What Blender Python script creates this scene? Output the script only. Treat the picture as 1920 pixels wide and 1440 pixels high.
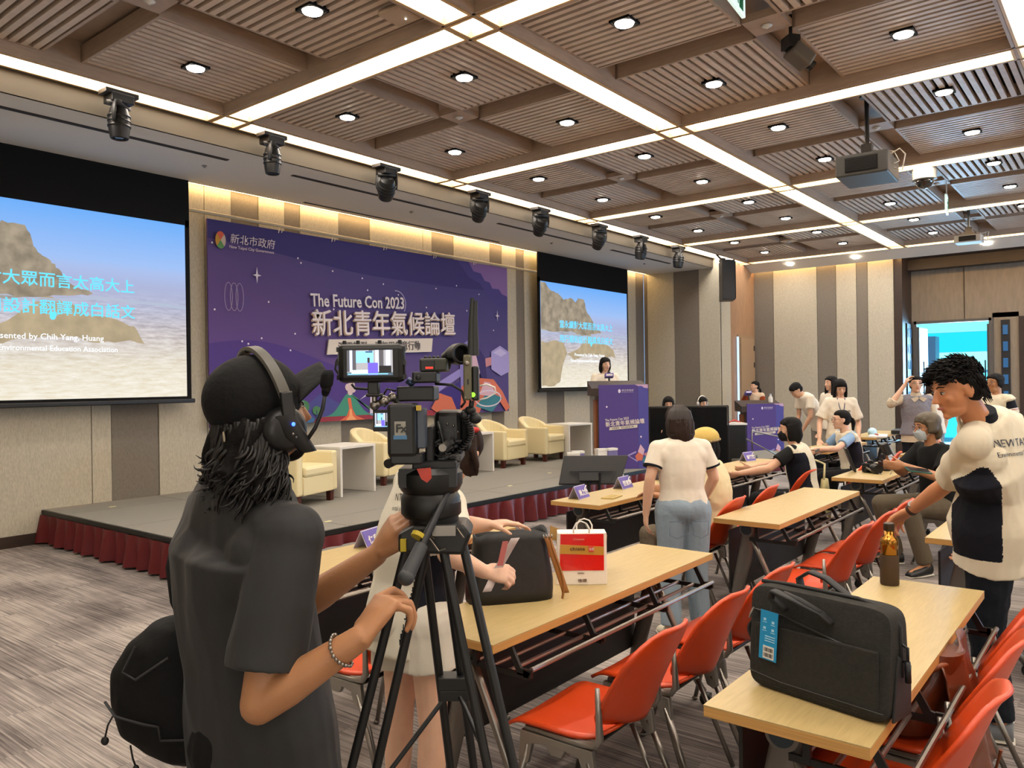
import bpy, bmesh, math, random
from mathutils import Vector as V, Matrix, Quaternion
random.seed(7)
PI=math.pi
C=bpy.context.scene.collection
for _o in list(bpy.data.objects): bpy.data.objects.remove(_o)

# ------------------------------------------------------------------ camera
CR=((0.6236839,-0.0099429,0.7816134),(-0.7815476,0.0102391,0.6237616),(-0.0142051,-0.9998981,-0.0013849))  # right, down, forward as columns
FPX=1479.0; EYE=V((0,0,1.65))
RGT=V([r[0] for r in CR]); DWN=V([r[1] for r in CR]); FWD=V([r[2] for r in CR])
cd=bpy.data.cameras.new('camera'); cam=bpy.data.objects.new('camera',cd); C.objects.link(cam)
cd.sensor_width=36; cd.lens=36*FPX/1920; cd.clip_start=.02; cd.clip_end=200
m=Matrix((RGT,-DWN,-FWD)).transposed().to_4x4(); m.translation=EYE; cam.matrix_world=m
bpy.context.scene.camera=cam
YAW=math.atan2(FWD.y,FWD.x)-PI/2          # a thing turned by YAW has its +y pointing along the view
def P(u,v,d): return EYE+(RGT*((u-960)/FPX)+DWN*((v-720)/FPX)+FWD)*d   # a place d metres ahead

# ------------------------------------------------------------------ world, exposure
w=bpy.data.worlds.new('world'); bpy.context.scene.world=w; w.use_nodes=True
w.node_tree.nodes['Background'].inputs[0].default_value=(.30,.55,.9,1); w.node_tree.nodes['Background'].inputs[1].default_value=.6
vs=bpy.context.scene.view_settings; vs.view_transform='Standard'; vs.look='None'; vs.gamma=1; vs.exposure=1.15
vs.use_curve_mapping=False
STRIP=8.5; DOWN=22.0; COVE=15.0
def area(name,loc,direction,size,power,col,sy=None):
    l=bpy.data.lights.new(name,'AREA'); l.energy=power; l.color=col; l.size=size
    if sy: l.shape='RECTANGLE'; l.size_y=sy
    o=bpy.data.objects.new(name,l); C.objects.link(o); o.location=loc
    o.rotation_euler=V(direction).to_track_quat('-Z','Y').to_euler(); return o
# daylight that falls in through the open doors at the far end and the windows of the lobby behind them
area('daylight',(22.6,2.7,1.6),(-1,0,.12),2.4,360,(.35,.68,1),2.6)
# daylight through the windows along the right-hand side of the hall (outside the frame)
area('window_daylight',(14.0,-5.8,2.0),(0.05,1,.55),5.0,210,(.35,.62,1),2.0)
# two fill lights added behind the photographer to lift the ambient, no real source
area('rear_fill',(-2.2,-1.0,2.0),(1,.35,.22),5.0,28,(1,.95,.88),2.4)
area('rear_fill_side',(4.0,-5.9,1.9),(-.1,1,.30),6.0,24,(1,.95,.88),2.2)

# ------------------------------------------------------------------ colours and materials
def lin(h):
    if not isinstance(h,str): return (*h,1) if len(h)==3 else h
    h=h.lstrip('#'); r=[int(h[i:i+2],16)/255 for i in (0,2,4)]
    return (*[(x/12.92 if x<=.04045 else ((x+.055)/1.055)**2.4) for x in r],1)
MATS={}
def mat(name,col,rough=.6,metal=0,emit=None,es=1,alpha=None,trans=None,bump=0,bscale=200,var=0,vscale=8,sss=0,coat=0,stretch=None,sheen=0):
    if name in MATS: return MATS[name]
    m=bpy.data.materials.new(name); m.use_nodes=True; nt=m.node_tree; b=nt.nodes['Principled BSDF']
    b.inputs['Base Color'].default_value=lin(col); b.inputs['Roughness'].default_value=rough; b.inputs['Metallic'].default_value=metal
    if emit is not None:
        b.inputs['Emission Color'].default_value=lin(emit); b.inputs['Emission Strength'].default_value=es
    if alpha is not None: b.inputs['Alpha'].default_value=alpha
    if trans is not None: b.inputs['Transmission Weight'].default_value=trans
    if sss:
        b.inputs['Subsurface Weight'].default_value=sss; b.inputs['Subsurface Radius'].default_value=(.012,.005,.003); b.inputs['Subsurface Scale'].default_value=1
    if coat: b.inputs['Coat Weight'].default_value=coat
    if sheen: b.inputs['Sheen Weight'].default_value=sheen
    if bump or var:
        tc=nt.nodes.new('ShaderNodeTexCoord'); mp=nt.nodes.new('ShaderNodeMapping'); nt.links.new(tc.outputs['Object'],mp.inputs[0])
        if stretch: mp.inputs['Scale'].default_value=stretch
    if bump:
        n=nt.nodes.new('ShaderNodeTexNoise'); n.inputs['Scale'].default_value=bscale; n.inputs['Detail'].default_value=4
        nt.links.new(mp.outputs[0],n.inputs['Vector'])
        bp=nt.nodes.new('ShaderNodeBump'); bp.inputs['Strength'].default_value=bump; bp.inputs['Distance'].default_value=.01
        nt.links.new(n.outputs['Fac'],bp.inputs['Height']); nt.links.new(bp.outputs[0],b.inputs['Normal'])
    if var:
        n=nt.nodes.new('ShaderNodeTexNoise'); n.inputs['Scale'].default_value=vscale; n.inputs['Detail'].default_value=6; n.inputs['Roughness'].default_value=.65
        nt.links.new(mp.outputs[0],n.inputs['Vector'])
        r=nt.nodes.new('ShaderNodeValToRGB'); c=lin(col)
        r.color_ramp.elements[0].position=.3; r.color_ramp.elements[1].position=.7
        r.color_ramp.elements[0].color=(*[x*(1-var) for x in c[:3]],1); r.color_ramp.elements[1].color=(*[min(1,x*(1+var)) for x in c[:3]],1)
        nt.links.new(n.outputs['Fac'],r.inputs[0]); nt.links.new(r.outputs[0],b.inputs['Base Color'])
    if rough>=.75 and not emit: b.inputs['Specular IOR Level'].default_value=.22
    MATS[name]=m; return m

# ------------------------------------------------------------------ mesh helpers
class MB:
    def __init__(s): s.v=[]; s.f=[]
    def add(s,vs,fs):
        n=len(s.v); s.v+= [V(x) for x in vs]; s.f+=[tuple(i+n for i in f) for f in fs]; return s
    def box(s,c,d,M=None,taper=None):
        x,y,z=d[0]/2,d[1]/2,d[2]/2; vs=[V((a*x,b*y,e*z)) for e in (-1,1) for b in (-1,1) for a in (-1,1)]
        if taper:
            for i in range(4,8): vs[i].x*=taper; vs[i].y*=taper
        if M is not None: vs=[M@p for p in vs]
        vs=[p+V(c) for p in vs]
        return s.add(vs,[(0,2,3,1),(4,5,7,6),(0,1,5,4),(2,6,7,3),(0,4,6,2),(1,3,7,5)])
    def ring(s,c,ax,ay,n): return [V(c)+ax*math.cos(2*PI*i/n)+ay*math.sin(2*PI*i/n) for i in range(n)]
    def loft(s,secs,n=12,cap=True):
        """secs: (centre, half-axis a, half-axis b) vectors"""
        k=len(s.v); fs=[]
        for c,a,b in secs: s.v+=s.ring(c,V(a),V(b),n)
        for j in range(len(secs)-1):
            for i in range(n):
                a0=k+j*n+i; a1=k+j*n+(i+1)%n; s.f.append((a0,a1,a1+n,a0+n))
        if cap:
            s.f.append(tuple(k+i for i in range(n))[::-1]); e=k+(len(secs)-1)*n; s.f.append(tuple(e+i for i in range(n)))
        return s
    def tube(s,a,b,r1,r2=None,n=10):
        a,b=V(a),V(b); r2=r1 if r2 is None else r2; d=(b-a); q=d.to_track_quat('Z','Y').to_matrix(); x,y=q.col[0],q.col[1]
        return s.loft([(a,x*r1,y*r1),(b,x*r2,y*r2)],n)
    def pipe(s,pts,r,n=8,closed=False):
        pts=[V(p) for p in pts]; secs=[]; rr=r if isinstance(r,(list,tuple)) else [r]*len(pts)
        prev=None
        for i,p in enumerate(pts):
            d=(pts[min(i+1,len(pts)-1)]-pts[max(i-1,0)])
            if d.length<1e-9: d=V((0,0,1))
            d.normalize()
            x=(prev-d*prev.dot(d)) if prev is not None else d.orthogonal()
            if x.length<1e-6: x=d.orthogonal()
            x.normalize(); y=d.cross(x); prev=x; secs.append((p,x*rr[i],y*rr[i]))
        return s.loft(secs,n)
    def ell(s,c,r,M=None,n=16,m=10):
        vs=[];fs=[]; c=V(c); r=(r,r,r) if isinstance(r,(int,float)) else r
        for j in range(m+1):
            t=PI*j/m
            for i in range(n):
                p=V((r[0]*math.sin(t)*math.cos(2*PI*i/n),r[1]*math.sin(t)*math.sin(2*PI*i/n),r[2]*math.cos(t)))
                vs.append((M@p if M is not None else p)+c)
        for j in range(m):
            for i in range(n): fs.append((j*n+i,(j+1)*n+i,(j+1)*n+(i+1)%n,j*n+(i+1)%n))
        return s.add(vs,fs)
    def lathe(s,prof,c=(0,0,0),n=24,M=None):
        vs=[];fs=[];c=V(c)
        for r,z in prof:
            for i in range(n):
                p=V((r*math.cos(2*PI*i/n),r*math.sin(2*PI*i/n),z)); vs.append((M@p if M is not None else p)+c)
        for j in range(len(prof)-1):
            for i in range(n): fs.append((j*n+i,j*n+(i+1)%n,(j+1)*n+(i+1)%n,(j+1)*n+i))
        fs.append(tuple(range(n))[::-1]); fs.append(tuple((len(prof)-1)*n+i for i in range(n)))
        return s.add(vs,fs)
    def prism(s,poly,d,o=(0,0,0),ax=(1,0,0),ay=(0,0,1)):
        """poly in the plane ax, ay; thickness d along -ax x ay"""
        o,ax,ay=V(o),V(ax),V(ay); nrm=ax.cross(ay)*d; n=len(poly)
        a=[o+ax*p[0]+ay*p[1] for p in poly]; b=[p-nrm for p in a]
        return s.add(a+b,[tuple(range(n)),tuple(range(n,2*n))[::-1]]+[(i,i+n,(i+1)%n+n,(i+1)%n) for i in range(n)])
    def grid(s,fn,nu,nv):
        vs=[V(fn(i/nu,j/nv)) for j in range(nv+1) for i in range(nu+1)]
        fs=[(j*(nu+1)+i,j*(nu+1)+i+1,(j+1)*(nu+1)+i+1,(j+1)*(nu+1)+i) for j in range(nv) for i in range(nu)]
        return s.add(vs,fs)
    def mesh(s,name):
        me=bpy.data.meshes.new(name); me.from_pydata([tuple(p) for p in s.v],[],s.f); me.update(); return me
    def build(s,name,m,parent=None,smooth=False,bevel=0,solid=0,sub=0,loc=None,fix=True):
        me=s.mesh(name)
        if fix:
            bm=bmesh.new(); bm.from_mesh(me); bmesh.ops.recalc_face_normals(bm,faces=bm.faces); bm.to_mesh(me); bm.free()
        o=bpy.data.objects.new(name,me); C.objects.link(o)
        if m is not None: me.materials.append(m)
        if parent is not None: o.parent=parent
        if loc is not None: o.location=loc
        if smooth:
            for p in me.polygons: p.use_smooth=True
            if smooth=='auto': md=o.modifiers.new('e','EDGE_SPLIT'); md.split_angle=math.radians(40)
        if solid: md=o.modifiers.new('s','SOLIDIFY'); md.thickness=solid; md.offset=0
        if sub: md=o.modifiers.new('u','SUBSURF'); md.levels=sub; md.render_levels=sub
        if bevel: md=o.modifiers.new('b','BEVEL'); md.width=bevel; md.segments=2; md.limit_method='ANGLE'
        return o
def tag(o,label=None,cat=None,group=None,kind=None):
    if label: o['label']=label
    if cat: o['category']=cat
    if group: o['group']=group
    if kind: o['kind']=kind
    return o
def empty(name,loc,rz=0,label=None,cat=None,group=None,kind=None):
    o=bpy.data.objects.new(name,None); C.objects.link(o); o.location=loc; o.rotation_euler=(0,0,rz); o.empty_display_size=.1
    return tag(o,label,cat,group,kind)
def copy_tree(o,parent=None):
    c=o.copy(); C.objects.link(c)
    if parent is not None: c.parent=parent
    for ch in KIDS.get(o.name) or list(o.children): copy_tree(ch,c)
    return c
KIDS={}
def RZ(a): return Matrix.Rotation(a,3,'Z')
def RX(a): return Matrix.Rotation(a,3,'X')
def RY(a): return Matrix.Rotation(a,3,'Y')
def text(body,size,m,parent,loc,rot,name='lettering',extr=.001,bold=0,align='LEFT',sx=1,shear=0):
    c=bpy.data.curves.new(name,'FONT'); c.body=body; c.size=size; c.extrude=extr; c.offset=bold; c.align_x=align; c.shear=shear; c.resolution_u=2
    o=bpy.data.objects.new(name,c); C.objects.link(o)
    dg=bpy.context.evaluated_depsgraph_get(); me=bpy.data.meshes.new_from_object(o.evaluated_get(dg)); bpy.data.objects.remove(o)
    o=bpy.data.objects.new(name,me); C.objects.link(o); me.materials.clear(); me.materials.append(m)
    if parent is not None: o.parent=parent
    if isinstance(rot,Matrix): o.matrix_local=Matrix.Translation(loc)@rot.to_4x4()@Matrix.Diagonal((sx,1,1,1))
    else: o.location=loc; o.rotation_euler=rot; o.scale=(sx,1,1)
    return o
def wood(name,c1,c2,scale=(1,12,12),rough=.5,bump=.05):
    m=bpy.data.materials.new(name); m.use_nodes=True; nt=m.node_tree; b=nt.nodes['Principled BSDF']; b.inputs['Roughness'].default_value=rough
    tc=nt.nodes.new('ShaderNodeTexCoord'); mp=nt.nodes.new('ShaderNodeMapping'); mp.inputs['Scale'].default_value=scale
    n=nt.nodes.new('ShaderNodeTexNoise'); n.inputs['Scale'].default_value=3; n.inputs['Detail'].default_value=8; n.inputs['Distortion'].default_value=.6
    r=nt.nodes.new('ShaderNodeValToRGB'); r.color_ramp.elements[0].position=.25; r.color_ramp.elements[1].position=.75
    r.color_ramp.elements[0].color=lin(c1); r.color_ramp.elements[1].color=lin(c2)
    nt.links.new(tc.outputs['Object'],mp.inputs[0]); nt.links.new(mp.outputs[0],n.inputs[0]); nt.links.new(n.outputs['Fac'],r.inputs[0]); nt.links.new(r.outputs[0],b.inputs['Base Color'])
    bp=nt.nodes.new('ShaderNodeBump'); bp.inputs['Strength'].default_value=bump; nt.links.new(n.outputs['Fac'],bp.inputs['Height']); nt.links.new(bp.outputs[0],b.inputs['Normal'])
    MATS[name]=m; return m
def fabric_wall(name,c1,c2):
    m=bpy.data.materials.new(name); m.use_nodes=True; nt=m.node_tree; b=nt.nodes['Principled BSDF']; b.inputs['Roughness'].default_value=.85
    tc=nt.nodes.new('ShaderNodeTexCoord'); mp=nt.nodes.new('ShaderNodeMapping'); mp.inputs['Scale'].default_value=(60,60,14)
    n=nt.nodes.new('ShaderNodeTexNoise'); n.inputs['Scale'].default_value=2; n.inputs['Detail'].default_value=5
    r=nt.nodes.new('ShaderNodeValToRGB'); r.color_ramp.elements[0].position=.3; r.color_ramp.elements[1].position=.7
    r.color_ramp.elements[0].color=lin(c1); r.color_ramp.elements[1].color=lin(c2)
    nt.links.new(tc.outputs['Object'],mp.inputs[0]); nt.links.new(mp.outputs[0],n.inputs[0]); nt.links.new(n.outputs['Fac'],r.inputs[0]); nt.links.new(r.outputs[0],b.inputs['Base Color'])
    return m
M_beige=fabric_wall('wall_beige','#a29c8c','#b8b2a1')
M_brown=fabric_wall('wall_brown','#6a6459','#79726a')
M_ceil=mat('plaster_white','#d2cec6',.9)
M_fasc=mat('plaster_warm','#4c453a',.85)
M_ceilwood=wood('ceiling_wood','#9d8876','#ae9884',(2,2,14))
M_slat=wood('slat_wood','#bfab99','#d2c0ae',(3,3,20))
M_slatY=M_slat
M_void=mat('ceiling_void','#241a14',.95)
M_black=mat('black_plastic','#0c0c0c',.45)
M_blackm=mat('black_matte','#0d0d0e',.8)
M_dark=mat('dark_metal','#2b2b2c',.4,.6)
M_steel=mat('brushed_steel','#8e8982',.32,.95)
M_alu=mat('cast_aluminium','#9a9790',.38,.9)
M_white=mat('white_laminate','#d2cfc8',.5)
M_diff=mat('light_diffuser','#ffffff',.5,emit='#fff7ec',es=STRIP)
M_lamp=mat('downlight_lens','#ffffff',.5,emit='#fff2de',es=DOWN)
M_cove=mat('cove_strip','#ffffff',.5,emit='#ffcf8a',es=COVE)
M_glow=mat('light_trim','#c9a46f',.5)
M_table=wood('beech_veneer','#a59060','#b6a06e',(3,30,30),.38,.02)
M_orange=mat('orange_plastic','#c43e0a',.42,coat=.1)
M_skirt=mat('red_velvet','#58050f',.55)
M_deck=mat('deck_carpet','#7e7b74',.95,bump=.3,bscale=500,var=.25,vscale=240)
M_darkwood=wood('dark_wood','#241914','#33241c',(2,2,14),.5)
M_cream=mat('cream_leather','#d8cba0',.45,bump=.08,bscale=60)
M_mahog=wood('mahogany','#3a140c','#552015',(3,3,12),.35)

# ------------------------------------------------------------------ floor
def carpet():
    m=bpy.data.materials.new('plank_carpet'); m.use_nodes=True; nt=m.node_tree; b=nt.nodes['Principled BSDF']; b.inputs['Roughness'].default_value=.95
    N=nt.nodes.new; L=nt.links.new
    tc=N('ShaderNodeTexCoord'); mp=N('ShaderNodeMapping'); mp.inputs['Rotation'].default_value=(0,0,PI/2); L(tc.outputs['Object'],mp.inputs[0])
    br=N('ShaderNodeTexBrick'); br.inputs['Scale'].default_value=1; br.inputs['Brick Width'].default_value=1; br.inputs['Row Height'].default_value=.25
    br.inputs['Color1'].default_value=(0,0,0,1); br.inputs['Color2'].default_value=(1,1,1,1); br.inputs['Mortar Size'].default_value=.002; br.inputs['Mortar'].default_value=(.3,.3,.3,1); br.inputs['Bias'].default_value=0
    L(mp.outputs[0],br.inputs['Vector'])
    # long streaks along each plank, shifted by the plank's own value
    mx=N('ShaderNodeVectorMath'); mx.operation='MULTIPLY'; mx.inputs[1].default_value=(1.1,64,1); L(mp.outputs[0],mx.inputs[0])
    ad=N('ShaderNodeVectorMath'); ad.operation='MULTIPLY_ADD'; L(br.outputs['Color'],ad.inputs[0]); ad.inputs[1].default_value=(37,91,53); L(mx.outputs[0],ad.inputs[2])
    n=N('ShaderNodeTexNoise'); n.inputs['Scale'].default_value=1.3; n.inputs['Detail'].default_value=5; n.inputs['Roughness'].default_value=.7; L(ad.outputs[0],n.inputs['Vector'])
    n2=N('ShaderNodeTexNoise'); n2.inputs['Scale'].default_value=1.6; n2.inputs['Detail'].default_value=3; L(mp.outputs[0],n2.inputs['Vector'])
    a=N('ShaderNodeMath'); a.operation='MULTIPLY_ADD'; L(n2.outputs['Fac'],a.inputs[0]); a.inputs[1].default_value=.55; L(n.outputs['Fac'],a.inputs[2])
    sb=N('ShaderNodeSeparateColor'); L(br.outputs['Color'],sb.inputs[0])
    a2=N('ShaderNodeMath'); a2.operation='MULTIPLY_ADD'; L(sb.outputs[0],a2.inputs[0]); a2.inputs[1].default_value=.12; L(a.outputs[0],a2.inputs[2])
    r=N('ShaderNodeValToRGB'); e=r.color_ramp.elements; e[0].position=.63; e[0].color=lin('#3d3735'); e[1].position=1.02; e[1].color=lin('#a19890')
    x=r.color_ramp.elements.new(.82); x.color=lin('#746c68'); L(a2.outputs[0],r.inputs[0]); L(r.outputs[0],b.inputs['Base Color'])
    bp=N('ShaderNodeBump'); bp.inputs['Strength'].default_value=.4; bp.inputs['Distance'].default_value=.004; L(n.outputs['Fac'],bp.inputs['Height']); L(bp.outputs[0],b.inputs['Normal'])
    return m
X0,X1,Y0,WY=-2.5,18.75,-6.2,9.27
tag(MB().box(((X0+21)/2,(Y0+WY)/2+1,-.05),(21-X0+3,WY-Y0+4,.1)).build('floor',carpet()),kind='structure')

# ------------------------------------------------------------------ walls
def wall_panels(name,edges,axis,at,z0,z1,first,thick=.03,parent_kind='structure'):
    """edges along the wall; alternate beige and brown panels with a shadow gap; axis 'x' = wall runs along x at y=at"""
    p=empty(name,(0,0,0),kind=parent_kind)
    back=MB()
    a,b=min(edges),max(edges)
    if axis=='x': back.box(((a+b)/2,at+.08,(z0+z1)/2),(b-a,.1,z1-z0))
    else: back.box((at+.08,(a+b)/2,(z0+z1)/2),(.1,b-a,z1-z0))
    back.build('wall_backing',M_void,p)
    k=first
    for (e0,e1),kd in zip(zip(edges[:-1],edges[1:]),first):
        c=(e0+e1)/2; wd=abs(e1-e0)-.008; mm=MB(); t=thick+(.012 if kd=='b' else 0)
        if axis=='x': mm.box((0,0,0),(wd,t,z1-z0)); loc=(c,at+.03-t/2+.0,(z0+z1)/2)
        else: mm.box((0,0,0),(t,wd,z1-z0)); loc=(at+.03-t/2,c,(z0+z1)/2)
        mm.build('wall_panel',M_beige if kd=='b' else M_brown,p,loc=loc,bevel=.003)
    return p
# stage wall, left to right
ed=[-2.5,1.6,2.6,3.99,4.21,4.77,5.40,5.78,6.19,6.60,6.86,7.54,8.15,9.29,9.50,10.04,11.0,11.35,11.77,12.02,12.71,13.31,14.27,14.9,15.6,16.3,16.7]
kd='b b b b n b b n b n b n b b n b n b n b n b n b b n'.split()
wall_panels('wall_stage',ed,'x',WY,0,4.45,['b' if k=='b' else 'n' for k in kd])
tag(MB().box(((X0+3.5)/2,WY-.02,.06),(3.5-X0,.03,.12)).build('baseboard_stage',M_darkwood),kind='structure')
wall_panels('wall_side',[9.27,9.17,8.47,7.85,7.35],'y',16.7,0,4.4,['n','b','n','b'])
wall_panels('wall_back',[7.5,6.89,5.87,5.44,5.0,4.76,4.22],'y',X1,0,4.5,['n','b','n','b','n','b'])
# the short return with the half-open service door
M_warm=wood('warm_panel','#8d6c50','#9c7b5e',(6,6,1.2),.55)
p=empty('wall_return',(0,0,0),kind='structure')
MB().box((17.75,7.44,2.2),(2.1,.14,4.4)).build('wall_backing',M_warm,p)
MB().box((17.0,7.36,2.2),(.5,.04,4.4)).build('wall_panel',M_beige,p)
d=empty('door_1',(0,0,0),kind='structure')
MB().box((18.15,7.355,1.35),(.95,.03,2.7)).build('door_frame',mat('door_warm','#8f755a',.5),d)
MB().box((18.2,7.33,1.33),(.82,.03,2.6)).build('door_leaf',mat('door_warm2','#9a8064',.5),d)
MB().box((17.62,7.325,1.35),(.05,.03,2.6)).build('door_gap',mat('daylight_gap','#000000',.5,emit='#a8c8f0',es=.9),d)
for z in (.5,1.0,1.5,2.0,2.4): MB().box((18.56,7.31,z),(.03,.02,.12)).build('hinge',M_dark,d)
MB().tube((17.8,7.31,1.02),(17.8,7.24,1.02),.012).tube((17.8,7.25,1.02),(17.95,7.25,1.02),.01).build('door_handle',M_steel,d)
# dark portal and the door wall behind it
M_dw=wood('door_wall','#74695a','#857969',(5,5,1),.6)
p=empty('wall_door',(0,0,0),kind='structure')
XD=19.6
MB().box((XD+.05,4.08,2.2),(.1,.12,4.4)).box((XD+.05,-.1,2.2),(.1,4.2,4.4)).box((XD+.05,3.01,3.65),(.1,2.02,1.5)).box((XD+.05,2.24,1.5),(.1,.48,3.0)).box((XD+.05,-4.3,2.2),(.1,4.2,4.4)).build('wall_backing',M_dw,p)
for y in (3.0,1.2,.1,-1.0): MB().box((XD-.005,y,3.6 if y>2 else 2.2),(.02,.01,1.5 if y>2 else 4.4)).build('panel_joint',M_void,p)
tr=empty('trim_1',(0,0,0),kind='structure')
MB().box((X1+.42,4.13,2.2),(.9,.16,4.4)).build('portal_side',M_darkwood,tr)
MB().box((X1+.42,1.2,4.33),(.9,6.0,.14)).box((XD-.16,1.2,4.16),(.3,6.0,.26)).build('portal_head',M_darkwood,tr)
# glass slots with horizontal rails beside the doors
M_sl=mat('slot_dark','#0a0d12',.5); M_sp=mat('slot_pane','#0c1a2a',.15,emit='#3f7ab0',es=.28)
wn=empty('window_1',(0,0,0),kind='structure')
MB().box((19.25,4.035,1.42),(.42,.02,2.84)).build('window_frame',M_sl,wn)
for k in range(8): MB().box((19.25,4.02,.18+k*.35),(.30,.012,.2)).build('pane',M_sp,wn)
wn=empty('window_2',(0,0,0),kind='structure')
MB().box((XD-.02,2.24,1.42),(.04,.16,2.84)).build('window_frame',M_sl,wn)
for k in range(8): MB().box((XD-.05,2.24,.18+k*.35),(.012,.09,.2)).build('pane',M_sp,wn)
# double door, both leaves swung out into the lobby
d=empty('door_2',(0,0,0),kind='structure')
M_leaf=mat('door_leaf','#4d4a47',.5)
MB().box((XD,3.98,1.45),(.14,.08,2.9)).box((XD,2.50,1.45),(.14,.08,2.9)).box((XD,3.24,2.87),(.14,1.5,.06)).build('door_frame',M_leaf,d)
MB().box((0,0,0),(.9,.045,2.75)).build('door_leaf',M_leaf,d,loc=(20.05,3.92,1.4))
MB().box((0,0,0),(.9,.045,2.75)).build('door_leaf',M_leaf,d,loc=(20.05,2.56,1.4))
MB().tube((19.75,3.84,.8),(19.75,3.84,2.0),.014).tube((19.75,3.88,1.3),(19.75,3.84,1.3),.01).build('door_handle',M_dark,d)
MB().tube((19.75,2.64,.8),(19.75,2.64,2.0),.014).build('door_handle',M_dark,d)
d=empty('door_3',(0,0,0),kind='structure')
MB().box((XD-.01,1.55,1.45),(.04,.9,2.9)).build('door_frame',M_darkwood,d); MB().box((XD-.03,1.5,1.4),(.04,.8,2.8)).build('door_leaf',mat('door_far','#6b5f52',.6),d)
# lobby seen through the doors: bright tinted glazing with horizontal bands
lb=empty('wall_lobby',(0,0,0),kind='structure')
def em(n,c,s): return mat(n,'#000000',.6,emit=c,es=s)
for z0,z1,c,s in ((0,.9,'#2fb4e6',1.0),(.9,1.75,'#4fd6ef',1.05),(1.75,1.82,'#1680a8',.8),(1.82,2.3,'#7fe9f2',1.1),(2.3,2.85,'#18a9dd',.95),(2.85,4.4,'#62e0ee',1.1)):
    MB().box((24,3.2,(z0+z1)/2),(.1,6,z1-z0-.02)).build('glazing_band',em('band%d'%int(z0*100),c,s),lb)
MB().box((23,4.36,1.25),(.5,.42,2.9)).build('lobby_pillar',mat('lobby_grey','#7d8a96',.6),lb)
MB().box((21.8,5.9,2.1),(4.4,.1,4.2)).box((21.8,.6,2.1),(4.4,.1,4.2)).box((21.8,3.2,4.3),(4.4,5.4,.1)).box((21.8,3.2,-.03),(4.4,5.4,.08)).build('lobby_shell',mat('lobby_white','#8c99a3',.7),lb)
# walls outside the frame
tag(MB().box((X0-.05,1.5,2.2),(.1,16,4.6)).build('wall_left',M_beige),kind='structure')
tag(MB().box((8.4,Y0-.05,2.2),(22.4,.1,4.6)).build('wall_near',M_beige),kind='structure')
# ------------------------------------------------------------------ coffered slat ceiling
GX,GP,GY,GQ=4.567,3.357,7.324,3.337
ZB,ZP,ZT=4.38,4.50,4.66            # underside of beams, of slat panels, of the void above
BW=.34; LW=.235
cols=[(GX+(i)*GP) for i in range(-1,5)]; rows=[GY-j*GQ for j in range(0,5)]
up=tag(MB().box(((X0+19)/2,1.2,ZT+.05),(19-X0+1.5,18,.1)).build('ceiling',M_ceilwood),kind='structure')
def light_box(x0,x1,y0,y1,parent):
    """a recessed glowing diffuser in a timber trim"""
    MB().box(((x0+x1)/2,(y0+y1)/2,ZB+.075),(x1-x0,y1-y0,.01)).build('light_diffuser',M_diff,parent)
    t=.022; mm=MB()
    for cx,cy,dx,dy in (((x0+x1)/2,y0-t/2,x1-x0+2*t,t),((x0+x1)/2,y1+t/2,x1-x0+2*t,t),(x0-t/2,(y0+y1)/2,t,y1-y0),(x1+t/2,(y0+y1)/2,t,y1-y0)): mm.box((cx,cy,ZB+.035),(dx,dy,.08))
    mm.build('light_trim',M_glow,parent)
h=LW/2; b_=BW/2
def beam(p,q,along):
    """beam between two crossings; sides drop from the void to the underside"""
    e=empty('ceiling_beam',(0,0,0),kind='structure'); mm=MB()
    if along=='x':
        (x0,y),(x1,_)=p,q; x0+=b_; x1-=b_
        for s in (-1,1): mm.box(((x0+x1)/2,y+s*(b_-.013),(ZB+ZT)/2),(x1-x0,.026,ZT-ZB))
        mm.box(((x0+x1)/2,y,ZB+.11),(x1-x0,BW-.05,.02)); mm.build('beam_casing',M_ceilwood,e); light_box(x0+.012,x1-.012,y-h,y+h,e)
    else:
        (x,y0),(_,y1)=p,q; y0,y1=min(y0,y1)+b_,max(y0,y1)-b_
        for s in (-1,1): mm.box((x+s*(b_-.013),(y0+y1)/2,(ZB+ZT)/2),(.026,y1-y0,ZT-ZB))
        mm.box((x,(y0+y1)/2,ZB+.11),(BW-.05,y1-y0,.02)); mm.build('beam_casing',M_ceilwood,e); light_box(x-h,x+h,y0+.012,y1-.012,e)
def crossing(x,y):
    e=empty('ceiling_beam',(0,0,0),kind='structure'); mm=MB()
    for sx,sy in ((-1,0),(1,0),(0,-1),(0,1)):
        mm.box((x+sx*(b_-.014),y+sy*(b_-.014),ZB+.07),(.028 if sx else BW,.028 if sy else BW,.14))
    mm.build('beam_casing',M_ceilwood,e); light_box(x-h,x+h,y-h,y+h,e)
for x in cols:
    for y in rows: crossing(x,y)
for y in rows:
    xs=[X0+.1]+cols
    for a,b in zip(xs[:-1],xs[1:]): beam((a,y),(b,y),'x')
for x in cols:
    for a,b in zip(rows[:-1],rows[1:]): beam((x,a),(x,b),'y')
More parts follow.
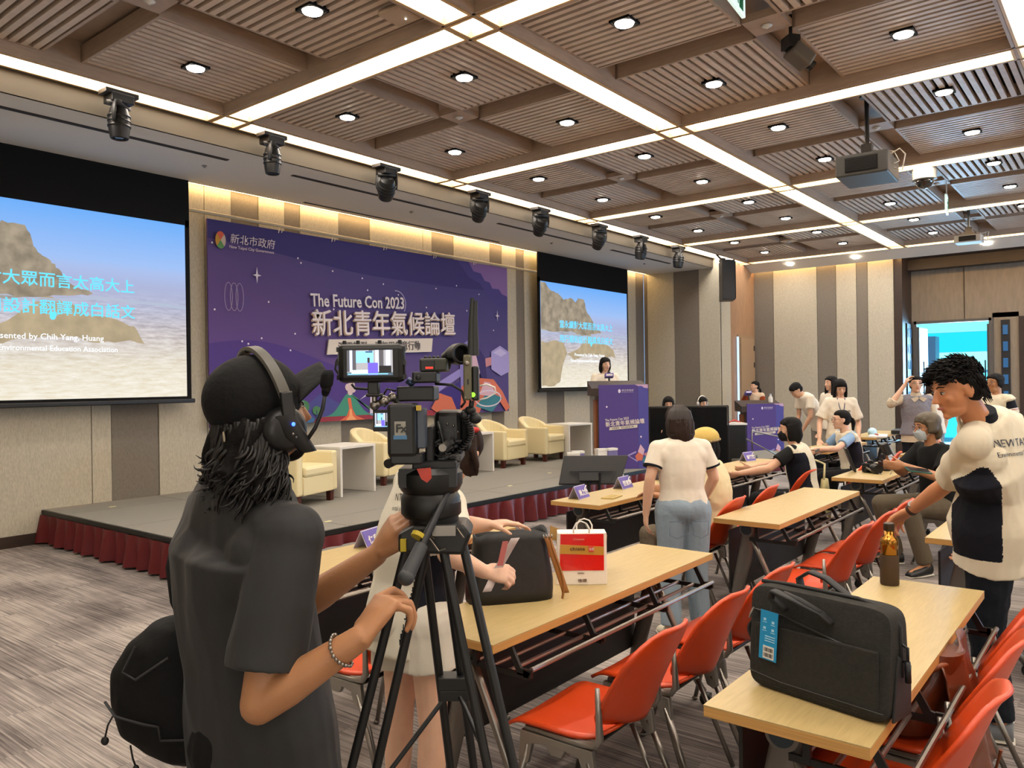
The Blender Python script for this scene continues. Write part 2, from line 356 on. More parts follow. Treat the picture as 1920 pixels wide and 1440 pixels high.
# slat panels: four to a coffer, slats turned by a quarter from one to the next
PS=(GP-BW-.30)/2; PSY=(GQ-BW-.30)/2
NS=15
def slat_meshes():
    r={}
    for k,(L,W) in {'A':(PS,PSY),'B':(PSY,PS)}.items():
        L-=.05; pitch=(W-.05)/NS; mm=MB()
        if k=='A': mm.box((0,0,0),(L,pitch*.56,.05))
        else: mm.box((0,0,0),(pitch*.56,L,.05))
        me=mm.mesh('slat'+k); me.materials.append(M_slat); r[k]=(me,pitch)
    f=MB()
    for s in (-1,1):
        f.box((0,s*(PSY/2-.013),.05),(PS,.026,.15)); f.box((s*(PS/2-.013),0,.05),(.026,PSY,.15))
    f=f.mesh('frame'); f.materials.append(M_ceilwood)
    v=MB().box((0,0,.11),(PS-.05,PSY-.05,.01)).mesh('backing'); v.materials.append(M_void)
    return r,f,v
SL,FR,BK=slat_meshes()
def put(me,name,parent,loc):
    o=bpy.data.objects.new(name,me); C.objects.link(o); o.parent=parent; o.location=loc; return o
ordi=['first','second','third','fourth','fifth','sixth','seventh','eighth','ninth','tenth','eleventh','twelfth','thirteenth','fourteenth']
def downlight(x,y,label):
    t=empty('downlight',(x,y,ZP-.034),label=label,cat='ceiling light',group='recessed downlights in the slatted ceiling')
    mm=MB(); s=.083
    for a,b,c,d in ((0,s,2*s+.012,.012),(0,-s,2*s+.012,.012),(s,0,.012,2*s),(-s,0,.012,2*s)): mm.box((a,b,.0),(c,d,.022))
    mm.box((0,0,.022),(2*s,2*s,.01)); mm.build('frame',M_blackm,t)
    MB().lathe([(.078,.010),(.084,-.006),(.078,-.010),(.074,.004)]).build('bezel',M_steel,t,smooth=True)
    MB().lathe([(.077,.002),(.072,-.018),(.04,-.026),(.001,-.028)]).build('lens',M_lamp,t,smooth=True)
for j in range(4):
    for i in range(-1,5):
        x0=GX+(i-1)*GP if i>=0 else X0-.4; x0=GX+(i-1)*GP; y0=GY-j*GQ
        if x0<-1.5: continue
        cof=empty('ceiling_coffer',(0,0,0),kind='structure')
        cx,cy=x0+GP/2,y0-GQ/2
        MB().box((cx,cy,ZP+.02),(.3,.3,.06)).build('centre_plate',M_ceilwood,cof)
        MB().lathe([(.035,0),(.045,-.006),(.02,-.02),(.006,-.03)],c=(cx,cy,ZP-.01),n=12).build('sprinkler',M_white,cof,smooth=True)
        for a in (0,1):
            for b in (0,1):
                px=cx+(a-.5)*(PS+.30); py=cy-(b-.5)*(PSY+.30)
                k='B' if a==b else 'A'
                pn=put(FR,'slat_panel',cof,(px,py,ZP))
                put(BK,'slat_backing',pn,(0,0,0))
                me,pitch=SL[k]; far=px>13.2 and False
                for q in range(NS):
                    off=(q-(NS-1)/2)*pitch
                    put(me,'slat',pn,(0,off,.0) if k=='A' else (off,0,.0))
                rr,cc=2*j+b,2*(i+0)+a
                # downlight sits at the panel centre
                if y0-GQ*(.25+.5*b)>-3.5:
                    lab='recessed downlight, %s row from the stage, %s from the left'%(ordi[2*j+b],ordi[max(0,2*i+a)])
                    downlight(px,py,lab)
# ------------------------------------------------------------------ white ceiling over the stage, fascia, slots
FY=7.50
wc=empty('ceiling_border',(0,0,0),kind='structure')
MB().box(((X0+17)/2,(FY+9.12)/2,4.21),(17-X0,9.12-FY,.08)).build('plaster_panel',M_ceil,wc)
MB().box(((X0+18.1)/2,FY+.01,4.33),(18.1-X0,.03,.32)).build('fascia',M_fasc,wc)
MB().box(((X0+16.7)/2,9.2,4.2),(16.7-X0,.04,.01)).build('cove_light',M_cove,wc)
MB().box(((X0+17)/2,9.3,4.5),(17-X0,.5,.05)).build('cove_top',M_ceil,wc)
for x0,x1,y in ((2.63,4.9,7.9),(5.75,9.0,7.9),(9.6,12.4,7.9),(13.0,15.4,7.9),(6.7,10.9,8.95)):
    MB().box(((x0+x1)/2,y,4.168),(x1-x0,.06 if y<8 else .035,.012)).build('air_slot',mat('slot','#3a3533',.8),wc)
for x,y in ((4.85,8.3),(8.1,8.3),(11.6,8.3),(15.0,8.3)):
    MB().lathe([(.02,0),(.03,-.004),(.012,-.02),(.004,-.03)],c=(x,y,4.17),n=10).build('sprinkler',M_steel,wc)
# sloping soffit along the back wall with a cove behind it
wb=empty('ceiling_border',(0,0,0),kind='structure')
MB().prism([(18.16,4.40),(18.60,4.22),(18.60,4.30),(18.16,4.5)],FY-(-3),o=(0,-3.0,0),ax=(1,0,0),ay=(0,0,1)).build('plaster_panel',M_ceil,wb)
MB().box((18.68,(4.22+7.4)/2,4.33),(.04,3.1,.01)).build('cove_light',M_cove,wb)
MB().box((18.62,1.2,4.25),(.03,5.9,.012)).build('cove_light',M_cove,wb)
for y in (6.35,4.9,2.4,1.1): MB().lathe([(.07,.0),(.06,-.01),(.001,-.012)],c=(18.38,y,4.30),n=16).build('downlight_lens',M_lamp,wb)

# ------------------------------------------------------------------ things hung from the ceiling
def moving_head(x,y,tilt,yaw,label,s=1.0,kind='head'):
    t=empty('moving_head_light',(x,y,4.36),label=label,cat='stage light',group='moving head lights on the fascia over the stage')
    MB().box((0,0,-.02),(.30*s,.16,.045)).box((0,0,-.07),(.2,.18,.08)).tube((-.1,0,.02),(-.1,0,-.03),.02).tube((.1,0,.02),(.1,0,-.03),.02).build('base',M_black,t,bevel=.006)
    y_=empty('yoke_pivot',(0,0,0)); bpy.data.objects.remove(y_)
    R=RZ(yaw)
    yk=MB()
    for sx in (-1,1): yk.loft([(R@V((sx*.095,0,-.10)),R@V((.018,0,0)),V((0,.05,0))),(R@V((sx*.105,0,-.2)),R@V((.02,0,0)),V((0,.045,0))),(R@V((sx*.105,0,-.285)),R@V((.018,0,0)),V((0,.03,0)))],10)
    yk.box((0,0,-.115),(.22,.12,.035),RZ(yaw))
    yk.build('yoke',mat('grey_plastic','#343433',.5),t,smooth=True)
    M=R@RX(tilt); hd=MB(); c=V((0,0,-.26))
    pr_=[(.03,.13),(.075,.11),(.092,.04),(.095,-.02),(.088,-.1),(.078,-.16),(.07,-.165),(.062,-.15),(.01,-.148)]
    hd.lathe([(r*s,z) for r,z in pr_],c=c,n=20,M=M)
    for k in range(3): hd.lathe([(.097*s,.05-.045*k),(.101*s,.04-.045*k),(.097*s,.03-.045*k)],c=c,n=20,M=M)
    hd.build('head',M_black,t,smooth='auto')
    MB().lathe([(.058*s,-.151),(.03*s,-.158),(.001,-.16)],c=c,n=16,M=M).build('lens',mat('lens_glass','#1a1a20',.1),t,smooth=True)
ML=[(3.43,'leftmost moving head spotlight over the stage, pointing straight down'),(5.06,'second moving head spotlight from the left, pointing straight down'),
 (6.71,'third moving head spotlight from the left, tilted with ribbed black housing'),(8.47,'fourth moving head spotlight from the left, tilted towards the stage'),
 (9.92,'fifth moving head spotlight from the left, left of the right screen'),(11.63,'sixth moving head spotlight from the left, above the left edge of right screen'),
 (13.08,'seventh moving head spotlight, above the middle of the right screen'),(14.61,'rightmost moving head spotlight, nearest the wall loudspeaker')]
for i,(x,l) in enumerate(ML): moving_head(x,7.30,(0,0,.9,.9,.85,.8,.15,.1)[i],(.7,.7,-.6,-.6,-.6,-.5,.5,.5)[i],l,(1.0,.95,1.15,1.1,1.1,1.1,1.15,1.15)[i])
def projector(x,y,z,yaw,d,col,label,top):
    t=empty('projector',(x,y,z),yaw,label,'projector')
    M_b=mat('proj_body_'+col,col,.5)
    MB().box((0,0,0),d).build('body',M_b,t,bevel=.015)
    MB().box((0,-d[1]/2-.004,0),(d[0]*.62,.012,d[2]*.66)).build('vent_panel',M_blackm,t)
    g=MB()
    for k in range(9): g.box((0,-d[1]/2-.012,(k-4)*d[2]*.066),(d[0]*.58,.008,.006))
    g.build('grille',M_black,t)
    MB().lathe([(.05,0),(.055,.05),(.05,.06),(.04,.05)],c=(d[0]*.22,d[1]/2,0),M=RX(-PI/2),n=18).build('lens',M_black,t,smooth='auto')
    MB().tube((0,0,d[2]/2),(0,0,top-z),.022).box((0,0,d[2]/2+.03),(.2,.16,.05)).box((0,0,d[2]/2+.1),(.1,.1,.1)).lathe([(.07,0),(.07,.02)],c=(0,0,top-z-.02),n=16).build('ceiling_mount',M_dark if col!='#b5b3ad' else M_steel,t)
    MB().pipe([(d[0]*.4,-.02,d[2]*.5),(d[0]*.62,0,d[2]*.75),(d[0]*.72,0,.1),(d[0]*.66,0,-.06),(d[0]*.5,0,-.02)],.007).pipe([(.05,0,d[2]*.9),(.25,.03,d[2]*.7),(d[0]*.6,.02,d[2]*.2),(d[0]*.5,0,.02)],.006).build('cable',M_white,t,smooth=True)
projector(8.80,2.22,3.83,-PI/2+.05,(.50,.60,.22),'#2f2f2c','large black projector hanging on a pole from the slatted ceiling',4.6)
projector(15.9,2.35,4.06,-PI/2,(.42,.34,.13),'#b5b3ad','small white projector hanging further back near the last light strip',4.6)
# wall speaker
t=empty('loudspeaker',(16.35,7.02,3.80),.55,'black loudspeaker hung high beside the service door','loudspeaker')
MB().prism([(-.22,-.14),(.22,-.14),(.27,.14),(-.27,.14)],.86,o=(0,0,.43),ax=(1,0,0),ay=(0,1,0)).build('cabinet',M_black,t,bevel=.012)
MB().box((0,-.146,0),(.41,.012,.80)).build('grille',mat('speaker_grille','#0a0a0a',.95,bump=.6,bscale=900),t)
MB().box((0,-.156,.0),(.07,.006,.014)).build('badge',M_steel,t)
MB().box((0,.1,.46),(.3,.1,.04)).tube((0,.1,.45),(0,.25,.62),.02).build('bracket',M_dark,t)
# dome camera, exit signs, wifi point, spot camera
t=empty('dome_camera',(11.5,2.2,4.42),0,'grey dome security camera under the ceiling beside the big projector','security camera')
MB().lathe([(.05,.1),(.06,.02),(.13,0),(.15,-.06),(.14,-.16),(.15,-.18),(.12,-.19)],n=24).build('housing',mat('cam_grey','#8f8b80',.5),t,smooth='auto')
MB().lathe([(.115,-.185),(.11,-.22),(.08,-.27),(.04,-.292),(.001,-.3)],n=24).build('dome',mat('dome_black','#16130f',.08,coat=1),t,smooth=True)
M_ex=mat('exit_green','#0b7a4a',.5); M_exw=mat('exit_white','#d8efe8',.5,emit='#cfe9e4',es=.35)
def exit_sign(x,y,z,yaw,label,blue):
    t=empty('exit_sign',(x,y,z),yaw,label,'exit sign')
    MB().box((0,0,.0),(.40,.03,.24)).build('panel',M_exw,t,bevel=.006)
    MB().tube((0,0,.12),(0,0,4.6-z),.008).box((0,0,.13),(.3,.03,.03)).build('hanger',M_white,t)
    for s in (-1,1):   # running figure in a doorway, on both faces
        g=MB(); yy=s*.0165
        g.ell((-.05,yy,.065),(.018,.002,.018),n=10,m=6)
        for a,b,wd in (((-.045,.045),(-.03,-.01),.016),((-.03,-.01),(-.005,-.045),.012),((-.005,-.045),(.02,-.08),.01),((-.03,-.01),(-.07,-.03),.012),((-.07,-.03),(-.1,-.07),.01),((-.045,.04),(-.01,.02),.009),((-.045,.04),(-.085,.015),.009)):
            g.pipe([(a[0],yy,a[1]),(b[0],yy,b[1])],[wd*.5,wd*.4],n=6)
        g.box((.09,yy,.0),(.09,.003,.19)).box((-.15,yy,0),(.05,.003,.02)); g.build('pictogram',M_ex,t)
exit_sign(13.0,2.2,4.16,.12,'small exit sign hanging under the ceiling between the projectors',1)
exit_sign(5.50,2.27,4.46,.10,'green and white exit sign cut by the top edge of the picture',0)
t=empty('wifi_point',(4.15,4.35,4.44),.1,'cream rounded access point on the slats beside the light crossing','wifi point')
MB().box((0,0,0),(.24,.24,.045)).build('shell',mat('ap_cream','#b09a82',.5),t,bevel=.02); MB().ell((.04,-.03,-.024),.005,n=8,m=6).build('status_light',M_lamp,t)
t=empty('ceiling_camera',(6.45,2.2,4.36),.9,'small black and grey camera on a bracket near the exit sign','camera')
MB().tube((0,0,.25),(0,0,.06),.015).box((0,0,.02),(.13,.1,.1)).build('bracket',M_black,t,bevel=.01)
MB().box((0,-.08,-.08),(.16,.2,.12),RX(.6)).build('body',mat('cam_body_grey','#5b554d',.5),t,bevel=.02)
MB().lathe([(.04,0),(.045,.03),(.03,.035)],c=(0,-.17,-.14),M=RX(2.1),n=16).build('lens',M_black,t)
# ------------------------------------------------------------------ stage: deck platforms, skirt, step
SX,SYF,SZ=3.47,5.70,.36
SXE=11.9
st=empty('stage_platform',(0,0,0),label='low grey carpeted stage with a gathered dark red skirt',cat='stage')
xs=[SX,4.72,7.16,9.6,SXE]; ys=[SYF,6.22,7.44,8.66,WY-.01]
for a,b in zip(xs[:-1],xs[1:]):
    for c,d in zip(ys[:-1],ys[1:]):
        MB().box((0,0,0),(b-a-.012,d-c-.012,.05)).build('deck_board',M_deck,st,loc=((a+b)/2,(c+d)/2,SZ-.025),bevel=.004)
MB().box(((SX+SXE)/2,SYF+.0,SZ-.03),(SXE-SX,.02,.05)).box((SX,(SYF+WY)/2,SZ-.03),(.02,WY-SYF,.05)).build('deck_edge',M_black,st)
MB().box(((SX+SXE)/2,(SYF+WY)/2+.1,SZ/2-.04),(SXE-SX-.3,WY-SYF-.3,SZ-.1)).build('deck_frame',M_void,st)
def skirt(a,b,z,parent,bot=.01):
    a,b=V(a),V(b); L=(b-a).length; d=(b-a)/L; nrm=V((d.y,-d.x,0)); n=int(L/.022); rnd=random.Random(3)
    ph=[rnd.uniform(.7,1.3) for _ in range(n+2)]; acc=0; pos=[]
    for i in range(n+1): acc+=ph[i]*.62; pos.append(acc)
    def fn(u,v):
        i=int(round(u*n)); amp=.006+.035*v**.8; q=math.sin(pos[i])*amp+math.sin(pos[i]*.43+1)*amp*.6
        return a+d*(u*L)+nrm*(q+.012*v)+V((0,0,z-.05-(z-.05-bot-abs(math.sin(pos[i]*.5))*.012)*v))
    return MB().grid(fn,n,7).build('skirt',M_skirt,parent,smooth=True,fix=False)
skirt((SX-.02,WY-.02,0),(SX-.02,SYF-.02,0),SZ,st); skirt((SX-.02,SYF-.03,0),(SXE,SYF-.03,0),SZ,st); skirt((SXE+.02,SYF,0),(SXE+.02,WY,0),SZ,st)
sp=empty('stage_step',(0,0,0),label='low carpeted step in front of the stage with black handrails',cat='step')
MB().box((0,0,0),(1.9,.55,.04)).build('tread',M_deck,sp,loc=(4.35,5.40,.19),bevel=.004)
MB().box((4.35,5.125,.17),(1.9,.015,.045)).build('nosing',M_black,sp)
skirt((3.4,5.13,0),(5.3,5.13,0),.20,sp); skirt((5.3,5.13,0),(5.3,5.68,0),.20,sp)
for x in (5.22,3.5):
    MB().pipe([(x,5.62,.2),(x,5.62,.44),(x,5.60,.50),(x,5.55,.525),(x,5.49,.515),(x,5.44,.47),(x-.0,5.0,.1),(x,4.93,.02)],.014,10).build('handrail',M_black,sp,smooth=True)
# low ramp with rails beside the second podium
rp=empty('ramp',(14.4,5.6,0),-.25,label='low dark ramp with steel handrails beside the second podium',cat='ramp')
MB().box((0,0,.12),(1.9,1.1,.24)).build('ramp_body',M_deck,rp,bevel=.01)
MB().box((0,-.56,.12),(1.9,.02,.23)).build('skirting',M_skirt,rp)
MB().pipe([(-.9,-.5,.24),(-.9,-.5,.75),(.2,-.5,.55),(.9,-.55,.05)],.015).pipe([(-.6,-.1,.24),(-.6,-.1,.6),(.6,-.2,.1)],.012).build('handrail',M_steel,rp,smooth=True)
# ------------------------------------------------------------------ projection screens
def slide_mat():
    m=bpy.data.materials.new('slide_sea'); m.use_nodes=True; nt=m.node_tree; b=nt.nodes['Principled BSDF']; N=nt.nodes.new; L=nt.links.new
    b.inputs['Base Color'].default_value=(.02,.02,.02,1); b.inputs['Emission Strength'].default_value=.52; b.inputs['Roughness'].default_value=.8
    tc=N('ShaderNodeTexCoord'); sx=N('ShaderNodeSeparateXYZ'); L(tc.outputs['Object'],sx.inputs[0])
    mp=N('ShaderNodeMapping'); mp.inputs['Scale'].default_value=(2.2,1,14); L(tc.outputs['Object'],mp.inputs[0])
    n=N('ShaderNodeTexNoise'); n.inputs['Scale'].default_value=2.2; n.inputs['Detail'].default_value=7; n.inputs['Roughness'].default_value=.7; L(mp.outputs[0],n.inputs[0])
    r=N('ShaderNodeValToRGB'); e=r.color_ramp.elements
    mr=N('ShaderNodeMapRange'); mr.inputs[1].default_value=-1.04; mr.inputs[2].default_value=1.04; L(sx.outputs[2],mr.inputs[0])
    e[0].position=0; e[0].color=lin('#e3dccb'); e[1].position=1; e[1].color=lin('#63a3ea')
    for p_,c_ in ((.18,'#d9d1c0'),(.38,'#b9b3b6'),(.50,'#a9acc2'),(.62,'#9fa9cc'),(.70,'#9db2dd'),(.74,'#93b4e6')): x=e.new(p_); x.color=lin(c_)
    L(mr.outputs[0],r.inputs[0])
    mk=N('ShaderNodeMapRange'); mk.inputs[1].default_value=.25; mk.inputs[2].default_value=-.15; L(sx.outputs[2],mk.inputs[0])
    ov=N('ShaderNodeMix'); ov.data_type='RGBA'; ov.blend_type='OVERLAY'; L(mk.outputs[0],ov.inputs[0]); L(r.outputs[0],ov.inputs[6]); L(n.outputs['Fac'],ov.inputs[7])
    L(ov.outputs[2],b.inputs['Emission Color']); return m
M_sea=slide_mat()
def em2(name,c,s=.8,var=0,vs_=6):
    m=mat(name,'#050505',.8,emit=c,es=s)
    if var and 'v' not in m.keys():
        m['v']=1; nt=m.node_tree; b=nt.nodes['Principled BSDF']; tc=nt.nodes.new('ShaderNodeTexCoord'); n=nt.nodes.new('ShaderNodeTexNoise'); n.inputs['Scale'].default_value=vs_; n.inputs['Detail'].default_value=8
        r=nt.nodes.new('ShaderNodeValToRGB'); c=lin(c); r.color_ramp.elements[0].position=.35; r.color_ramp.elements[1].position=.65
        r.color_ramp.elements[0].color=(*[x*(1-var) for x in c[:3]],1); r.color_ramp.elements[1].color=(*[min(1,x*(1+var)) for x in c[:3]],1)
        nt.links.new(tc.outputs['Object'],n.inputs[0]); nt.links.new(n.outputs['Fac'],r.inputs[0]); nt.links.new(r.outputs[0],b.inputs['Emission Color'])
    return m
M_rock=em2('slide_rock','#978b78',.50,.28); M_rock2=em2('slide_rock2','#aa9a7c',.52,.12); M_cyan=em2('slide_cyan','#5cc8f6',.68); M_stx=em2('slide_white','#e6ecf2',.68)
YSC=9.03
rockA=[(-1.63,.10),(-1.63,1.02),(-1.45,1.0),(-1.3,.88),(-1.05,.84),(-.85,.72),(-.62,.78),(-.42,.70),(-.34,.80),(-.12,.78),(-.05,.6),(.02,.50),(.12,.44),(.2,.36),(.3,.22),(.55,.12),(.3,.08),(-.3,.0),(-1.0,.05)]
rockB=[(-1.63,-.12),(-1.5,-.15),(-1.2,-.1),(-.9,-.12),(-.75,-.35),(-.9,-.55),(-1.0,-.9),(-1.2,-1.0),(-1.63,-1.0)]
rockC=[(-.75,-.35),(-.3,-.22),(-.05,-.02),(.05,.08),(.2,.03),(.35,-.02),(.42,-.1),(.8,-.15),(1.0,-.22),(1.12,-.42),(.95,-.38),(.6,-.42),(.3,-.36),(-.2,-.4),(-.5,-.48)]
foam=[(-1.63,.1),(-1.3,.06),(-.6,.1),(-.2,.02),(.6,.1),(1.63,.05),(1.63,.01),(.8,.06),(-.1,-.01),(-.9,.05),(-1.63,.04)]
def screen(cx,label):
    t=empty('projection_screen',(cx,YSC,2.58),label=label,cat='projection screen')
    MB().box((0,.03,.0),(3.30,.02,2.16)).box((0,.03,1.32),(3.38,.03,.60)).box((1.665,.03,0),(.05,.03,2.2)).box((-1.665,.03,0),(.05,.03,2.2)).build('masking',M_blackm,t)
    MB().box((0,.02,-1.09),(3.46,.05,.05)).build('bottom_bar',M_black,t,bevel=.01)
    MB().box((0,.015,0),(3.26,.008,2.07)).build('picture',M_sea,t)
    for nm,pl,mt in (('rock',rockA,M_rock),('rock',rockB,M_rock2),('rock',rockC,M_rock2),('foam',foam,em2('foam','#aab4c8',.52))):
        # bumpy outline
        rnd=random.Random(len(pl)); q=[]
        for (a,b),(c,d) in zip(pl,pl[1:]+pl[:1]):
            q.append((a,b))
            if abs(a)<1.6 or abs(c)<1.6:
                for k in (1,2,3): q.append((max(-1.63,min(1.63,a+(c-a)*k/4+rnd.uniform(-.012,.012))),b+(d-b)*k/4+rnd.uniform(-.015,.015)))
        MB().prism(q,.002,o=(0,.010,0)).build('picture_'+nm,mt,t)
    R90=(PI/2,0,0)
    text('當永續對大眾而言太高大上',.166,M_cyan,t,(-1.02,.006,.17),R90,'slide_text',bold=.0016,sx=1.02)
    text('用行銷和設計翻譯成白話文',.166,M_cyan,t,(-1.02,.006,-.12),R90,'slide_text',bold=.0016,sx=1.02)
    text('Presented by Chih Yang, Huang',.088,M_stx,t,(.08,.006,-.40),R90,'slide_text',align='CENTER',sx=1.02,bold=.0004)
    text('Taiwan Environmental Education Association',.08,M_stx,t,(.08,.006,-.52),R90,'slide_text',align='CENTER',sx=1.0,bold=.0004)
    c=MB(); c.ell((.13,.004,-.16),(.03,.002,.03),n=12,m=6)
    for k in range(4): c.pipe([(.11+.017*k,.004,-.15),(.105+.018*k,.004,-.105)],.008,6)
    c.build('cursor',M_cyan,t)
screen(3.385,'large projection screen on the left with cyan writing over a rocky coast')
screen(13.88,'smaller looking projection screen on the right behind the speaker, rocky coast slide')

# ------------------------------------------------------------------ printed backdrop on a white pipe
BX0,BX1,BZ0,BZ1,BY=5.374,11.362,1.133,3.771,9.15
def banner_mat(name,stops,horizontal=.5):
    m=bpy.data.materials.new(name); m.use_nodes=True; nt=m.node_tree; b=nt.nodes['Principled BSDF']; b.inputs['Roughness'].default_value=.75; N=nt.nodes.new; L=nt.links.new
    tc=N('ShaderNodeTexCoord'); sx=N('ShaderNodeSeparateXYZ'); L(tc.outputs['Object'],sx.inputs[0])
    a=N('ShaderNodeMath'); a.operation='MULTIPLY_ADD'; L(sx.outputs[0],a.inputs[0]); a.inputs[1].default_value=horizontal; L(sx.outputs[2],a.inputs[2])
    mr=N('ShaderNodeMapRange'); mr.inputs[1].default_value=-2.5; mr.inputs[2].default_value=2.5; L(a.outputs[0],mr.inputs[0])
    r=N('ShaderNodeValToRGB'); e=r.color_ramp.elements; e[0].position=stops[0][0]; e[0].color=lin(stops[0][1]); e[1].position=stops[-1][0]; e[1].color=lin(stops[-1][1])
    for p_,c_ in stops[1:-1]: x=e.new(p_); x.color=lin(c_)
    L(mr.outputs[0],r.inputs[0]); L(r.outputs[0],b.inputs['Base Color']); return m
M_ban=banner_mat('backdrop_print',[(0,'#5a3f86'),(.35,'#54407c'),(.6,'#463d78'),(1,'#3d3a78')])
def ink(n,c): return mat('ink_'+n,c,.75)
bn=empty('backdrop_banner',((BX0+BX1)/2,BY,(BZ0+BZ1)/2),label='purple printed conference backdrop hung behind the stage armchairs',cat='banner')
BW_,BH_=BX1-BX0,BZ1-BZ0
MB().box((0,.012,0),(BW_,.024,BH_)).build('print_panel',M_ban,bn)
def bp_(pts): return [(x-(BX0+BX1)/2,z-(BZ0+BZ1)/2) for x,z in pts]
LAY=[0]
def art(name,pts,m,raw=False):
    LAY[0]+=1
    q=pts if raw else bp_(pts); q=[(max(-BW_/2,min(BW_/2,x)),max(-BH_/2,min(BH_/2,z))) for x,z in q]
    return MB().prism(q,.0006,o=(0,-.0006*LAY[0]-.001,0)).build(name,m,bn,fix=False)
def wave(x0,x1,f,n=24): return [(x0+(x1-x0)*i/n,f(i/n)) for i in range(n+1)]
art('sky_band',wave(5.374,11.362,lambda t:3.42+.12*math.sin(t*5+2)-.45*max(0,t-.6))+[(11.362,3.771),(5.374,3.771)],ink('band','#3f3a72'))
art('sky_band',wave(5.374,8.6,lambda t:2.2-.5*t*t+.08*math.sin(t*7))+[(8.6,1.133),(5.374,1.133)],ink('band2','#4f3d82'))
art('cloud',[(10.3,3.771),(10.42,3.62),(10.62,3.60),(10.72,3.48),(10.86,3.46),(10.93,3.36),(11.12,3.36),(11.2,3.28),(11.362,3.24),(11.362,3.771)],ink('cloud','#80649b'))
art('cloud',[(10.0,3.771),(10.3,3.5),(10.6,3.42),(10.8,3.2),(11.1,3.05),(11.362,3.0),(11.362,3.24),(11.2,3.28),(11.12,3.36),(10.93,3.36),(10.86,3.46),(10.72,3.48),(10.62,3.6),(10.42,3.62),(10.3,3.771)],ink('cloud2','#48427f'))
art('hill',[(6.6,1.133),(6.8,1.35),(7.1,1.55),(7.35,1.42),(7.6,1.3),(7.6,1.133)],ink('hill_far','#4b4c8a'))
art('ground',wave(6.95,9.9,lambda t:1.19+.05*math.sin(t*3.1))+[(9.9,1.133),(6.95,1.133)],ink('red','#933a48'))
art('ground',[(6.5,1.133),(6.5,1.3),(6.75,1.28),(7.0,1.18),(6.95,1.133)],ink('blue_g','#436c9c'))
art('volcano',wave(7.08,8.2,lambda t:1.2+.34*math.exp(-((t-.47)/.2)**2)+.0*t),ink('green','#458a78'))
art('volcano',wave(7.64,8.2,lambda t:1.2+.30*math.exp(-(t*1.9)**2)),ink('green2','#4b7c5b'))
art('lava',[(7.57,1.46),(7.60,1.3),(7.55,1.2),(7.42,1.133),(7.9,1.133),(7.72,1.2),(7.66,1.3),(7.63,1.46)],ink('lava','#d06a4c'))
art('lava',[(7.61,1.3),(7.6,1.2),(7.53,1.133),(7.74,1.133),(7.66,1.2),(7.64,1.3)],ink('lava2','#e6a070'))
for x,z,r in ((7.62,1.55,.05),(7.58,1.62,.055),(7.65,1.65,.06),(7.62,1.72,.05),(7.70,1.74,.05),(7.74,1.8,.04),(7.68,1.58,.04)):
    art('smoke',[(x+r*math.cos(a*PI/7),z+r*math.sin(a*PI/7)) for a in range(14)],ink('smoke','#cdb8ba'))
art('pond',[(8.15+.17*math.cos(a*PI/8),1.21+.035*math.sin(a*PI/8)) for a in range(16)],ink('pond','#6a9bb4'))
def turbine(x,z,h,s,rot):
    art('turbine_mast',[(x-.012*s,z+h),(x+.012*s,z+h),(x+.03*s,z),(x-.03*s,z)],ink('white','#cdc6d8'))
    for k in range(3):
        a=rot+k*2*PI/3; dx,dz=math.cos(a),math.sin(a); L=.26*s
        art('turbine_blade',[(x-dz*.012,z+h+dx*.012),(x+dx*L*.3-dz*.022*s,z+h+dz*L*.3+dx*.022*s),(x+dx*L,z+h+dz*L),(x+dz*.012,z+h-dx*.012)],ink('white','#cdc6d8'))
turbine(8.02,1.22,.34,1,PI/2); turbine(8.5,1.2,.22,.8,PI/2+.5)
for x,z,r in ((6.78,1.36,.10),(7.0,1.30,.07)):
    art('tree_crown',[(x+r*math.cos(a*PI/8),z+r*.9*math.sin(a*PI/8)) for a in range(16)],ink('tree','#4b7a55')); art('tree_trunk',[(x-.01,z-.15),(x+.01,z-.15),(x+.008,z),(x-.008,z)],ink('trunk','#3a4a70'))
# buildings, figure and tablet at the right
art('building',[(9.3,1.6),(10.35,2.05),(10.4,1.95),(9.45,1.5)],ink('lilac','#8f86c8')); art('building',[(9.3,1.6),(9.45,1.5),(10.2,1.75),(10.15,1.2),(9.4,1.3)],ink('deep','#3c3480'))
art('person_print',[(9.3,1.25),(9.5,1.5),(9.8,1.42),(9.95,1.15),(9.5,1.15)],ink('coral','#c8705c'))
art('building',[(10.0,2.3),(10.28,2.42),(10.35,2.36),(10.35,1.2),(10.05,1.2)],ink('lilac2','#7f78b8'))
art('cube_print',[(10.85,2.22),(11.1,2.33),(11.362,2.22),(11.362,1.86),(11.12,1.78),(10.85,1.9)],ink('lilac3','#9a93cc')); art('cube_print',[(10.9,2.2),(11.1,2.28),(11.3,2.2),(11.12,2.13)],ink('lilac4','#b3acd8'))
art('arm_print',[(10.62,2.08),(10.85,2.12),(10.85,1.98),(10.64,1.92)],ink('coral2','#b8808a'))
art('person_print',[(10.3,2.28),(10.45,2.25),(10.62,2.1),(10.62,1.95),(10.5,1.78),(10.38,1.82),(10.3,1.95)],ink('facep','#c9a9bd')); art('hair_print',[(10.36,2.3),(10.5,2.28),(10.68,2.1),(10.72,1.7),(10.6,1.62),(10.52,1.9),(10.45,2.1)],ink('navyp','#3a3468'))
art('person_print',[(10.0,1.2),(10.05,1.6),(10.4,1.75),(10.9,1.72),(11.15,1.5),(11.362,1.2),(11.25,1.133),(11.0,1.4),(10.7,1.45),(10.5,1.133),(10.0,1.133)],ink('coral','#c8705c'))
art('tablet_print',[(10.4,1.25),(10.75,1.5),(11.15,1.38),(10.85,1.12)],ink('teal','#3f7d8e')); art('hand_print',[(10.5,1.45),(10.65,1.68),(10.8,1.66),(10.95,1.48),(10.8,1.42)],ink('facep','#c9a9bd'))
